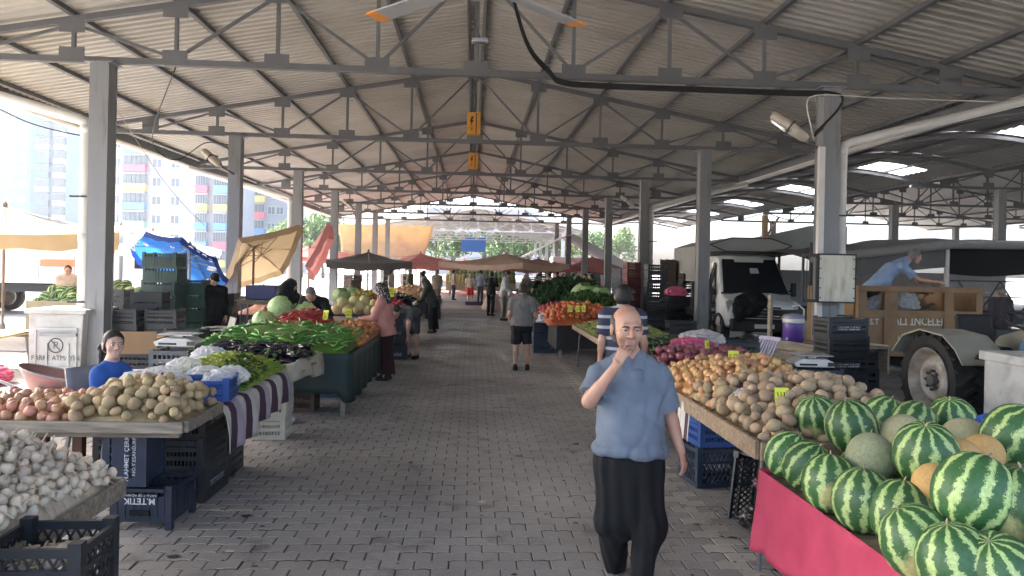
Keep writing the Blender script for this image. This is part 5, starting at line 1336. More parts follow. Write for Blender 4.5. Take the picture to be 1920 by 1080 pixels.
# crates and scale between aisle and tractor
SCW = mat('scale_white', (.66, .64, .6), .4, .08, 5)
def scale_top(loc, label, rz=0):
    t = thing('weighing_scale', label, 'scale', loc, rz)
    b = MB(); b.prism([(-.24, 0), (.24, 0), (.26, .05), (.15, .10), (-.15, .10), (-.27, .05)], lambda u, v, d: (u, d, v), -.16, .16); b.build('housing', SCW, t, bevel=.01)
    b = MB(); b.bb(-.22, .22, -.17, .17, .135, .15); b.bb(-.05, .05, -.05, .05, .10, .135); b.build('pan', mat('steel_pan', (.5, .5, .5), .3, .1, metal=.8), t, bevel=.005)
    b = MB(); b.box((.20, -.165, .04), (.10, .012, .05)); b.build('display', mat('screen_dark', (.03, .04, .03), .2, 0), t)
    b = MB(); b.bb(-.2, .02, -.1645, -.160, .02, .045); b.build('slot', mat('screen_dark', (.03, .04, .03)), t)
p = at(1490, 738, .35)
stack(4.35, 9.3, 3, 'navy crate in the stack under the white scale', PLN, (.62, .42, .24), 'panel', R(-4), pr=('TAZE SEBZE', .06, .55, (-1,)))
scale_top((4.33, 9.28, .75), 'white weighing scale on navy crates behind the potatoes', R(-4))
stack(5.25, 10.35, 5, 'black open crate in the tall stack before the trailer', PLB, (.60, .42, .26), 'slot', R(5), pr=('ÖZEL', .06, .5, (-1,)))
stack(5.75, 10.9, 3, 'black crate right behind the tall stack', PLB, (.56, .4, .26), 'panel', R(-8))
# ================================================================ beyond the hall: buildings, trees
GLASS = mat('window_glass', (.10, .13, .16), .12, .1, 2)
def building(label, p0, p1, depth, floors, fh, wallm, cols, base=0, roofm=None):
    """facade from p0 to p1 (x, y); cols: list of (u, width, kind, colours) along the facade, u in metres from p0"""
    a, c = Vector((*p0, 0)), Vector((*p1, 0)); d = (c - a).normalized(); n = Vector((d.y, -d.x, 0)); W = (c - a).length; Ht = floors * fh + 1.2
    t = thing('apartment_building', label, 'building', ((a + c) / 2))
    rel = lambda u, o, z: a + d * u + n * o + Vector((0, 0, z)) - (a + c) / 2
    b = MB()
    b.add([rel(u, o, z) for z in (0, Ht) for (u, o) in ((0, 0), (W, 0), (W, -depth), (0, -depth))], [(0, 1, 5, 4), (1, 2, 6, 5), (2, 3, 7, 6), (3, 0, 4, 7), (4, 5, 6, 7)]); b.build('wall', wallm, t)
    b = MB(); b.add([rel(u, o, z) for z in (Ht, Ht + .5) for (u, o) in ((-.3, .3), (W + .3, .3), (W + .3, -depth), (-.3, -depth))], [(0, 1, 5, 4), (1, 2, 6, 5), (2, 3, 7, 6), (3, 0, 4, 7), (4, 5, 6, 7), (3, 2, 1, 0)]); b.build('parapet', roofm or wallm, t)
    FR = mat('window_frame', (.6, .6, .6), .5, .05)
    def slab(b, u0, u1, o0, o1, z0, z1):
        b.add([rel(u, o, z) for z in (z0, z1) for (u, o) in ((u0, o1), (u1, o1), (u1, o0), (u0, o0))], [(0, 1, 5, 4), (1, 2, 6, 5), (2, 3, 7, 6), (3, 0, 4, 7), (4, 5, 6, 7), (3, 2, 1, 0)])
    for f in range(floors):
        z = 1.0 + f * fh
        for (u, w, kind, cs) in cols:
            if kind == 'panel':
                if f == 0: b = MB(); slab(b, u - w / 2, u + w / 2, 0, .25, 0, Ht + .3); b.build('facade_strip', cs[0], t)
                continue
            if kind == 'win':
                b = MB(); slab(b, u - w / 2 - .1, u + w / 2 + .1, 0, .10, z + .6, z + 2.1); fr = b.build('window', FR, t)
                b = MB(); slab(b, u - w / 2, u - .05, .1, .13, z + .7, z + 2.0); slab(b, u + .05, u + w / 2, .1, .13, z + .7, z + 2.0); b.build('pane', GLASS, fr)
            elif kind == 'balc':
                m_ = cs[f % len(cs)]
                b = MB(); slab(b, u - w / 2, u + w / 2, 0, 1.0, z - .2, z + .95); bal = b.build('balcony', m_, t)
                b = MB(); slab(b, u - w / 2, u + w / 2, 0, .9, z + 2.45, z + 2.7); b.build('ceiling_slab', wallm, bal)
                b = MB(); k = 5
                for i in range(k): slab(b, u - w / 2 + w * i / k + .06, u - w / 2 + w * (i + 1) / k - .06, .8, .84, z + 1.0, z + 2.4)
                b.build('glazing', GLASS, bal)
    return t
BW = mat('render_white', (.30, .32, .35), .8, .05, .3); BB = mat('render_blue_grey', (.08, .145, .20), .8, .05, .3); BD = mat('render_blue', (.05, .115, .175), .8, .05, .3)
CRED = mat('band_red', (.55, .13, .18), .7, .05); CTEAL = mat('band_teal', (.14, .42, .40), .7, .05); CYEL = mat('band_yellow', (.58, .48, .16), .7, .05); CBLU = mat('band_blue', (.10, .27, .52), .7, .05); CGRN = mat('band_green', (.25, .45, .3), .7, .05)
def fx(px, Y): q = atY(px, 450, Y); return q.x
def fu(pxs, p0x, Y): return fx(pxs, Y) - p0x
Yt = 168; x0 = fx(-70, Yt); x1 = fx(121, Yt)
building('tall blue grey apartment tower at the left edge', (x0, Yt), (x1, Yt), 16, 15, 3.05, BB, [(fu(18, x0, Yt), 1.3, 'win', 0), (fu(40, x0, Yt), 1.4, 'win', 0), (fu(80, x0, Yt), 5.4, 'panel', [BD]), (fu(-20, x0, Yt), 1.3, 'win', 0), (fu(-45, x0, Yt), 1.3, 'win', 0), (fu(111, x0, Yt), 2.2, 'balc', [BW]), (fu(80, x0, Yt), 3.0, 'balc', [BD, BD, CTEAL])])
Y2 = 123; x0 = fx(197, Y2); x1 = fx(428, Y2)
building('white apartment block with coloured balcony bands behind the umbrellas', (x0, Y2), (x1, Y2), 14, 9, 3.0, BW, [(fu(253, x0, Y2), 3.5, 'balc', [CBLU, CBLU, CGRN, CBLU, CYEL, CRED, CTEAL]), (fu(292, x0, Y2), 1.3, 'win', 0), (fu(327, x0, Y2), 1.3, 'win', 0), (fu(379, x0, Y2), 1.9, 'balc', [CTEAL, CBLU, CBLU, CYEL, CRED]), (fu(414, x0, Y2), 2.0, 'balc', [CYEL, CRED, CBLU, CYEL, CTEAL]), (fu(217, x0, Y2), .9, 'win', 0)])
Y3b = 140; x0 = fx(440, Y3b); x1 = fx(545, Y3b)
building('white apartment block with red balcony bands right of the tan umbrella', (x0, Y3b), (x1, Y3b), 14, 8, 3.0, BW, [(fu(482, x0, Y3b), 2.8, 'balc', [CYEL, CYEL, CBLU, CRED]), (fu(508, x0, Y3b), 1.2, 'win', 0), (fu(524, x0, Y3b), 1.2, 'win', 0), (fu(460, x0, Y3b), 1.2, 'win', 0)])
Y4b = 230; x0 = fx(118, Y4b); x1 = fx(160, Y4b)
building('low pale building between the tower and the nearest column', (x0, Y4b), (x1, Y4b), 12, 8, 3.0, BW, [(2, 1.2, 'win', 0), (4.5, 1.2, 'win', 0)])
Y5b = 165; x0 = fx(800, Y5b); x1 = fx(1010, Y5b)
building('long pale building beyond the trees at the end of the aisle', (x0, Y5b), (x1, Y5b), 12, 4, 3.2, BW, [(2 + 3 * i, 1.5, 'win', 0) for i in range(7)])
# trees
BARK = mat('bark', (.11, .08, .055), .9, .3, 6, .4, 30)
LF = [mat('foliage_green', (.055, .12, .025), .55, .35, .8, trans=.3, orand=.2), mat('foliage_light', (.085, .15, .03), .55, .35, .8, trans=.3, orand=.2)]
def tree(x, y, h, label, seed, wide=.33, nl=2200, grp='trees beyond the market'):
    rr = random.Random(seed); t = thing('tree', label, 'tree', (x, y, 0), 0, grp)
    b = MB(); b.tube([(0, 0, 0), (.05 * h * rr.uniform(-.4, .4), .02, h * .3), (rr.uniform(-.3, .3), rr.uniform(-.3, .3), h * .8)], [.028 * h, .02 * h, .006 * h], 8)
    cl = []
    for i in range(9):
        a = rr.uniform(0, 6.28); z0 = h * rr.uniform(.28, .6); L = h * wide * rr.uniform(.6, 1.0); e = Vector((math.cos(a) * L, math.sin(a) * L, z0 + h * rr.uniform(.08, .28)))
        b.tube([(0, 0, z0), (e.x * .5, e.y * .5, (z0 + e.z) / 2 + .03 * h), e], [.012 * h, .008 * h, .004 * h], 5); cl.append((e, h * rr.uniform(.10, .17)))
    for i in range(8): cl.append((Vector((rr.gauss(0, .12) * h, rr.gauss(0, .12) * h, h * rr.uniform(.6, .93))), h * rr.uniform(.10, .16)))
    b.build('trunk', BARK, t)
    b = MB(); s = h * .028
    for i in range(nl):
        c, r = cl[rr.randrange(len(cl))]; v = Vector((rr.gauss(0, 1), rr.gauss(0, 1), rr.gauss(0, .8))).normalized() * r * rr.uniform(.55, 1.05); p = c + v
        q = Euler((rr.uniform(-1.2, 1.2), rr.uniform(-1.2, 1.2), rr.uniform(0, 6.28))).to_matrix(); k = s * rr.uniform(.6, 1.4)
        b.add([p + q @ Vector(w) * k for w in ((-1, 0, 0), (0, -.55, .1), (1, 0, 0), (0, .55, .1))], [(0, 1, 2, 3)])
    b.build('crown', LF[seed % 2], t)
for i, (px, Y, h) in enumerate(((818, 128, 9), (850, 118, 8), (905, 126, 8.5), (950, 120, 9), (990, 128, 10), (1030, 118, 8.5), (1075, 126, 9), (1115, 120, 8), (1160, 128, 9), (565, 95, 8), (588, 100, 9), (606, 92, 7.5), (545, 110, 8))):
    q = atY(px, 500, Y); tree(q.x, Y, h, ['leafy tree at the end of the aisle, %s from the left' % NTH[i % 16], 'tree beyond the left umbrellas, %s from the left' % NTH[(i - 9) % 16], 'tree behind the neighbouring hall, %s from the left' % NTH[(i - 13) % 16]][0 if i < 9 else 1 if i < 13 else 2], i + 3)
# banner at the far end
b = MB(); b.bb(-1.6, 1.6, -.02, .02, -1.0, 1.0); o = b.build('banner', mat('banner_blue', (.04, .16, .55), .6, .05), None, loc=atY(888, 458, 98)); tag(o, 'blue banner hanging at the far end of the aisle', 'banner')

# ================================================================ umbrellas, tarps, tents
TAN = mat('canvas_tan', (.48, .37, .23), .85, .1, 2, .1, 80, trans=.5); TAND = mat('canvas_dull', (.46, .33, .25), .85, .1, 2, trans=.25); PNK = mat('canvas_pink', (.50, .21, .20), .85, .1, 2, trans=.4); WHT = mat('canvas_white', (.7, .72, .74), .8, .06, 2, trans=.4); DRK = mat('canvas_dark', (.06, .055, .055), .85, .1, 2); RED = mat('canvas_red', (.55, .13, .08), .85, .1, 2, trans=.45)
POLEM = mat('umbrella_pole', (.22, .15, .10), .6, .15, 4); POLEG = mat('umbrella_pole_grey', (.3, .3, .3), .4, .1, 4, metal=.4)
def umbrella(loc, label, half, zedge, zpeak, m, rz=0, val=.22, pole=POLEM, n=4, tilt=None, vm=None, grp=None):
    """market umbrella; tilt = (rx, ry) leans the whole canopy about its hub"""
    t = thing('market_umbrella', label, 'umbrella', loc, rz, grp)
    Q = Euler((*tilt, 0)).to_matrix() if tilt else Matrix.Identity(3); hub = Vector((0, 0, zpeak))
    tr = lambda p: hub + Q @ (Vector(p) - hub)
    b = MB(); N = n; K = 8; cs = []
    for i in range(N):
        a = 2 * math.pi * (i + .5) / N; r = half / math.cos(math.pi / N); cs.append(Vector((r * math.cos(a), r * math.sin(a), 0)))
    for i in range(N):
        A, B_ = cs[i], cs[(i + 1) % N]
        def fn(u, v, A=A, B_=B_):
            e = A.lerp(B_, u); sag = .06 * half * math.sin(math.pi * u) * v + .05 * half * math.sin(math.pi * v)
            return tr((e.x * v, e.y * v, zpeak + (zedge - zpeak) * v - sag))
        b.grid(8, 6, fn)
    cn = b.build('canopy', m, t, True)
    b = MB()
    for i in range(N):
        A, B_ = cs[i], cs[(i + 1) % N]
        b.grid(12, 2, lambda u, v, A=A, B_=B_: tr((A.lerp(B_, u).x * 1.003, A.lerp(B_, u).y * 1.003, zedge - .06 * half * math.sin(math.pi * u) - v * val * (1 + .12 * math.sin(u * 19)))))
    b.build('valance', vm or m, cn, True)
    b = MB(); b.tube([(0, 0, 0), (0, 0, zpeak - .05)] if not tilt else [(0, 0, 0), (0, 0, zpeak - .6), tr((0, 0, zpeak))], .03, 8); b.build('pole', pole, t)
    for c in cs + ([] if n > 4 else [cs[i].lerp(cs[(i + 1) % N], .5) for i in range(N)]):
        b = MB(); b.tube([tr((0, 0, zpeak - .04)), tr((c.x * .98, c.y * .98, zedge - .03 - .03 * half * (c.length < half * 1.1)))], .012, 5); rb = b.build('rib', pole, t)
        b = MB(); b.tube([tr((0, 0, zpeak - .75 * (half / 2))), tr((c.x * .5, c.y * .5, (zedge + zpeak) / 2 - .05))], .010, 5); b.build('strut', pole, rb)
    b = MB(); b.lathe([(.03, 0), (.06, .02), (.05, .1), (.015, .14)], 8, tr((0, 0, zpeak - .02))); b.build('finial', pole, t)
    b = MB(); b.lathe([(.32, 0), (.32, .05), (.08, .09), (.05, .3)], 14); b.build('base', mat('concrete_foot', (.3, .3, .29), .9, .2), t)
    return t
p = at(4, 628, 0); umbrella((p.x, p.y, 0), 'large tan square umbrella at the left edge', 2.35, 2.55, 3.15, TAN, R(28), .35)
p = at(-60, 660, 0)
for i, (px, Y, hf, z0, z1, lb) in enumerate(((225, 27, 2.2, 2.35, 3.1, 'white canvas umbrella behind the nearest left column'), (285, 30, 2.4, 2.4, 3.05, 'white canvas umbrella above the blue umbrella'), (590, 40, 2.6, 2.3, 2.9, 'pale pink umbrella behind the third left column'))):
    q = atY(px, 480, Y); umbrella((q.x, Y, 0), lb, hf, z0, z1, [WHT, WHT, PNK][i], R(15 * i))
# tilted blue umbrella seen from inside
BLU = mat('canvas_blue', (.035, .18, .58), .6, .12, 2, trans=.45); BLUD = mat('canvas_navy', (.02, .06, .26), .6, .1, 2, trans=.25)
q = atY(356, 463, 17.0)
t = umbrella((q.x, 17.0, 0), 'tilted blue parasol with white prints behind the green crate stack', .98, q.z - .42, q.z, BLU, R(-10), .13, POLEG, 8, (R(-36), R(8)), BLUD)
Q = Euler((R(-36), R(8), 0)).to_matrix()
def on_blue(px_, py_, kind, s):
    h_ = Vector((0, 0, q.z)); v = Q @ Vector((px_, py_, -.42 * math.hypot(px_, py_) - .11)); return h_ + v
PRW = mat('parasol_print', (.72, .74, .78), .6, .05)
rot_b = (Q @ Matrix.Rotation(R(180), 3, 'X')).to_euler()
for i, (u, v, w, h_, n_) in enumerate(((.62, .18, .22, .10, 14), (.74, .02, .3, .12, 9), (.5, .55, .26, .07, 12), (-.62, -.5, .13, .13, 20), (-.3, .78, .12, .12, 20), (.82, -.45, .11, .11, 20), (-.2, -.25, .1, .09, 14))):
    b = MB(); rr = random.Random(i); pts = [(w * .5 * math.cos(a) * (1 + (rr.uniform(-.25, .1) if n_ < 20 else 0)), h_ * .5 * math.sin(a) * (1 + (rr.uniform(-.3, .1) if n_ < 20 else 0)), 0) for a in [2 * math.pi * k / n_ for k in range(n_)]]
    b.add(pts, [tuple(range(n_))]); 
    o = b.build('print', PRW, t); o.location = on_blue(u, v, 0, 0); o.rotation_euler = rot_b
for k, (ca, cb) in enumerate(((90, 0), (150, 0), (215, 0), (-40, 0))):
    for j in range(4):
        a = R(ca - 14 + 9 * j); star = j == 1; n_ = 10
        b = MB(); b.add([(.055 * (1 if (i % 2 == 0 or not star) else .45) * math.cos(2 * math.pi * i / n_), .075 * (1 if (i % 2 == 0 or not star) else .45) * math.sin(2 * math.pi * i / n_), 0) for i in range(n_)], [tuple(range(n_))])
        o = b.build('print', PRW, t); o.location = on_blue(1.0 * math.cos(a), 1.0 * math.sin(a), 0, 0); o.rotation_euler = rot_b
# tilted tan umbrella, pink umbrella
q = atY(476, 466, 19.5); umbrella((q.x, 19.5, 0), 'tilted tan umbrella leaning behind the second left column', .88, q.z - .25, q.z + .05, TAN, R(48), .18, POLEM, 4, (R(-44), R(-14)))
q = atY(580, 465, 27.0); umbrella((q.x, 27.0, 0), 'folded pink umbrella leaning by the third left column', .85, q.z - .3, q.z, PNK, R(40), .2, POLEM, 4, (R(-35), R(-62)))
# hanging tarp inside the hall
YT = 59.0; qa, qb, qc, qd = atY(632, 420, YT), atY(813, 424, YT), atY(795, 482, YT), atY(640, 482, YT)
def tarp(u, v):
    a = qa.lerp(qb, u); c = qd.lerp(qc, u); p = a.lerp(c, v); return (p.x, YT + .25 * math.sin(u * 7) * v + .5 * math.sin(math.pi * v), p.z - .25 * math.sin(math.pi * u) * (v - .4) * .4)
cloth_panel('hanging_tarp', tarp, TAN, 'tan tarpaulin hung between the far left columns', 'tarpaulin', 30, 14, .01)
for i, (px, Y, hf, z0, z1, m_, lb) in enumerate(((690, 33, 1.75, 2.05, 2.45, DRK, 'dark umbrella under the hanging tarpaulin'), (788, 44, 2.0, 2.05, 2.6, PNK, 'pink umbrella left of the end of the aisle'), (948, 43, 2.75, 2.15, 2.68, TAND, 'wide dull tan umbrella over the end of the aisle'), (1010, 48, 2.4, 2.0, 2.5, PNK, 'pink umbrella behind the wide tan one'), (1110, 50, 2.6, 2.1, 2.7, PNK, 'pink umbrella beside the far right columns'), (870, 56, 2.2, 2.0, 2.4, RED, 'red umbrella far behind the end of the aisle'), (760, 60, 2.4, 2.0, 2.4, RED, 'red umbrella far behind the pink one'), (918, 52, 2.3, 1.95, 2.4, PNK, 'maroon umbrella right behind the wide tan one'), (1060, 58, 2.6, 2.1, 2.6, RED, 'red umbrella between the far right columns'), (822, 53, 2.0, 2.0, 2.5, PNK, 'pink umbrella over the far watermelons'))):
    q = atY(px, 500, Y); umbrella((q.x, Y, 0), lb, hf, z0, z1, m_, R(10 + 23 * i), .3)
# white gable tent on the right
Yw = 46.0; A, B_, C_ = atY(1068, 440, Yw), atY(1195, 508, Yw), atY(1068, 508, Yw)
t = thing('market_tent', 'white canvas tent sloping down behind the far right columns', 'tent', (A.x, Yw, 0))
b = MB(); b.grid(8, 6, lambda u, v: ((B_.x - A.x) * v, -1.5 + 7 * u, A.z + (B_.z - A.z) * v - .15 * math.sin(math.pi * u) * v)); b.build('roof_cloth', WHT, t, True)
b = MB(); b.grid(8, 6, lambda u, v: (-(B_.x - A.x) * v, -1.5 + 7 * u, A.z + (B_.z - A.z) * v - .15 * math.sin(math.pi * u) * v)); b.build('roof_cloth', WHT, t, True)
for sx in (-1, 1):
    for yy in (-1.4, 5.4): b = MB(); b.cyl((sx * (B_.x - A.x) * .97, yy, 0), (sx * (B_.x - A.x) * .97, yy, B_.z), .04, n=8); b.build('tent_pole', POLEG, t)

# ================================================================ vehicles on the right
VW = mat('van_white', (.82, .83, .83), .3, .05, 2, spec=.5); RUB = mat('tyre_rubber', (.022, .021, .02), .85, .3, 8, .3, 60); BLK = mat('black_trim', (.018, .018, .02), .5, .1); WSG = mat('windscreen', (.02, .024, .03), .06, .0); CANG = mat('canvas_grey', (.34, .34, .33), .7, .1, 1.5, .1, 50); CHR = mat('chrome', (.6, .6, .62), .2, .0, metal=1); RIMG = mat('rim_grey', (.42, .41, .39), .5, .25, 6, .2, 40, col2=(.25, .2, .15), mixscale=4)
def loft(secs, closed_ends=True):
    b = MB(); n = len(secs[0]); vs = [v for s in secs for v in s]; fs = []
    for i in range(len(secs) - 1):
        for j in range(n): a, c = i * n + j, i * n + (j + 1) % n; fs.append((a, c, c + n, a + n))
    if closed_ends: fs += [tuple(range(n))[::-1], tuple(range((len(secs) - 1) * n, len(secs) * n))]
    return b.add(vs, fs)
def wheel(t, c, r, w, name='wheel', rim=.62):
    b = MB(); c = Vector(c)
    ax = Matrix.Rotation(R(90), 3, 'Y'); pr_ = [(r * rim, -w / 2), (r * .92, -w / 2), (r, -w * .36), (r, w * .36), (r * .92, w / 2), (r * rim, w / 2)]
    b.lathe(pr_, 28, c, ax); tyre = b.build(name, RUB, t, True)
    b = MB(); b.lathe([(r * rim, -w / 2 - .004), (r * rim * .93, -w * .42), (r * rim * .85, -w * .30), (r * .2, -w * .33), (r * .16, -w * .5), (.01, -w * .52)], 24, c, ax); b.build('rim', RIMG, tyre, True)
    return tyre
def van():
    q = at(1432, 648, 0); t = thing('delivery_van', 'white delivery van with canvas box facing the aisle', 'van', (q.x, q.y + .1, 0), R(-3))
    hw = 1.0
    def sec(y, pts): return [(-x, y, z) for x, z in pts] + [(x, y, z) for x, z in reversed(pts)]
    S_ = [sec(-.02, [(.55, .45), (.82, .52), (.86, .85), (.78, 1.0), (.4, 1.06)]), sec(.12, [(.72, .40), (.95, .48), (.97, .95), (.88, 1.12), (.4, 1.17)]), sec(.62, [(.75, .38), (1.0, .45), (1.0, 1.1), (.94, 1.28), (.4, 1.36)]),
          sec(1.38, [(.75, .38), (1.0, .45), (1.0, 1.2), (.82, 2.22), (.4, 2.36)]), sec(1.62, [(.75, .38), (1.0, .45), (1.0, 1.25), (.86, 2.34), (.4, 2.44)]), sec(2.35, [(.75, .38), (1.0, .45), (1.0, 1.25), (.88, 2.36), (.4, 2.46)])]
    o = loft(S_).build('body', VW, t, True); o.data.polygons.foreach_set('use_smooth', [False] * len(o.data.polygons)); md = o.modifiers.new('b', 'BEVEL'); md.width = .05; md.segments = 3; md.limit_method = 'ANGLE'
    b = MB(); b.add([(-.88, .62, 1.33), (.88, .62, 1.33), (.74, 1.35, 2.24), (-.74, 1.35, 2.24)], [(0, 1, 2, 3)]); o = b.build('windscreen', WSG, t); o.location = (0, -.035, .03); md = o.modifiers.new('s', 'SOLIDIFY'); md.thickness = .02
    b = MB(); b.box((.0, .62, 1.34), (1.86, .05, .05)); b.build('wiper_cowl', BLK, t)
    b = MB(); b.add([(.05, .96, 1.72), (.32, .96, 1.72), (.30, 1.18, 2.0), (.08, 1.18, 2.0)], [(0, 1, 2, 3)]); o = b.build('paper', mat('paper_pale', (.6, .66, .7), .7, .03), t); o.location = (-.1, -.06, .03)
    for s in (-1, 1):
        b = MB(); b.add([(s * 1.012, 1.0, 1.28), (s * 1.012, 1.72, 1.28), (s * .90, 1.72, 2.18), (s * .89, 1.42, 2.16)], [(0, 1, 2, 3) if s > 0 else (3, 2, 1, 0)]); o = b.build('side_window', WSG, t); md = o.modifiers.new('s', 'SOLIDIFY'); md.thickness = .012; md.offset = 1
        b = MB(); b.box((s * 1.16, .98, 1.45), (.12, .16, .38)); mr = b.build('mirror', BLK, t, bevel=.03); b = MB(); b.bar((s * 1.0, .98, 1.4), (s * 1.12, .98, 1.42), .05, .05); b.build('bracket', BLK, mr)
        b = MB(); b.prism([(0, 0), (.26, .06), (.30, .34), (.18, .40), (.04, .2)], lambda u, v, d, s=s: (s * (.66 + u), .13 - u * .15 + d + .2 * v * 0, .78 + v), -.06, .06); b.build('headlight', mat('headlight', (.55, .57, .6), .1, 0), t, bevel=.01)
        b = MB(); b.box((s * .78, -.03, .56), (.2, .05, .09)); b.build('fog_light', CHR, t)
        wheel(t, (s * .88, .62, .34), .34, .22); wheel(t, (s * .88, 3.9, .34), .34, .22)
        b = MB(); b.tube([(s * .985, .62 + .42 * math.cos(a), .34 + .42 * math.sin(a)) for a in [math.pi * k / 10 for k in range(11)]], .05, 6); b.build('wheel_arch', BLK, t)
    b = MB(); b.box((0, -.03, .52), (1.75, .22, .34)); b.build('bumper', BLK, t, bevel=.05)
    b = MB(); b.box((0, -.035, .86), (.92, .06, .30)); g = b.build('grille', BLK, t, bevel=.02)
    for k in range(3): b = MB(); b.box((0, -.07, .77 + .09 * k), (.86, .02, .022)); b.build('grille_bar', CHR, g)
    b = MB(); b.box((0, -.145, .5), (.52, .012, .11)); b.build('number_plate', mat('plate_white', (.7, .7, .7), .5, .03), t)
    # canvas box behind and above the cab
    b = MB(); b.bb(-1.12, 1.12, 1.9, 5.6, .55, .75); b.build('load_bed', STEEL, t)
    P0 = [(-1.14, 2.42), (1.14, 2.42), (1.14, 2.66), (.55, 2.86), (-.55, 2.86), (-1.14, 2.66)]
    b = MB(); b.prism(P0, lambda u, v, d: (u, d, v), 1.1, 5.65); b.build('canvas_roof', CANG, t)
    b = MB(); b.prism([(-1.14, 2.46), (1.14, 2.46), (.62, 2.5), (-.62, 2.5)], lambda u, v, d: (u, d, v), 1.05, 1.09)
    for (a, c) in (((-1.14, 2.66), (-.6, 2.44)), ((1.14, 2.66), (.6, 2.44)), ((-1.14, 2.44), (1.14, 2.44)), ((-.55, 2.86), (.55, 2.86)), ((-1.14, 2.66), (-.55, 2.86)), ((1.14, 2.66), (.55, 2.86))): b.bar((a[0], 1.085, a[1]), (c[0], 1.085, c[1]), .03, .03)
    b.build('canvas_trim', BLK, t)
    for s in (-1, 1):
        b = MB(); b.bb(s * 1.13 - .015, s * 1.13 + .015, 2.5, 5.6, 1.6, 2.42); b.build('side_canvas', CANG, t)
        for yy in (1.95, 3.2, 4.4, 5.6): b = MB(); b.bb(s * 1.1 - .03, s * 1.1 + .03, yy - .03, yy + .03, .75, 2.42); b.build('post', STEEL, t)
    return t, q
vt, vq = van()
g = Field((-.6, -.5, -.6), (.6, .5, .6), .02); g.ell((0, 0, 0), (.36, .2, .3), .05); g.ell((-.25, -.05, -.12), (.14, .16, .32), .06); g.ell((.18, -.06, .1), (.28, .2, .22), .06); g.folds(.04, 3, (16, 16, 16))
q = atY(1402, 572, vq.y + .10)
tag(link('jacket', g.mesh('jacket', cloth('black_matt', (.012, .012, .014))), None, (q.x, vq.y + .08, q.z)), 'black jacket bundled over the bonnet of the white van', 'jacket')

# trailer with lettering
TRB = mat('trailer_ochre', (.23, .135, .062), .6, .15, 2, .12, 40, col2=(.18, .095, .04), mixscale=3, mixpos=.6); TRD = mat('trailer_dark', (.03, .026, .022), .8, .2)
YTF = 12.9; xa, xb = atY(1605, 640, YTF).x, atY(1838, 640, YTF).x; zt = atY(1700, 537, YTF).z
t = thing('farm_trailer', 'ochre farm trailer with stencilled name on its front board', 'trailer', ((xa + xb) / 2, YTF, 0)); hw = (xb - xa) / 2
zs = lambda py: atY(1720, py, YTF).z
xs = lambda px: atY(px, 600, YTF).x - (xa + xb) / 2
zb_ = .48
cols = [xs(1608), xs(1622), xs(1655), xs(1680), xs(1767), xs(1785), xs(1826), xs(1838)]
def fb(n, x0, x1, z0, z1, y0=-.03, y1=.03, m=TRB): b = MB(); b.bb(x0, x1, y0, y1, z0, z1); return b.build(n, m, t, bevel=.006)
fb('top_rail', -hw, hw, zt - .10, zt, -.05, .05); zw0, zw1 = zs(582), zs(545)
fb('middle_rail', -hw, hw, zw0 - .14, zw0 - .0, -.045, .045); fb('bottom_rail', -hw, hw, zb_, zb_ + .16, -.05, .05)
for (x0, x1) in ((-hw, cols[1]), (cols[2], cols[3]), (cols[4], cols[5]), (cols[6], hw)): fb('post', x0 + .001, x1 - .001, zb_ + .16, zt - .10, -.052, .052)
for (x0, x1) in ((cols[1], cols[2]), (cols[3], cols[4]), (cols[5], cols[6])): fb('front_panel', x0, x1, zb_ + .16, zw0 - .14, -.015, .015)
TXT = mat('stencil_white', (.58, .55, .46), .8, .12, 20)
text('stencilled_name', 'ALİ İNCELER', .21, TXT, t, ((cols[3] + cols[4]) / 2, -.018, zs(603)), (R(90), 0, 0), .78, .001, .004)
for (x, s_) in (((cols[1] + cols[2]) / 2, 'S.T'), ((cols[5] + cols[6]) / 2 - .02, 'S.T')): text('stencilled_letters', s_, .15, TXT, t, (x, -.018, zs(605)), (R(90), 0, 0), .9, .001, .002)
text('stencilled_letters', 'KC', .16, TXT, t, (cols[3] + .12, -.018, zs(637)), (R(90), 0, 0), .85, .001, .003)
for s in (-1, 1): fb('side_board', s * hw - .03, s * hw + .03, zb_, zt - .05, .06, 1.9)
fb('floor', -hw + .03, hw - .03, zb_ - .02, zb_ + .05, .06, 1.9, TRD); fb('tail_board', -hw, hw, zb_, zt - .3, 1.9, 1.96); fb('chassis', -.4, .4, .3, zb_ - .03, -.6, 1.8, TRD)
for s in (-1, 1):
    for yy in (1.0,): wheel(t, (s * (hw - .25), yy, .36), .36, .2)
b = MB(); b.bar((0, -.5, .4), (0, -1.9, .5), .1, .1); b.build('drawbar', TRD, t)
for i, (px, py, r) in enumerate(((1628, 572, .16), (1645, 566, .2), (1690, 565, .24))): q = atY(px, py, YTF + .35); bag((q.x, q.y, q.z - .05), 'clear bag inside the trailer behind the %s opening' % ['left', 'left edge of the left', 'middle'][i], BAG, r, 70 + i, (1, 1, 1.3))
b = MB(); rr = random.Random(5)
for i in range(260):
    x, z = rr.uniform(xs(1700), xs(1766)), rr.uniform(zw0 - .4, zw1 - .02); a = rr.uniform(-.8, .8); y = rr.uniform(.2, .8)
    b.tube([(x - .12 * math.cos(a), y, z - .08 * math.sin(a)), (x + .12 * math.cos(a), y + .1, z + .1 * math.sin(a))], .012, 4)
o = b.build('firewood', mat('dry_twigs', (.16, .12, .08), .9, .3, 20), None, loc=((xa + xb) / 2, YTF, 0)); tag(o, 'heap of dry twigs inside the trailer', kind='stuff')

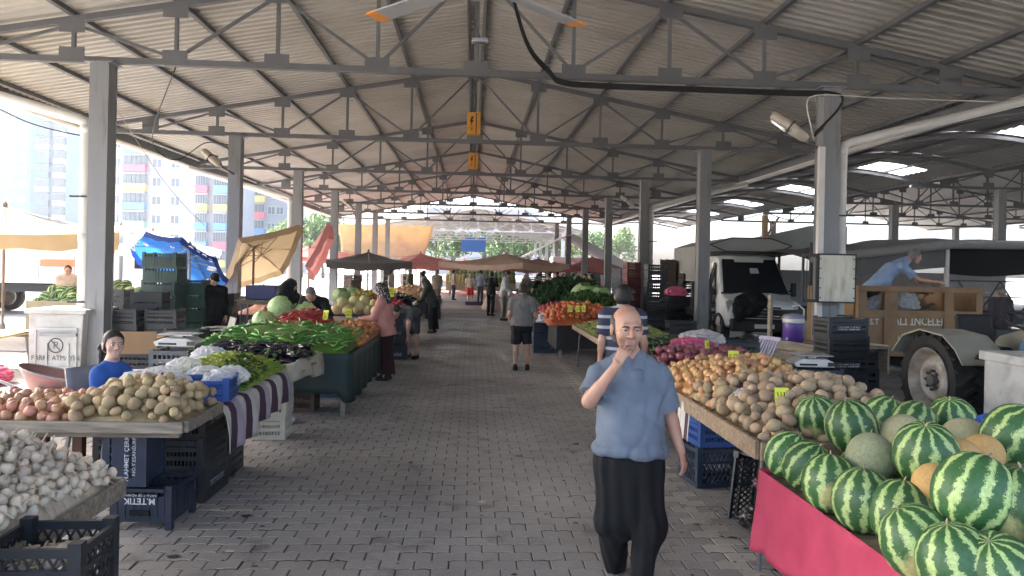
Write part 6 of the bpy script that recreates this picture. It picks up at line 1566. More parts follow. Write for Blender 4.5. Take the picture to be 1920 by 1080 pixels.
# tractor: right rear wheel, mudguard, seat, steering wheel, bonnet
FEN = mat('mudguard_paint', (.30, .295, .24), .5, .15, 3, .1, 30, col2=(.2, .17, .12), mixscale=4, mixpos=.62); TBL = mat('tractor_blue', (.06, .14, .26), .4, .15, 3)
wc = at(1738, 708, .64); TX, TY = wc.x + .22, wc.y
t = thing('farm_tractor', 'old tractor with large lugged tyre parked behind the watermelons', 'tractor', (TX + .62, TY, 0))
LX = -.62
def tractor_wheel(x, s):
    b = MB(); c = Vector((x, 0, .61)); ax = Matrix.Rotation(R(90), 3, 'Y'); r, w = .585, .44
    b.lathe([(.40, -w * .42), (.46, -w * .5), (.56, -w * .5), (r - .02, -w * .42), (r, 0), (r - .02, w * .42), (.56, w * .5), (.46, w * .5), (.40, w * .42)], 40, c, ax)
    for k in range(22):      # chevron lugs
        for side in (-1, 1):
            a0 = 2 * math.pi * (k + (.5 if side > 0 else 0)) / 22; pts = []
            for f in (0, .5, 1):
                a = a0 + .26 * f * 1.0; xx = side * w * .48 * f; rr_ = r + .012 - .02 * f * f
                pts.append(c + Vector((xx, rr_ * math.cos(a), rr_ * math.sin(a))))
            for p_, q_ in zip(pts[:-1], pts[1:]): b.bar(p_, q_, .045, .05, (p_ - c).normalized())
    tw = b.build('rear_wheel', RUB, t)
    b = MB(); s_ = s
    b.lathe([(.41, s_ * w * .50), (.37, s_ * w * .40), (.33, s_ * w * .12), (.30, s_ * w * .10), (.27, s_ * w * .34), (.17, s_ * w * .38), (.16, s_ * w * .26), (.01, s_ * w * .30)], 32, c, ax); b.build('rim', RIMG, tw, True)
    b = MB()
    for k in range(8): a = 2 * math.pi * k / 8; b.cyl(c + Vector((s_ * w * .28, .115 * math.cos(a), .115 * math.sin(a))), c + Vector((s_ * w * .40, .115 * math.cos(a), .115 * math.sin(a))), .02, n=6)
    b.lathe([(.08, s_ * w * .28), (.07, s_ * w * .42), (.01, s_ * w * .44)], 12, c, ax); b.build('hub_bolts', mat('hub_dark', (.10, .09, .08), .6, .3, 10), tw)
    # mudguard: wrapped sheet with a side plate towards the seat
    b = MB(); prof = [(R(10), .78), (R(48), .80), (R(90), .82), (R(140), .80), (R(172), .76)]
    pts = [(-.74, .96), (-.60, 1.12), (-.36, 1.27), (.12, 1.31), (.5, 1.20), (.74, .96)]
    x0, x1 = (x - .26, x + .3) if s < 0 else (x - .3, x + .26)
    for (p_, q_) in zip(pts[:-1], pts[1:]): b.add([(x0, p_[0], p_[1] - .06), (x1, p_[0], p_[1] - .06), (x1, q_[0], q_[1] - .06), (x0, q_[0], q_[1] - .06)], [(0, 1, 2, 3)])
    o = b.build('mudguard', FEN, t); md = o.modifiers.new('s', 'SOLIDIFY'); md.thickness = .02
    b = MB(); xi = x1 if s < 0 else x0; b.prism([(-.74, .89), (-.60, 1.05), (-.36, 1.20), (.12, 1.24), (.5, 1.13), (.74, .89), (.3, .5), (-.4, .35)], lambda u, v, d, xi=xi: (xi + d, u, v), -.012, .012); b.build('guard_plate', FEN, t)
    return tw
tractor_wheel(LX, -1); tractor_wheel(.62 + .15, 1)
b = MB(); b.prism([(-.12, -.035), (.12, -.035), (.10, .05), (-.10, .05)], lambda u, v, d: (LX + .02 + u, -.72 + d - v * .5, 1.00 + v), -.03, .0); b.build('side_light', mat('lens_dark', (.04, .025, .02), .3, .2, 30), t)
b = MB(); b.box((.08, .22, .98), (.46, .44, .1)); b.box((.08, .44, 1.2), (.5, .09, .46), (R(-12), 0, 0)); b.build('seat', cloth('seat_black', (.02, .02, .022), .6), t, bevel=.05)
b = MB(); b.bb(-.16, .3, -2.4, .6, .5, .86); b.build('gearbox', mat('tractor_grey', (.18, .18, .18), .6, .25, 5), t, bevel=.04)
b = MB(); b.prism([(-.24, .86), (.38, .86), (.36, 1.16), (.26, 1.26), (-.12, 1.26), (-.22, 1.16)], lambda u, v, d: (u, d, v), -2.5, -.75); b.build('bonnet', TBL, t, bevel=.03)
b = MB(); b.tube([(.07, -.75, 1.15), (.07, -.48, 1.38)], .025, 8); 
c = Vector((.07, -.46, 1.40)); qm = Matrix.Rotation(R(28), 3, 'X'); b.tube([c + qm @ Vector((.21 * math.cos(a), .21 * math.sin(a), 0)) for a in [2 * math.pi * k / 24 for k in range(25)]], .015, 6)
for k in range(3): a = 2.09 * k; b.tube([c, c + qm @ Vector((.21 * math.cos(a), .21 * math.sin(a), 0))], .01, 5)
b.build('steering_wheel', BLK, t, True)
b = MB(); b.bb(-.42, -.12, -.55, -.15, .62, .9); b.build('tool_box', PLY, t, bevel=.01); b = MB(); b.bb(-.20, .30, -.65, -.25, .86, 1.0); b.build('footplate_cover', mat('sack_grey', (.36, .36, .36), .8, .15, 6), t, bevel=.03)
b = MB(); b.box((-.28, -.552, .76), (.07, .004, .10)); b.build('sticker', INK, t)
for s in (-.36, .5): wheel(t, (s, -2.2, .34), .34, .2)
# white metal cabinet at the right edge
q = at(1925, 800, 0); q = atY(1915, 740, 7.6)
t = thing('metal_cabinet', 'scuffed white metal cabinet at the right edge', 'cabinet', (q.x + .18, 7.6, 0))
CBW = mat('cabinet_white', (.50, .51, .50), .5, .15, 3, .15, 30, col2=(.33, .33, .32), mixscale=5, mixpos=.6)
b = MB(); b.bb(-.38, .38, -.3, .3, .02, 1.02); b.build('body', CBW, t, bevel=.01); b = MB(); b.bb(-.42, .42, -.34, .34, 1.02, 1.12); b.build('lid', CBW, t, bevel=.012); b = MB(); b.bb(-.30, .30, -.312, -.303, .12, .9); b.build('door', CBW, t, bevel=.004)

# awning truck behind the trailer
t = thing('awning_truck', 'grey awning stall on a truck bed behind the trailer', 'stall truck', (11.5, 17.6, 0))
za, zl = atY(1760, 452, 17.2).z, atY(1600, 490, 17.2).z
b = MB(); b.grid(20, 8, lambda u, v: (-3.6 + 8.4 * u, -.5 + 5 * v, za - .1 + .25 * math.sin(math.pi * v) - max(0, .42 - u) * 1.0 + .03 * math.sin(u * 40))); AWN = mat('awning_grey', (.11, .11, .11), .7, .12, 1.5, .1, 50); o = b.build('awning_roof', AWN, t, True)
b = MB(); b.tube([(-3.6, -.55, za - .5), (-.2, -.55, za - .08), (4.8, -.55, za - .02)], .11, 10); b.build('rolled_edge', mat('awning_edge', (.22, .22, .22), .7, .1), t, True)
BKC = mat('curtain_black', (.008, .009, .009), .9, .1)
b = MB(); b.grid(30, 5, lambda u, v: (-.15 + 4.9 * u, -.35 + .03 * math.sin(u * 30), za - .15 - v * (.62 + .05 * math.sin(u * 9)))); b.build('curtain', BKC, t, True)
b = MB(); b.grid(20, 5, lambda u, v: (-3.5 + 3.3 * u, -.35 + .03 * math.sin(u * 30), za - .2 - (1 - u) * .35 - v * .42)); b.build('side_curtain', AWN, t, True)
for x in (-3.5, -.2, 2.3, 4.7): b = MB(); b.bb(x - .04, x + .04, -.42, -.34, .9, za - .1); b.build('post', STEELW if x == -.2 else BLK, t)
b = MB(); b.bb(-3.6, 4.8, -.4, 4.5, .8, .95); b.build('truck_bed', BLK, t)
for zr in (1.05, 1.42, 1.80): b = MB(); b.bb(-.1, 4.7, -.40, -.36, zr, zr + .035); b.build('rail', BLK, t)
for k in range(9): b = MB(); x = .1 + .52 * k; b.bar((x, -.38, 1.08), (x + .26, -.38, 1.42), .02, .035); b.bar((x + .26, -.38, 1.42), (x + .0 + .5, -.38, 1.80), .02, .035) if k % 2 else b.bar((x + .26, -.38, 1.42), (x, -.38, 1.80), .02, .035); b.build('brace', BLK, t)
for yy in (.3, 3.6):
    for x in (-2.6, 3.6): wheel(t, (x, yy, .42), .42, .25)
b = MB(); b.bb(-3.5, 4.6, 4.1, 4.2, .95, 2.0); b.build('back_board', mat('board_pale', (.5, .5, .5), .7, .1), t)
for i, (x, m_) in enumerate(((1.0, PNK), (2.0, WHT), (3.3, RED), (3.7, mat('canvas_orange', (.6, .22, .05), .8, .1)), (-1.5, BLUD))): tag(link('cloth_bundle', bag_mesh(80 + i, .3, m_), None, (11.5 + x, 18.6, 1.2), sc=(1, 1, 1.6)), ['pink bundle on the awning truck', 'white bundle on the awning truck', 'red bundle on the awning truck', 'orange bundle on the awning truck', 'navy bundle on the awning truck'][i], 'bundle')
# wooden cart with purple cooler
q0, q1 = at(1443, 692, .30), at(1548, 712, .30)
t = thing('wooden_cart', 'weathered wooden handcart in front of the white van', 'cart', (q0.x, q0.y, 0), math.atan2(q1.y - q0.y, q1.x - q0.x)); L = (q1 - q0).length
for k in range(3): b = MB(); b.bb(0, L, -.02, .02, .34 + .16 * k, .49 + .16 * k); b.build('side_plank', WOODG, t, bevel=.006)
for k in range(5): b = MB(); b.bb(0, L, .03 + .26 * k, .28 + .26 * k, .74, .77); b.build('floor_plank', WOODG, t)
b = MB(); b.bb(.0, .07, -.07, -.02, .3, 1.55); b.build('corner_post', WOODG, t, bevel=.006); b = MB(); b.bb(0, L, 1.3, 1.34, .34, .8); b.build('far_plank', WOODG, t)
for yy in (.2, 1.1): wheel(t, (.5, yy, .2), .2, .1)
for x in (.1, L - .15): b = MB(); b.bb(x, x + .07, .6, .67, 0, .74); b.build('leg', WOODG, t)
PUR = mat('plastic_purple', (.10, .045, .26), .35, .1, 4)
q = atY(1487, 631, 12.1); t = thing('drinks_cooler', 'purple drinks cooler with white band on the wooden cart', 'cooler', (q.x, q.y, .772))
b = MB(); b.lathe([(.145, 0), (.165, .02), (.17, .36), (.165, .37)], 24); b.build('body', PUR, t, True)
b = MB(); b.lathe([(.172, .33), (.178, .34), (.178, .39), (.172, .40)], 24); b.build('band', SCW, t, True)
b = MB(); b.lathe([(.17, .40), (.175, .42), (.16, .46), (.06, .475), (.01, .478)], 24); b.build('lid', mat('plastic_mauve_grey', (.22, .22, .30), .4, .1), t, True)
b = MB(); b.tube([(.16, -.02, .38), (.15, -.06, .55), (.05, -.06, .63), (-.05, -.06, .60)], .014, 6); b.build('handle', SCW, t, True); b = MB(); b.cyl((-.14, -.10, .08), (-.17, -.14, .07), .02, n=8); b.build('tap', SCW, t)
# slatted lilac plastic chair back by the cart
LIL = mat('plastic_lilac', (.45, .42, .55), .4, .08)
q = at(1425, 690, .45); t = thing('plastic_chair', 'lilac slatted plastic chair lying by the wooden cart', 'chair', (q.x, q.y, 0), R(20)); Qc = Matrix.Rotation(R(28), 3, 'Y') 
for k in range(7): b = MB(); b.box(Vector((0, 0, .55)) + Qc @ Vector((0, -.18 + .06 * k, .15)), (.02, .03, .46), Qc); b.build('back_slat', LIL, t, bevel=.006)
for z in (-.1, .4): b = MB(); b.box(Vector((0, 0, .55)) + Qc @ Vector((0, 0, z)), (.035, .46, .06), Qc); b.build('back_rail', LIL, t, bevel=.01)
b = MB(); b.box((-.28, 0, .43), (.46, .46, .04)); b.build('seat', LIL, t, bevel=.015)
for sx in (-.46, -.1):
    for sy in (-.2, .2): b = MB(); b.bb(sx - .025, sx + .025, sy - .025, sy + .025, 0, .42); b.build('leg', LIL, t)
# crate stacks by the right columns
for k, (px, py, n, lb, m_, st, dm) in enumerate(((1232, 628, 8, 'black crate in the tall stack left of the second right column', PLB, 'panel', (.6, .5, .26)), (1268, 622, 5, 'black crate in the stack with the pink bag', PLB, 'slot', (.5, .4, .26)), (1293, 622, 7, 'dark crate in the stack against the second right column', PLB, 'slot', (.5, .4, .26)),
                                             (1345, 640, 5, 'black crate in the stack before the white van', PLB, 'lattice', (.5, .4, .26)), (1186, 612, 8, 'red crate in the stack by the third right column', mat('plastic_maroon', (.16, .03, .04), .5, .2), 'slot', (.5, .4, .27)), (1258, 598, 9, 'dark crate in the far stack beneath the grid basket', PLB, 'panel', (.6, .5, .26)))):
    q = at(px, py, 0); stack(q.x, q.y + .3, n, lb, m_, dm, st, R(3 * k))
q = atY(1268, 520, 18.5); bag((q.x, q.y, 5 * .26 + .06), 'pink bag on the crate stack by the van', BAGP, .22, 90)
stack(4.6, 16.2, 3, 'black crate on the floor behind the pale beans', PLB, (.6, .4, .27), 'panel'); stack(5.3, 15.2, 2, 'black crate in front of the van wheels', PLB, (.6, .4, .27), 'slot')
crate((5.9, 15.9, 0), 'low black crate under the van bumper', PLB, (.7, .45, .3), 'slot')
stack(4.3, 13.0, 2, 'black crate behind the dark pepper table', PLB, (.6, .4, .27), 'slot', R(10))

# ================================================================ left side clutter
for k, (x, y, n, lb, m_, st, dm) in enumerate(((-5.66, 14.1, 8, 'dark green crate in the tallest stack below the blue parasol', PLG, 'solid', (.62, .44, .255)), (-5.42, 14.95, 6, 'dark green crate in the stack just right of the tallest', PLG, 'solid', (.5, .44, .255)), (-5.1, 15.7, 5, 'black crate in the stack beside the man in a cap', PLB, 'panel', (.5, .44, .25)),
                                             (-5.72, 12.75, 4, 'black crate in the stack right of the nearest column', PLB, 'slot', (.56, .42, .27)), (-5.15, 12.9, 4, 'black crate in the second stack right of the nearest column', PLB, 'slot', (.52, .42, .27)), (-5.62, 13.4, 5, 'black crate in the stack behind the nearest column', PLB, 'panel', (.52, .42, .27)),
                                             (-4.55, 12.3, 3, 'black crate in the low stack before the green stack', PLB, 'panel', (.56, .42, .27)), (-6.6, 14.2, 5, 'dark crate in the stack left of the nearest column', PLB, 'slot', (.52, .42, .27)), (-4.9, 18.6, 5, 'black crate in the stack by the second left column', PLB, 'slot', (.5, .4, .27)), (-5.5, 18.3, 4, 'black crate behind the second left column', PLB, 'panel', (.5, .4, .27)))):
    stack(x, y, n, lb, m_, dm, st, R(4 * (k % 3) - 4))
stack(-3.62, 9.55, 3, 'grey crate with white print under the scale', PLY, (.56, .42, .27), 'panel', R(-3), pr=('MEHMET ACAR', .055, .55, (-1,)))
scale_top((-3.62, 9.55, .86), 'white weighing scale on the grey crates', R(-3))
crate((-4.05, 8.6, .36), 'white tray crate behind the clear bags', PLW, (.58, .42, .18), 'panel', R(6)); crate((-4.05, 8.62, .0), 'cream crate under the white tray', PLW, (.58, .42, .34), 'panel', R(4)); crate((-4.6, 8.9, .25), 'second white tray crate left of the first', PLW, (.58, .42, .18), 'panel', R(-5)); crate((-4.6, 8.9, 0), 'black crate under the second white tray', PLB, (.58, .42, .24), 'panel', R(-5))
b = MB(); b.bb(-.28, .28, -.2, .2, 0, .2); b.bb(-.28, .28, -.21, -.2, .14, .3); o = b.build('cardboard_box', mat('cardboard', (.32, .2, .11), .85, .12, 4), None, loc=(-4.5, 10.4, .66), rz=R(8)); tag(o, 'brown cardboard box on crates behind the girl', 'box'); stack(-4.5, 10.45, 3, 'black crate beneath the cardboard box', PLB, (.56, .42, .22), 'panel')
# white plastic armchairs
def armchair(loc, rz, label, m_):
    t = thing('plastic_armchair', label, 'chair', loc, rz)
    b = MB(); b.bb(-.23, .23, -.22, .22, .41, .44); b.build('seat', m_, t, bevel=.012)
    b = MB(); b.grid(8, 8, lambda u, v: (-.23 + .46 * u, .22 + .10 * v + .03 * math.cos((u - .5) * 3), .44 + .42 * v)); o = b.build('backrest', m_, t, True); md = o.modifiers.new('s', 'SOLIDIFY'); md.thickness = .02
    for s in (-1, 1):
        b = MB(); b.tube([(s * .25, .28, .66), (s * .28, .1, .67), (s * .28, -.16, .65), (s * .27, -.24, .58), (s * .25, -.25, .42)], .02, 6); b.build('armrest', m_, t, True)
        for yy in (-.22, .24): b = MB(); b.tube([(s * .22, yy, .42), (s * .26, yy * 1.15, 0)], .022, 6); b.build('leg', m_, t)
    return t
WPL = mat('plastic_white', (.66, .64, .60), .4, .06)
q = at(402, 640, .42); armchair((q.x, q.y, 0), R(-60), 'white plastic armchair beside the man in a cap', WPL); q = at(446, 645, .42); armchair((q.x - .1, q.y + .3, 0), R(-100), 'white plastic armchair next to the green pepper stall', WPL)
q = at(405, 615, .45); tag(link('plastic_bag', bag_mesh(95, .2, mat('bag_red', (.6, .05, .04), .4, .1, 10, trans=.3)), None, (q.x - .4, q.y + 1.0, .5)), 'red bag in a crate beside the white armchair', 'bag')
# waste container with stencilled warning
q = at(60, 712, 0); q2 = at(150, 712, 0)
DMW = mat('container_white', (.50, .50, .47), .6, .15, 2.5, .12, 30, col2=(.36, .34, .30), mixscale=4, mixpos=.62); STC = mat('stencil_dark', (.12, .11, .11), .8, .3, 20)
t = thing('waste_container', 'dented white waste container with a stencilled no parking sign', 'container', ((q.x + q2.x) / 2, q.y + .35, 0)); hw = (q2.x - q.x) / 2 + .06
zt_ = atY(100, 588, q.y).z
b = MB(); b.prism([(-hw, .10), (hw * .92, .10), (hw, zt_), (-hw * 1.02, zt_)], lambda u, v, d: (u, d, v), -.35, .55); b.build('body', DMW, t, bevel=.015)
b = MB(); b.bb(-hw - .06, hw + .06, -.40, .60, zt_, zt_ + .07); b.build('lid', DMW, t, bevel=.01)
for (x0, x1, z0, z1) in ((-hw * .75, hw * .8, .18, .21), (-hw * .75, -hw * .71, .21, zt_ - .25), (hw * .76, hw * .8, .21, zt_ - .25), (-hw * .75, hw * .8, zt_ - .25, zt_ - .22), (-.15, -.12, .21, zt_ * .55), (.18, .21, .21, zt_ * .55)): b = MB(); b.bb(x0, x1, -.372, -.352, z0, z1); b.build('pressed_rib', DMW, t)
b = MB(); b.bb(-hw * .55, hw * .8, -.40, -.356, zt_ * .66, zt_ * .71); b.build('lifting_bar', mat('bar_grey', (.3, .3, .3), .5, .2, 6), t)
text('stencilled_warning', 'PARKE ATMAYIN', .115, STC, t, (.0, -.356, zt_ * .33), (R(90), 0, 0), .85, .001)
b = MB(); b.tube([(.11 * math.cos(a), -.357, zt_ * .52 + .11 * math.sin(a)) for a in [2 * math.pi * k / 24 for k in range(25)]], .009, 4); b.bar((-.07, -.357, zt_ * .52 + .08), (.07, -.357, zt_ * .52 - .08), .004, .016); b.build('stencilled_sign', STC, t); text('stencilled_letters', 'P', .16, STC, t, (.0, -.356, zt_ * .52), (R(90), 0, 0), 1, .001)
for sx in (-1, 1):
    for yy in (-.2, .4): wheel(t, (sx * hw * .75, yy, .07), .07, .05, 'castor')
# rubble at the foot of the column
RUB2 = mat('rubble_stone', (.30, .27, .23), .9, .25, 6, .5, 30, orand=.25); rr = random.Random(12)
for i in range(22):
    q = at(rr.uniform(120, 225), rr.uniform(722, 752), 0); bm = blob(.14 * rr.uniform(.5, 1.1), 2, .12, 3, 200 + i, (1.3, .9, .6)); me = bm_mesh(bm, 'stone', RUB2, False)
    tag(link('stone', me, None, (q.x, q.y, .05 + (.13 if i % 3 == 0 else 0)), rot=(rr.uniform(-.4, .4), rr.uniform(-.4, .4), rr.uniform(0, 6))), 'broken stone in the rubble at the foot of the nearest left column', 'stone', 'rubble by the column')
for i, (px, py, z) in enumerate(((150, 728, .08), (158, 716, .22), (145, 708, .30), (178, 735, .08))):
    q = at(px, py, z); b = MB(); b.box((0, 0, 0), (.40, .2, .13)); o = b.build('kerb_block', RUB2, None, loc=(q.x, q.y, z), rz=R(15 * i - 20), bevel=.01); tag(o, 'pale concrete block on the rubble, %s from the bottom' % NTH[i], 'block')
# wheelbarrow
q = at(100, 752, .25); t = thing('wheelbarrow', 'faded red wheelbarrow behind the pinkish onions', 'wheelbarrow', (q.x, q.y, 0), R(12)); RDB = mat('barrow_red', (.42, .17, .15), .6, .2, 4, .1, 30, col2=(.3, .2, .17), mixscale=5)
def tub(u, v): 
    a = 2 * math.pi * u; r = .55 + .45 * v; return (.42 * r * math.cos(a) * (1 + .15 * math.cos(a)), .28 * r * math.sin(a), .28 + .30 * v + .10 * math.cos(a) * v * -1)
b = MB(); b.grid(24, 5, tub); b.add([tub(k / 24, 0) for k in range(24)], [tuple(range(24))]); o = b.build('tub', RDB, t, True); md = o.modifiers.new('s', 'SOLIDIFY'); md.thickness = .012
b = MB(); b.tube([tub(k / 24, 1) for k in range(25)], .014, 6); b.build('rim_tube', mat('bar_grey', (.3, .3, .3)), t)
for s in (-1, 1): b = MB(); b.tube([(.55, s * .1, .2), (-.2, s * .2, .27), (-.85, s * .27, .55)], .018, 6); b.build('handle', mat('bar_grey', (.3, .3, .3)), t); b = MB(); b.tube([(-.25, s * .2, .27), (-.3, s * .22, 0)], .018, 6); b.build('leg', mat('bar_grey', (.3, .3, .3)), t)
wheel(t, (.62, 0, .19), .19, .08).rotation_euler = (0, 0, 0)
# lorry and melon crate in the sunlit lot on the left
q = at(60, 600, 0); t = thing('lorry', 'white lorry with an orange stripe in the sunlit lot at the left', 'lorry', (q.x, 25.5, 0), 0)
b = MB(); b.bb(-5.5, 1.6, 0, 2.3, 1.05, 3.0); b.build('cargo_box', VW, t, bevel=.03)
for k in range(6): b = MB(); b.bb(-5.4 + 1.15 * k, -4.4 + 1.15 * k, -.03, -.002, 1.25, 2.5); b.build('side_panel', mat('panel_grey', (.45, .46, .48), .5, .08), t)
b = MB(); b.bb(-.9, .2, -.036, -.031, 1.62, 1.85); b.build('stripe', mat('stripe_orange', (.75, .22, .10), .6, .05), t)
S_ = [[(x, y, z) for (y, z) in ((.05, .6), (2.25, .6), (2.25, h_), (.05, h_))] for x, h_ in ((1.7, 2.7), (2.5, 2.75), (3.3, 2.5), (3.6, 1.6), (3.65, .65))]
loft(S_).build('cab', VW, t, bevel=.06); b = MB(); b.add([(2.1, .04, 1.6), (3.2, .04, 1.6), (3.05, .04, 2.35), (2.1, .04, 2.35)], [(0, 1, 2, 3)]); b.build('cab_window', WSG, t)
b = MB(); b.bb(-5.5, 3.0, .3, 2.0, .75, 1.0); b.build('chassis', BLK, t)
for x in (-4.2, -3.1, 2.6):
    for yy in (.25, 2.05):
        w_ = wheel(t, (0, 0, 0), .5, .28); w_.location = (x, yy, .5); w_.rotation_euler = (0, 0, R(90))
q = at(117, 640, .0); q = atY(115, 560, 17.5); b = MB(); t = thing('melon_bin', 'tan board bin of watermelons behind the waste container', 'bin', (q.x, 17.5, 0))
for (x0, x1, y0, y1) in ((-.55, .55, -.4, -.36), (-.55, .55, .36, .4), (-.55, -.51, -.36, .36), (.51, .55, -.36, .36)): b = MB(); b.bb(x0, x1, y0, y1, .0, .95); b.build('side_board', mat('board_tan', (.42, .33, .2), .8, .15, 4), t)
b = MB(); b.bb(-.51, .51, -.36, .36, .7, .75); b.build('shelf', WOODG, t)
for i in range(13): tag(link('watermelon', WM[i % 3], None, (q.x - .4 + .2 * (i % 5) + .05 * (i // 5), 17.3 + .22 * ((i // 5)), .88 + .14 * (i // 5)), rot=(i, i * .6, i), sc=.13), 'watermelon heaped in the tan bin on the left', 'watermelon', 'watermelons in the tan bin')
q = atY(252, 555, 19); t = thing('melon_bin', 'board bin of watermelons under the white umbrellas', 'bin', (q.x, 19, 0))
for (x0, x1, y0, y1) in ((-.7, .7, -.4, -.36), (-.7, .7, .36, .4), (-.7, -.66, -.36, .36), (.66, .7, -.36, .36)): b = MB(); b.bb(x0, x1, y0, y1, .0, .95); b.build('side_board', MATS['board_tan'], t)
for i in range(14): tag(link('watermelon', WM[i % 3], None, (q.x - .5 + .2 * (i % 6), 18.8 + .2 * (i // 6), .95 + .16 * (i // 6)), rot=(i, i * .6, i), sc=.13), 'watermelon in the bin under the white umbrellas', 'watermelon', 'watermelons under the white umbrellas')
# tables with goods in the lot, left
table('low board table with a yellow cloth beside the waste container', -9.3, -7.6, 12.2, 13.6, .62, m=WOODG, lip=0); cloth_panel('table_cloth', lambda u, v: (-9.35 + 1.8 * u, 12.15 + 1.4 * v, .64 + .01 * math.sin(9 * u + 7 * v)), mat('cloth_yellow', (.62, .48, .18), .8, .1), 'yellow cloth on the low table beside the waste container', 'cloth', 14, 10)
q = at(40, 712, .1); tag(link('plastic_bag', bag_mesh(97, .25, BAGP), None, (q.x - .6, q.y + .2, .1)), 'pink bag on the ground left of the waste container', 'bag')
# navy crate, purple box behind the veiled woman
q = atY(495, 548, 15.2); b = MB(); b.bb(-.3, .3, -.25, .25, 0, .28); o = b.build('storage_box', mat('plastic_indigo', (.05, .05, .16), .45, .1), None, loc=(q.x, 15.2, q.z - .14), bevel=.02); tag(o, 'indigo storage box behind the veiled woman', 'box')
table('folding table with checked cloth behind the veiled woman', q.x - .5, q.x + .5, 14.9, 15.7, q.z - .145, m=WOODG, lip=0)
# far melon stall, sunlit
far_stall('sunlit stall of watermelons at the end of the aisle', -1.6, 2.8, 47.2, 49.6, mat('board_tan', (.42, .33, .2)), .85)
rr = random.Random(4)
for i in range(60): tag(link('watermelon', WM[i % 3], None, (-1.3 + (i % 15) * .28, 47.6 + .4 * (i // 15), 1.0 + .2 * (i // 15)), rot=(i, i * .6, i), sc=.2), 'watermelon on the sunlit stall at the end of the aisle', 'watermelon', 'far watermelons')
for i in range(24): tag(link('melon', MM[i % 3], None, (-1.55 + (i % 6) * .2, 47.3 + .12 * (i // 6), .95 + .1 * (i // 6)), sc=.14), 'yellow melon at the left end of the far sunlit stall', 'melon', 'far yellow melons')
# white van far right, goods at the far end
q = atY(1105, 525, 52); t = thing('delivery_van', 'white box van far off behind the right columns', 'van', (q.x, 52, 0))
b = MB(); b.bb(-2.6, 2.0, 0, 2.0, .6, 2.7); b.build('cargo_box', VW, t, bevel=.08); b = MB(); b.bb(2.0, 3.4, .05, 1.95, .5, 2.2); b.build('cab', VW, t, bevel=.2); b = MB(); b.bb(2.3, 3.2, .03, .06, 1.4, 2.0); b.build('cab_window', WSG, t); b = MB(); b.bb(-.2, 1.5, -.01, -.002, 1.5, 2.2); b.build('side_window', WSG, t)
for x in (-1.6, 2.6): w_ = wheel(t, (0, 0, 0), .4, .25); w_.location = (x, .2, .4); w_.rotation_euler = (0, 0, R(90))
for i, (x, y, n) in enumerate(((3.2, 40, 5), (4.0, 40.5, 6), (5.2, 41, 5), (-3.6, 42, 5), (-4.6, 41, 6), (6.2, 38, 6), (7.2, 36, 7), (-5.2, 33, 5), (4.9, 33.5, 5), (8.4, 30, 7), (7.6, 27, 6), (6.5, 24.5, 8))):
    stack(x, y, n, 'dark crate in the %s of the far stacks' % NTH[i], [PLB, PLG, PLN, PLR][i % 4], (.6, .5, .28), 'panel', R(7 * i))
q = at(922, 580, 0); g = Field((-.6, -.6, -.1), (.6, .6, 1.1), .03); g.cone((0, 0, .1), (0, 0, .75), .42, .12, .1); g.folds(.05, 3, (9, 9, 9)); tag(link('sack', g.mesh('sack', mat('sack_pinkish', (.55, .42, .36), .85, .12, 5)), None, (q.x, q.y, 0)), 'pinkish sack standing in the aisle near the far stall', 'sack')
q = at(890, 572, 0); crate((q.x, q.y, 0), 'low purple crate lying in the aisle near the far stall', mat('plastic_plum', (.06, .03, .08), .5, .1), (.9, .5, .16), 'solid')
# two more stalls on the left edge of the hall
far_stall('stall of potatoes and onions behind the left melons', -5.4, -3.9, 16.5, 21.0, SK1); generic('onion', ONP, OPM, 90, (-5.3, -4.0, 16.6, 20.8), .77, .3, .06, 'onion on the stall behind the left melons', 'onion', 'onions behind the melons', 81, upright=.7, join=True)
# ---------------------------------------------------------------- the man in the foreground
POLO = mat('cloth_polo', (0.168, 0.203, 0.252), .85, .10, 6, .3, 320, spec=.2, col2=(0.140, 0.172, 0.218), mixscale=4)
BLACKC = cloth('black', (0.012, 0.013, 0.014))
def face_marks(m, root, pose, S):
    """stubble round the jaw and redder lips, placed in the body's own coordinates"""
    nt = m.node_tree; L = nt.links.new; p = nt.nodes['Principled BSDF']; tc = nd(nt, 'ShaderNodeTexCoord'); src = p.inputs['Base Color'].links[0].from_socket
    h_ = np.array(pose['hea']) * S; k = S * 1.2
    for (c, r0, r1, col, amt) in (((0, -.075, -.072), .040, .078, (.17, .125, .105, 1), .42), ((0, -.095, -.063), .012, .026, (.36, .13, .11, 1), .55), ((0, -.10, -.03), .012, .032, (.52, .22, .16, 1), .35)):
        d = nd(nt, 'ShaderNodeVectorMath', operation='DISTANCE'); L(tc.outputs['Object'], d.inputs[0]); d.inputs[1].default_value = tuple(h_ + np.array(c) * k)
        mr = nd(nt, 'ShaderNodeMapRange'); mr.inputs[1].default_value = r1 * 1.1; mr.inputs[2].default_value = r0; mr.inputs[4].default_value = amt; L(d.outputs['Value'], mr.inputs[0])
        mx = nd(nt, 'ShaderNodeMix', data_type='RGBA'); L(mr.outputs[0], mx.inputs[0]); L(src, mx.inputs[6]); mx.inputs[7].default_value = col; src = mx.outputs[2]
    L(src, p.inputs['Base Color'])
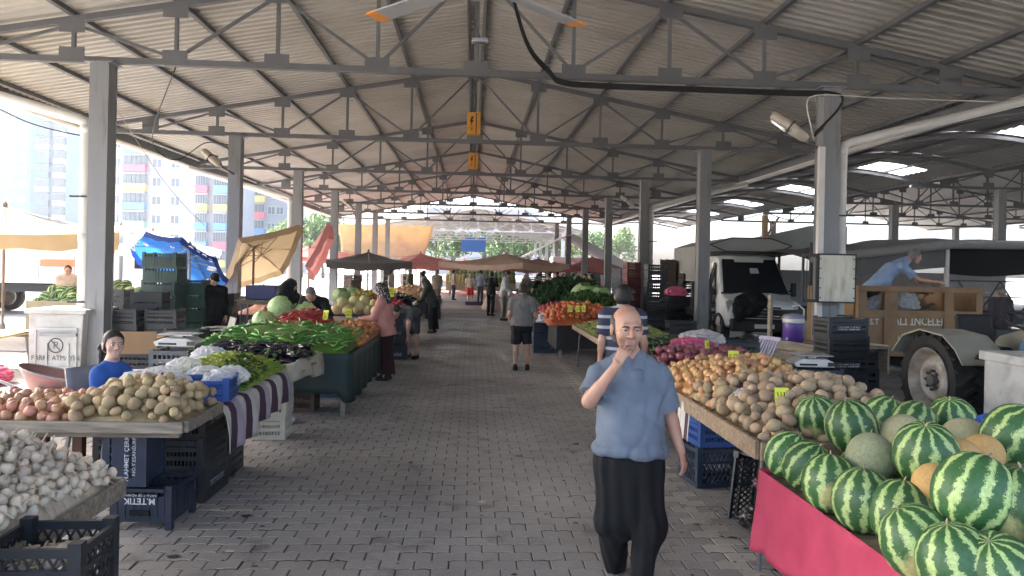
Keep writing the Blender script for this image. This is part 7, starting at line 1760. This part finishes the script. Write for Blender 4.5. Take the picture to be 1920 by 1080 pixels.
def near_man():
    L0 = at(1185, 1090, 0); Yb = L0.y
    S = 1.70 / 1.75
    def j(px, py, dy=0.0):
        p = atY(px, py, Yb + dy); return tuple((np.array(p) - np.array((L0.x, L0.y, 0))) / S)
    pose = dict(hea=j(1176, 616, -.03), nek=j(1181, 672, .02), che=j(1183, 735, .02), pel=j(1180, 850, .0),
                shR=j(1126, 704, .03), elR=j(1104, 752, -.10), wrR=j(1157, 684, -.20),
                shL=j(1235, 704, .03), elL=j(1258, 785, .05), wrL=j(1277, 848, -.03),
                hiR=j(1152, 870, .0), knR=j(1146, 975, -.02), anR=j(1158, 1068, .16), hiL=j(1208, 870, .0), knL=j(1215, 985, -.08), anL=j(1200, 1090, -.14))
    pose['hea'] = tuple(np.array(pose['hea']))
    skin = SKIN((.50, .285, .195), 'skin_tanned')
    def polo(g, J, S):
        # collar, placket, chest pocket
        n = J['nek']; up = nrm(J['hea'] - J['nek'])
        ring = []
        for i in range(15):
            a = R(-62 + 304 * i / 14) + R(90) * 0
            ring.append(n + np.array((.074 * S * math.sin(a + math.pi * 1.0 + R(0)) * 1.08, .066 * S * math.cos(a + math.pi) * -1 * -1, (.020 - .030 * (1 + math.cos(a)) * .5 * 0) * S)))
        ring = []
        for i in range(17):
            a = R(-150 + 300 * i / 16)             # 0 = back of the neck
            fr = (1 - math.cos(a)) / 2
            ring.append(n + np.array((.082 * S * math.sin(a), .072 * S * math.cos(a) - .012 * S, (.034 - .058 * fr) * S)))
        for a, b in zip(ring[:-1], ring[1:]): g.cone(a, b, .012 * S, .012 * S, .006)
        for s in (-1, 1):
            e = ring[-1] if s > 0 else ring[0]
            g.cone(e, e + np.array((s * .024, -.014, -.046)) * S, .012 * S, .007 * S, .006, (s * 1, 0, .7), 2.0)
            g.cone(ring[8 + s * 5], ring[8 + s * 6] + np.array((s * .018, -.01, -.02)) * S, .012 * S, .01 * S, .008, (0, 0, 1), 1.9)
        # opening at the throat
        g.cone(n + np.array((0, -.085, .02)) * S, n + np.array((.004, -.115, -.10)) * S, .024 * S, .006 * S, .01, op='sub')
        g.cone(n + np.array((.018, -.118, -.07)) * S, n + np.array((.016, -.135, -.20)) * S, .006 * S, .006 * S, .006, (1, 0, 0), 2.2)
        # blouson hem gathered over the waistband
        for i in range(24):
            a0, a1 = 2 * math.pi * i / 24, 2 * math.pi * (i + 1) / 24
            c = J['pel'] + np.array((0, -.015, .035)) * S
            P = lambda a: c + np.array((.216 * math.cos(a), .160 * math.sin(a), .008 * math.sin(5 * a))) * S
            g.cone(P(a0), P(a1), .020 * S, .020 * S, .03)
    r = person('person', 'balding man in blue polo and baggy black trousers eating while he walks', (L0.x, L0.y, 0), 0, 1.70, 0, pose, .0052, skin,
               ('short', POLO, .965), ('baggy', BLACKC), ('sides', mat('hair_grey', (.10, .09, .08), .9, .3, 60)), cloth('shoe_black', (.015, .014, .013), .5),
               fat=1.14, hs=1.2, fold=1.15, look=(2, 3), hands={'R': dict(d=(.42, .16, .80), n=(.30, .80, -.2), curl=50, s=1, th=1.3, tc=24, ta=.12), 'L': dict(d=(.22, -.12, -.95), n=(-.75, .45, 0), curl=38)}, seed=4, eyes=True, lowr=.98, shirt_fn=polo)
    face_marks(skin, r, pose, S)
    trim = mat('sleeve_trim', (.05, .012, .02), .8, .1)
    return r
near_man()
# ================================================================ people
def face_to(dx, dy): return math.atan2(dx, -dy)       # local -Y turned towards (dx, dy)
C = cloth
SHOE = C('shoe_black', (.015, .014, .013), .5); HB = mat('hair_black', (.012, .010, .009), .6, .3, 60); HG = mat('hair_greying', (.16, .15, .14), .7, .35, 60); HBR = mat('hair_brown', (.03, .02, .014), .6, .3, 60)
def floral():
    m = bpy.data.materials.new('scarf_floral'); m.use_nodes = True; nt = m.node_tree; L = nt.links.new; p = nt.nodes['Principled BSDF']; tc = nd(nt, 'ShaderNodeTexCoord')
    v = nd(nt, 'ShaderNodeTexVoronoi'); v.inputs['Scale'].default_value = 42; L(tc.outputs['Object'], v.inputs['Vector']); r = nd(nt, 'ShaderNodeMapRange'); r.inputs[1].default_value = .38; r.inputs[2].default_value = .30; L(v.outputs['Distance'], r.inputs[0])
    c = nd(nt, 'ShaderNodeMix', data_type='RGBA'); c.inputs[6].default_value = (.012, .011, .012, 1); c.inputs[7].default_value = (.5, .45, .42, 1); L(r.outputs[0], c.inputs[0]); L(c.outputs[2], p.inputs['Base Color']); p.inputs['Roughness'].default_value = .8; return m
def striped(a, b_, sc=18):
    m = bpy.data.materials.new('cloth_navy_striped'); m.use_nodes = True; nt = m.node_tree; L = nt.links.new; p = nt.nodes['Principled BSDF']; tc = nd(nt, 'ShaderNodeTexCoord'); s = nd(nt, 'ShaderNodeSeparateXYZ'); L(tc.outputs['Object'], s.inputs[0])
    k = nd(nt, 'ShaderNodeMath', operation='MULTIPLY'); k.inputs[1].default_value = sc; L(s.outputs[2], k.inputs[0]); f = nd(nt, 'ShaderNodeMath', operation='FRACT'); L(k.outputs[0], f.inputs[0]); g = nd(nt, 'ShaderNodeMath', operation='GREATER_THAN'); g.inputs[1].default_value = .72; L(f.outputs[0], g.inputs[0])
    c = nd(nt, 'ShaderNodeMix', data_type='RGBA'); c.inputs[6].default_value = (*a, 1); c.inputs[7].default_value = (*b_, 1); L(g.outputs[0], c.inputs[0]); L(c.outputs[2], p.inputs['Base Color']); p.inputs['Roughness'].default_value = .85; return m
BK = C('black', (.012, .013, .014)); DG = C('dark_green_coat', (.035, .042, .035)); KH = C('khaki', (.22, .19, .15)); GP = C('grey_polo', (.17, .155, .145)); WS = C('white_shirt', (.48, .48, .46)); LB = C('light_blue', (.24, .33, .50)); PK = C('salmon_jacket', (.50, .22, .185)); CH = C('charcoal', (.05, .05, .055)); JN = C('jeans', (.05, .06, .09)); MR = C('maroon_skirt', (.035, .014, .016))
# girl on a chair
q = atY(216, 646, 6.5); gz_ = q.z
S_ = 1.42 / 1.75
girl = person('person', 'girl in a blue T-shirt sitting behind the potatoes', (q.x, 6.5, 0), R(58), 1.42, 0,
       dict(pel=(0, .05, .60), che=(0, .05, .92), nek=(0, .05, 1.13), hea=(0, .025, 1.345), shL=(.128, .05, 1.04), elL=(.155, .02, .82), wrL=(.10, -.18, .72), shR=(-.128, .05, 1.04), elR=(-.155, .02, .82), wrR=(-.10, -.18, .72),
            hiL=(.09, .0, .58), knL=(.11, -.42, .57), anL=(.11, -.42, .10), hiR=(-.09, .0, .58), knR=(-.11, -.42, .57), anR=(-.11, -.42, .10)), .008, SKIN((.52, .34, .26), 'skin_light'), ('short', C('royal_blue', (.03, .10, .36)), .93), ('trousers', JN), ('pony', HB), SHOE, fat=.74, look=(-18, 0), female=True, eyes=True, hs=1.22, seed=3)
girl.location.z = gz_ - 1.345 * S_
text('printed_text', 'HELLO', .06, INK, girl, (.02, -.100, .80), (R(84), 0, 0), 1, .002); text('printed_text', 'NY', .05, INK, girl, (.03, -.102, .73), (R(88), 0, 0), 1, .002)
a_ = armchair((q.x - .02, 6.55, gz_ - 1.345 * S_ + .02), R(58), 'grey plastic armchair the girl sits on', mat('plastic_dull_grey', (.28, .27, .27), .5, .1))
# man with a cap
q = atY(400, 548, 15.0); person('person', 'man in black with a black cap looking down by the crates', (q.x, 15.0, 0), R(30), 1.68, 6, {}, .013, None, ('long', BK, .86), ('trousers', BK), ('cap', BK), SHOE, look=(10, 28), seed=5)
# veiled woman, man bending beside her
q = atY(533, 545, 13.6); person('person', 'woman in a black veil and coat behind the cabbages', (q.x, 13.6, 0), R(60), 1.64, 14, dict(elR=(-.26, -.10, 1.10), wrR=(-.20, -.34, 1.02)), .013, None, ('long', BK, .70), ('skirt', BK), ('veil', BK), SHOE, fat=1.1, look=(30, 18), seed=6)
q = atY(574, 560, 13.4); person('person', 'grey haired man in a black shirt bending over the cabbages', (q.x + .25, 13.5, 0), R(-12), 1.72, 46, dict(elL=(.34, -.45, 1.06), wrL=(.38, -.52, .84), elR=(-.3, -.45, 1.02), wrR=(-.26, -.5, .86)), .011, None, ('long', BK, .90), ('trousers', BK), ('short', HG), SHOE, look=(0, 32), seed=7)
# woman in pink
q = at(722, 712, 0); person('person', 'woman in salmon jacket and floral headscarf choosing onions', (q.x, q.y, 0), face_to(-1, .12), 1.62, 9, dict(elL=(.24, -.16, 1.13), wrL=(.12, -.40, 1.10), elR=(-.24, -.16, 1.13), wrR=(-.10, -.42, 1.06)), .010, None, ('long', PK, .80), ('skirt', MR), ('scarf', floral()), SHOE, fat=1.22, look=(-6, 26), seed=8, lowr=.95)
q = at(706, 668, 0); b_ = tag(link('plastic_bag', bag_mesh(33, .11, MATS['bag_white']), None, atY(708, 652, q.y - .9), sc=(.8, .8, 2.0)), 'white carrier bag hanging from the arm of the woman in salmon', 'bag')
# bending man
q = at(772, 672, 0); person('person', 'man in grey T-shirt bent double over the crates', (q.x, q.y, 0), R(-25), 1.72, 82, dict(elL=(.26, -.62, .78), wrL=(.22, -.58, .52), elR=(-.22, -.62, .78), wrR=(-.16, -.6, .52)), .012, None, ('short', C('grey_tee', (.10, .10, .105)), .90), ('shorts', CH), ('short', HBR), SHOE, look=(0, 50), seed=9)
# woman in dark green
q = at(812, 624, 0); person('person', 'woman in dark green coat and black skirt at the left stalls', (q.x, q.y, 0), face_to(-1, .2), 1.60, 24, dict(elL=(.2, -.32, 1.05), wrL=(.12, -.5, .96), elR=(-.2, -.32, 1.05), wrR=(-.1, -.5, .96)), .015, None, ('long', DG, .78), ('skirt', BK), ('scarf', DG), SHOE, fat=1.1, look=(0, 30), seed=10)
# woman in shorts with her back turned
q = at(977, 694, 0); person('person', 'woman in grey polo and black shorts with her back turned', (q.x, q.y, 0), R(172), 1.62, 4, dict(elR=(-.27, .02, 1.10), wrR=(-.24, -.24, 1.0), elL=(.26, .04, 1.12), wrL=(.22, -.12, .9), anL=(.12, .02, .085), anR=(-.12, -.06, .085), knL=(.11, -.0, .5), knR=(-.11, -.04, .5)), .010, SKIN((.46, .28, .19), 'skin_medium'), ('short', GP, .90), ('shorts', BK), ('short', HBR), SHOE, fat=1.2, look=(0, 12), seed=11, lowr=1.1)
# tall man in a white shirt
q = at(943, 601, 0); person('person', 'tall man in white shirt and khaki trousers looking down', (q.x, q.y, 0), face_to(1, -.25), 1.80, 12, dict(elL=(.22, -.14, 1.15), wrL=(.16, -.36, 1.06), elR=(-.22, -.12, 1.13), wrR=(-.2, -.32, .98)), .015, None, ('long', WS, .82), ('trousers', KH), ('short', HB), SHOE, look=(0, 28), seed=12)
q = at(921, 596, 0); person('person', 'person in black carrying a dark bundle beside the tall man', (q.x, q.y + 1.2, 0), face_to(.6, 1), 1.72, 4, dict(elL=(.24, -.1, 1.2), wrL=(.1, -.25, 1.3), elR=(-.24, -.1, 1.2), wrR=(-.1, -.25, 1.3)), .018, None, ('long', BK, .84), ('trousers', BK), ('short', HB), SHOE, seed=13)
q = at(881, 571, 0); person('person', 'blonde girl in a red skirt standing far down the aisle', (q.x, q.y, 0), R(175), 1.55, 0, {}, .018, SKIN((.56, .38, .30), 'skin_pale'), ('short', C('cream_top', (.5, .42, .36)), .92), ('shorts', C('red_skirt', (.55, .05, .06))), ('long', mat('hair_blond', (.4, .28, .14), .7, .2, 40)), SHOE, seed=14, lowr=1.15)
# small groups further off
far = [(800, 590, 1.70, 20, (-1, .2), ('short', C('pale_grey_shirt', (.36, .37, .39)), .88), ('trousers', CH), ('short', HB), 'man in pale grey shirt leaning at the far left stalls'), (818, 578, 1.74, 0, (-.6, -1), ('short', C('beige_shirt', (.36, .32, .27)), .88), ('trousers', KH), ('short', HB), 'man in beige shirt near the far left stalls'), (793, 580, 1.70, 0, (-1, -.4), ('short', C('plum_shirt', (.14, .07, .09)), .88), ('trousers', CH), ('short', HB), 'man in plum shirt beyond the leaning man'),
       (733, 575, 1.66, 0, (1, -.3), ('short', WS, .88), ('trousers', CH), ('short', HB), 'person in white shirt behind the far yellow peppers'), (978, 590, 1.64, 14, (1, -.6), ('long', C('tan_vest', (.34, .25, .14)), .84), ('skirt', CH), ('scarf', C('grey_scarf', (.3, .29, .29))), 'woman in tan vest and grey scarf at the right stalls'), (1000, 606, 1.74, 14, (1, -.4), ('short', BK, .88), ('trousers', JN), ('short', HB), 'young man in black leaning over the right stalls'),
       (1030, 576, 1.72, 10, (-1, -.6), ('short', C('rose_shirt', (.36, .22, .20)), .88), ('trousers', CH), ('short', HBR), 'man in rose shirt behind the right greens'), (900, 566, 1.72, 4, (.3, 1), ('long', C('slate_shirt', (.2, .22, .26)), .86), ('trousers', CH), ('short', HB), 'man in slate shirt near the far watermelons'), (850, 562, 1.68, 0, (1, .3), ('short', C('cream_shirt', (.5, .46, .4)), .88), ('trousers', JN), ('short', HB), 'man in cream shirt left of the far watermelons'), (1046, 566, 1.70, 6, (-1, 0), ('short', C('brick_shirt', (.4, .12, .09)), .88), ('trousers', CH), ('short', HB), 'man in brick red shirt beyond the right greens'), (765, 566, 1.7, 6, (1, 0), ('long', C('olive_shirt', (.14, .15, .09)), .86), ('trousers', CH), ('short', HG), 'man in olive shirt behind the far left stalls'), (986, 574, 1.62, 6, (-.4, -1), ('long', C('violet_coat', (.2, .12, .22)), .75), ('skirt', CH), ('scarf', C('white_scarf', (.55, .53, .52))), 'woman in violet coat and white scarf far down on the right'), (968, 612, 1.10, 0, (.2, -1), ('short', C('child_shirt', (.2, .12, .12)), .88), ('trousers', CH), ('short', HB), 'child looking this way beside the tall man')]
for i, (px, py, H, bd, dr, sh, lw, hr, lb) in enumerate(far):
    q = at(px, py, 0); person('person', lb, (q.x, q.y, 0), face_to(*dr), H, bd, {}, .019, None, sh, lw, hr, SHOE, look=(0, bd * .6), seed=20 + i)
for i, (px, py, Y, lb, dr) in enumerate(((1098, 535, 27.5, 'dark haired man in black behind the mound of greens', (-.6, -1)), (1112, 532, 27.2, 'man in black seen in profile behind the mound of greens', (-1, -.2)), (1052, 545, 29.0, 'woman in pale headscarf behind the dark greens', (-.3, -1)))):
    q = atY(px, py, Y); person('person', lb, (q.x, Y, 0), face_to(*dr), 1.74 if i < 2 else 1.55, 6, {}, .019, None, ('long', BK if i < 2 else KH, .86), ('trousers', BK), ('short', HB) if i < 2 else ('scarf', C('pale_scarf', (.4, .36, .36))), SHOE, seed=31 + i)
# man in striped polo hidden behind the walking man
q = atY(1169, 565, 8.3); person('person', 'man in navy striped polo standing behind the balding man', (q.x, 8.3, 0), R(172), 1.74, 3, {}, .010, None, ('short', striped((.035, .04, .075), (.42, .42, .44), 8.5), .90), ('trousers', JN), ('short', HB), SHOE, fat=.98, look=(0, 6), seed=40, hs=1.15)
# man leaning in the trailer
q = atY(1712, 482, 13.4); pz_ = .55
def trailer_man():
    L0 = Vector((q.x - .62, 13.35, .53))
    def j(px, py, dy): p_ = atY(px, py, 13.35 + dy); d_ = p_ - L0; s = 1.70 / 1.75; return (d_.y / s, -d_.x / s, d_.z / s)       # world -> local for a body facing +X
    return person('person', 'grey haired man in light blue shirt leaning out of the trailer', tuple(L0), R(90), 1.70, 0,
        dict(pel=j(1640, 535, .05), che=j(1672, 505, .02), nek=j(1700, 488, .0), hea=j(1716, 481, -.02), shL=j(1690, 496, .18), elL=j(1722, 528, .2), wrL=j(1745, 530, .15), shR=j(1692, 500, -.18), elR=j(1722, 524, -.22), wrR=j(1762, 530, -.2),
             hiL=j(1636, 545, .1), knL=j(1640, 590, .1), anL=j(1632, 634, .1), hiR=j(1636, 545, -.08), knR=j(1640, 590, -.08), anR=j(1632, 634, -.08)), .010, SKIN((.46, .28, .19), 'skin_medium'), ('short', LB, .80), ('trousers', CH), ('short', HG), SHOE, fat=1.1, look=(0, 12), seed=41, hs=1.12)
trailer_man()
q = atY(1876, 585, 15.6); person('person', 'man in charcoal shirt sitting with his back turned beyond the tractor', (q.x, 15.6, q.z - 1.16), R(178), 1.70, 0, dict(hiL=(.09, 0, .93), knL=(.12, -.4, .92), anL=(.12, -.42, .5), hiR=(-.09, 0, .93), knR=(-.12, -.4, .92), anR=(-.12, -.42, .5)), .013, None, ('long', C('charcoal_shirt', (.06, .055, .06)), .90), ('trousers', CH), ('short', HG), SHOE, look=(0, 8), seed=42)
q = atY(1876, 585, 15.6); b = MB(); b.bb(-.3, .3, -.3, .25, 0, q.z - 1.16 + .80); o = b.build('storage_box', PLB, None, loc=(q.x, 15.6, 0)); tag(o, 'black box the man in charcoal sits on', 'box')
q = atY(128, 515, 19.5); person('person', 'man in pale shirt by the watermelons in the sunlit lot', (q.x, 19.5, 0), R(20), 1.74, 4, {}, .016, None, ('short', C('faded_pink_shirt', (.5, .42, .40)), .88), ('trousers', CH), ('short', HB), SHOE, seed=43)
# ================================================================ fittings: lamps, cables, fan, boxes
LAMP = mat('lamp_housing', (.52, .47, .38), .5, .15, 4); CAB1 = mat('cable_black', (.012, .012, .013), .6, .1)
def street_lamp(px, py, Y, mount, label, s=1.0, flip=1):
    c = atY(px, py, Y); t = thing('floodlight', label, 'lamp', tuple(c)); Mn = Vector(mount) - c
    d = Vector((.62 * flip, -.25, -.52)).normalized(); _, sd, u = frame(d)
    secs = []
    for k, (f, w, h_) in enumerate(((-.34, .06, .05), (-.30, .13, .08), (0, .15, .09), (.05, .15, .09), (.26, .13, .08), (.34, .08, .05))):
        secs.append([d * f * s + sd * (w * s * math.cos(a)) + u * (h_ * s * math.sin(a)) for a in [2 * math.pi * j / 14 for j in range(14)]])
    loft(secs).build('housing', LAMP, t, True)
    b = MB(); b.add([d * f * s + sd * (w * s) - u * .085 * s for f, w in ((-.28, -.1), (-.02, -.12), (-.02, .12), (-.28, .1))], [(0, 1, 2, 3)]); o = b.build('lens', mat('lamp_lens', (.5, .5, .48), .15, .05), t); md = o.modifiers.new('s', 'SOLIDIFY'); md.thickness = .02
    b = MB(); b.bar(d * .02 * s - sd * .16 * s, d * .02 * s + sd * .16 * s, .02, .2 * s, u); b.build('seam', BLK, t)
    b = MB(); b.tube([d * .3 * s, Mn * .6 + Vector((0, 0, -.03)), Mn], .025, 8); b.build('arm', STEEL, t)
street_lamp(1480, 238, 11.6, (CX - .16, CY0, 4.05), 'weathered floodlight on the nearest right column', 1.0, 1)
street_lamp(397, 296, 18.6, (-CX, CY0 + BAY - .15, 4.1), 'weathered floodlight on the second left column', .95, 1)
street_lamp(1176, 377, 31.5, (CX - .1, CY0 + 3 * BAY, 4.2), 'floodlight on the fourth right column', 1.0, 1); street_lamp(652, 382, 39, (-CX, CY0 + 4 * BAY, 4.2), 'floodlight on the fifth left column', 1.0, 1)
def cable(name, pts, r, m, label, n=3, sp=.018, cat='cable'):
    b = MB()
    for k in range(n):
        o = Vector((0, -.012 * k, sp * (k - (n - 1) / 2))); P = [Vector(p) + o for p in pts]; Q = []
        for i in range(len(P) - 1):
            p0, p1, p2, p3 = P[max(i - 1, 0)], P[i], P[i + 1], P[min(i + 2, len(P) - 1)]
            for s in range(6):
                t = s / 6; Q.append(.5 * ((2 * p1) + (p2 - p0) * t + (2 * p0 - 5 * p1 + 4 * p2 - p3) * t * t + (3 * p1 - p0 - 3 * p2 + p3) * t ** 3))
        Q.append(P[-1]); b.tube(Q, r, 6)
    o = b.build(name, m, None, True); return tag(o, label, cat)
yt = CY0 - .12
cable('cable_bundle', [(-.05, 7.4, 6.5), (.25, 9.4, 6.1), atY(985, 75, 11.0), atY(1030, 135, 12.1), atY(1052, 154, yt), atY(1120, 161, yt), atY(1300, 168, yt), atY(1480, 175, yt), atY(1550, 176, yt), atY(1578, 186, yt), atY(1570, 208, yt), atY(1548, 232, yt), atY(1527, 252, yt - .06)], .016, CAB1, 'thick black cable bundle running down to the nearest right column', 4, .02)
cable('white_cable', [atY(1526, 262, yt - .05), atY(1520, 235, yt), atY(1513, 198, yt), atY(1522, 181, yt), atY(1560, 178, yt - .05), atY(1640, 183, yt), atY(1780, 188, yt), atY(1885, 191, yt), atY(1905, 186, yt), atY(1925, 176, yt)], .011, SCW, 'thin white cable looping over the nearest right column', 1)
cable('thin_cable', [atY(0, 205, 15), atY(60, 232, 15.2), atY(140, 252, 15.4), atY(215, 262, 16)], .012, CAB1, 'thin dark cable under the left eave', 1)
cable('thin_cable', [(-4.9, 12.5, 5.1), atY(285, 262, 17), atY(330, 300, 18), atY(385, 268, 19), atY(430, 272, 19.2)], .012, CAB1, 'loose cable hanging to the second left column', 1)
cable('stay_wire', [atY(150, 90, 14), atY(300, 330, 15.5), atY(392, 432, 17)], .006, mat('wire_grey', (.3, .3, .3), .5), 'thin stay wire slanting down to the blue parasol', 1, cat='wire')
# white duct on the right column, meter box and its cage
b = MB(); b.bb(-.05, .05, -.04, .04, 0.4, 4.05); o = b.build('cable_duct', SCW, None, loc=(CX - .18, CY0 - .16, 0), bevel=.004); tag(o, 'white cable duct fixed to the nearest right column', 'duct')
YM_ = CY0 - .45; ca = atY(1536, 478, YM_); cb = atY(1601, 566, YM_)
t = thing('meter_cabinet', 'stained cream metal cabinet door on the nearest right column', 'cabinet', (ca.x, YM_, cb.z)); W_, H_ = cb.x - ca.x, ca.z - cb.z
CRM = mat('cabinet_cream', (.62, .60, .50), .55, .1, 2, .05, 30, col2=(.40, .36, .28), mixscale=3.2, mixpos=.62, aniso=(2.5, 1, .6))
b = MB(); b.bb(0, W_, -.02, .02, 0, H_); b.build('door', CRM, t, bevel=.004)
for (x0, x1, z0, z1) in ((-.02, W_ + .02, H_, H_ + .025), (-.02, W_ + .02, -.025, 0), (W_, W_ + .02, 0, H_), (-.02, 0, 0, H_)): b = MB(); b.bb(x0, x1, -.025, .03, z0, z1); b.build('door_edge', BLK, t)
for k in range(5):
    for x in (.02, W_ - .02): b = MB(); b.cyl((x, -.03, H_ * (.08 + .21 * k)), (x, -.02, H_ * (.08 + .21 * k)), .012, n=6); b.build('rivet', BLK, t)
b = MB(); b.bb(.05, W_ - .05, .06, .32, .02, H_ - .02); b.build('cabinet_box', STEEL, t)
t = thing('iron_cage', 'black iron grille leaf open beside the cream cabinet door', 'grille', (ca.x - .28, YM_, cb.z))
for (x0, x1, z0, z1) in ((0, .26, H_ - .03, H_ + .02), (0, .26, -.02, .03), (0, .03, .03, H_ - .03), (.23, .26, .03, H_ - .03)): b = MB(); b.bb(x0, x1, -.02, .02, z0, z1); b.build('frame_bar', BLK, t)
for k in range(3): b = MB(); b.cyl((.08 + .05 * k, 0, .03), (.08 + .05 * k, 0, H_ - .03), .006, n=6); b.build('bar', BLK, t)
# ceiling fan
FANM = mat('fan_grey', (.30, .30, .30), .5, .1); FANO = mat('fan_tip_orange', (.62, .24, .04), .6, .1)
hub = Vector((.0, 4.72, 3.71)); t = thing('ceiling_fan', 'grey ceiling fan with orange blade tips overhead', 'fan', tuple(hub))
b = MB(); b.lathe([(.02, .12), (.10, .10), (.13, .02), (.12, -.05), (.06, -.09), (.01, -.10)], 20); b.build('motor', FANM, t, True)
b = MB(); b.cyl((0, 0, .1), (0, 0, 2.9), .02, n=8); b.build('rod', FANM, t)
for k in range(4):
    a = R(45 + 90 * k); d = Vector((math.cos(a), math.sin(a), 0)); sd = Vector((-d.y, d.x, 0))
    def fan(r0, r1, w0, w1): return [d * r0 + sd * w0 + Vector((0, 0, .01)), d * r1 + sd * w1 + Vector((0, 0, .01)), d * r1 - sd * w1 - Vector((0, 0, .01)), d * r0 - sd * w0 - Vector((0, 0, .01))]
    b = MB(); b.add(fan(.13, .95, .05, .075), [(0, 1, 2, 3)]); o = b.build('blade', FANM, t); md = o.modifiers.new('s', 'SOLIDIFY'); md.thickness = .012
    b = MB(); b.add(fan(.95, 1.06, .075, .07), [(0, 1, 2, 3)]); o2 = b.build('blade_tip', FANO, o); md = o2.modifiers.new('s', 'SOLIDIFY'); md.thickness = .012
# orange boxes on the ridge
ORB = mat('box_orange', (.62, .27, .03), .5, .1)
for i in range(2):
    y = CY0 + BAY * (i + 1) - .22; t = thing('switch_box', 'orange switch box with a black bolt, %s along the ridge' % NTH[i], 'box', (-.03, y, 5.25))
    b = MB(); b.bb(-.17, .17, -.1, .1, 0, .56); b.build('housing', ORB, t, bevel=.01); b = MB(); b.bb(.05, .075, -.104, -.1, .02, .54); b.build('door_gap', BLK, t)
    b = MB(); b.add([(x, -.103, z) for x, z in ((-.06, .45), (.0, .45), (-.04, .36), (.0, .36), (-.08, .2), (-.06, .31), (-.1, .31))], [tuple(range(7))]); b.build('bolt_sign', BLK, t)
    text('printed_text', 'E', .11, BLK, t, (-.05, -.103, .13), (R(90), 0, 0), 1, .001)
    b = MB(); b.tube([(0, .0, .56), (.05, 0, .8), (0, 0, 1.6)], .015, 6); b.build('conduit', CAB1, t)
# clamp lamp near the ridge
q = atY(900, 76, 9.0); t = thing('clamp_lamp', 'small silver clamp lamp hanging under the ridge', 'lamp', tuple(q)); b = MB(); b.bb(-.1, .1, -.05, .05, -.03, .03); b.build('housing', CHR, t, bevel=.01); b = MB(); b.tube([(0, 0, .03), (-.03, 0, .12), (-.07, 0, .2), (-.04, 0, .26)], .008, 5); b.build('hook', BLK, t, True); b = MB(); b.tube([(-.04, 0, .26), (-.04, .05, 1.1)], .006, 5); b.build('lead', BLK, t)
# litter on the paving
LIT = [mat('litter_leaf', (.10, .10, .05), .9, .3, 20), mat('litter_dark', (.03, .028, .025), .9, .3, 20), mat('litter_pale', (.5, .48, .44), .8, .1)]
rr = random.Random(77); b = MB()
for i in range(520):
    x, y = rr.choice((rr.uniform(-1.9, 2.1), rr.gauss(1.75, .22), rr.gauss(-1.75, .25))), 3.5 + 22 * rr.random() ** 1.6; b.cm = rr.choice((0, 1, 1, 1, 2) if rr.random() < .4 else (0, 1)); s = rr.uniform(.008, .028) * (1.9 if rr.random() < .18 else 1); a = rr.uniform(0, 6.28)
    b.add([(x + s * math.cos(a + k), y + s * .7 * math.sin(a + k), .004 + .006 * rr.random()) for k in (0, 1.4, 2.9, 4.4)], [(0, 1, 2, 3)])
tag(b.build('litter', LIT, None), 'scraps of leaf and paper on the paving', kind='stuff')
# a pole stump and a grey tarp hung in the neighbouring hall
qa, qb = atY(1350, 448, 26), atY(1590, 455, 26)
cloth_panel('hanging_tarp', lambda u, v: (qa.x + (qb.x - qa.x) * u, 26 + .2 * math.sin(u * 9), qa.z + .55 * (u > .2) * min(1, (u - .2) * 2) - v * (.7 + .25 * u)), mat('canvas_sage', (.30, .33, .32), .8, .1, 2, trans=.15), 'sage grey tarpaulin strung behind the white van', 'tarpaulin', 24, 8, .01)
q = atY(1432, 420, 25.5); t = thing('timber_post', 'pale timber post holding the sage tarpaulin', 'post', (q.x, 25.4, 0)); b = MB(); b.bb(-.08, .08, -.08, .08, 0, q.z + .3); b.build('shaft', mat('timber_pale', (.45, .34, .22), .8, .15, 4), t); b = MB(); b.bar((.08, 0, q.z - .4), (.5, 0, q.z + .25), .06, .06); b.build('brace', MATS['timber_pale'], t)
# ---------------------------------------------------------------- dusty air
hz = MB(); hz.bb(-130, 130, -13, 250, -1.2, 60)
hm = bpy.data.materials.new('dusty_air'); hm.use_nodes = True; hnt = hm.node_tree
for n_ in list(hnt.nodes):
    if n_.type != 'OUTPUT_MATERIAL': hnt.nodes.remove(n_)
pv = hnt.nodes.new('ShaderNodeVolumePrincipled'); pv.inputs['Color'].default_value = (.9, .93, .97, 1); pv.inputs['Density'].default_value = 0.0006; pv.inputs['Anisotropy'].default_value = .45
hnt.links.new(pv.outputs[0], [n_ for n_ in hnt.nodes if n_.type == 'OUTPUT_MATERIAL'][0].inputs['Volume'])
tag(hz.build('haze', hm), kind='stuff')
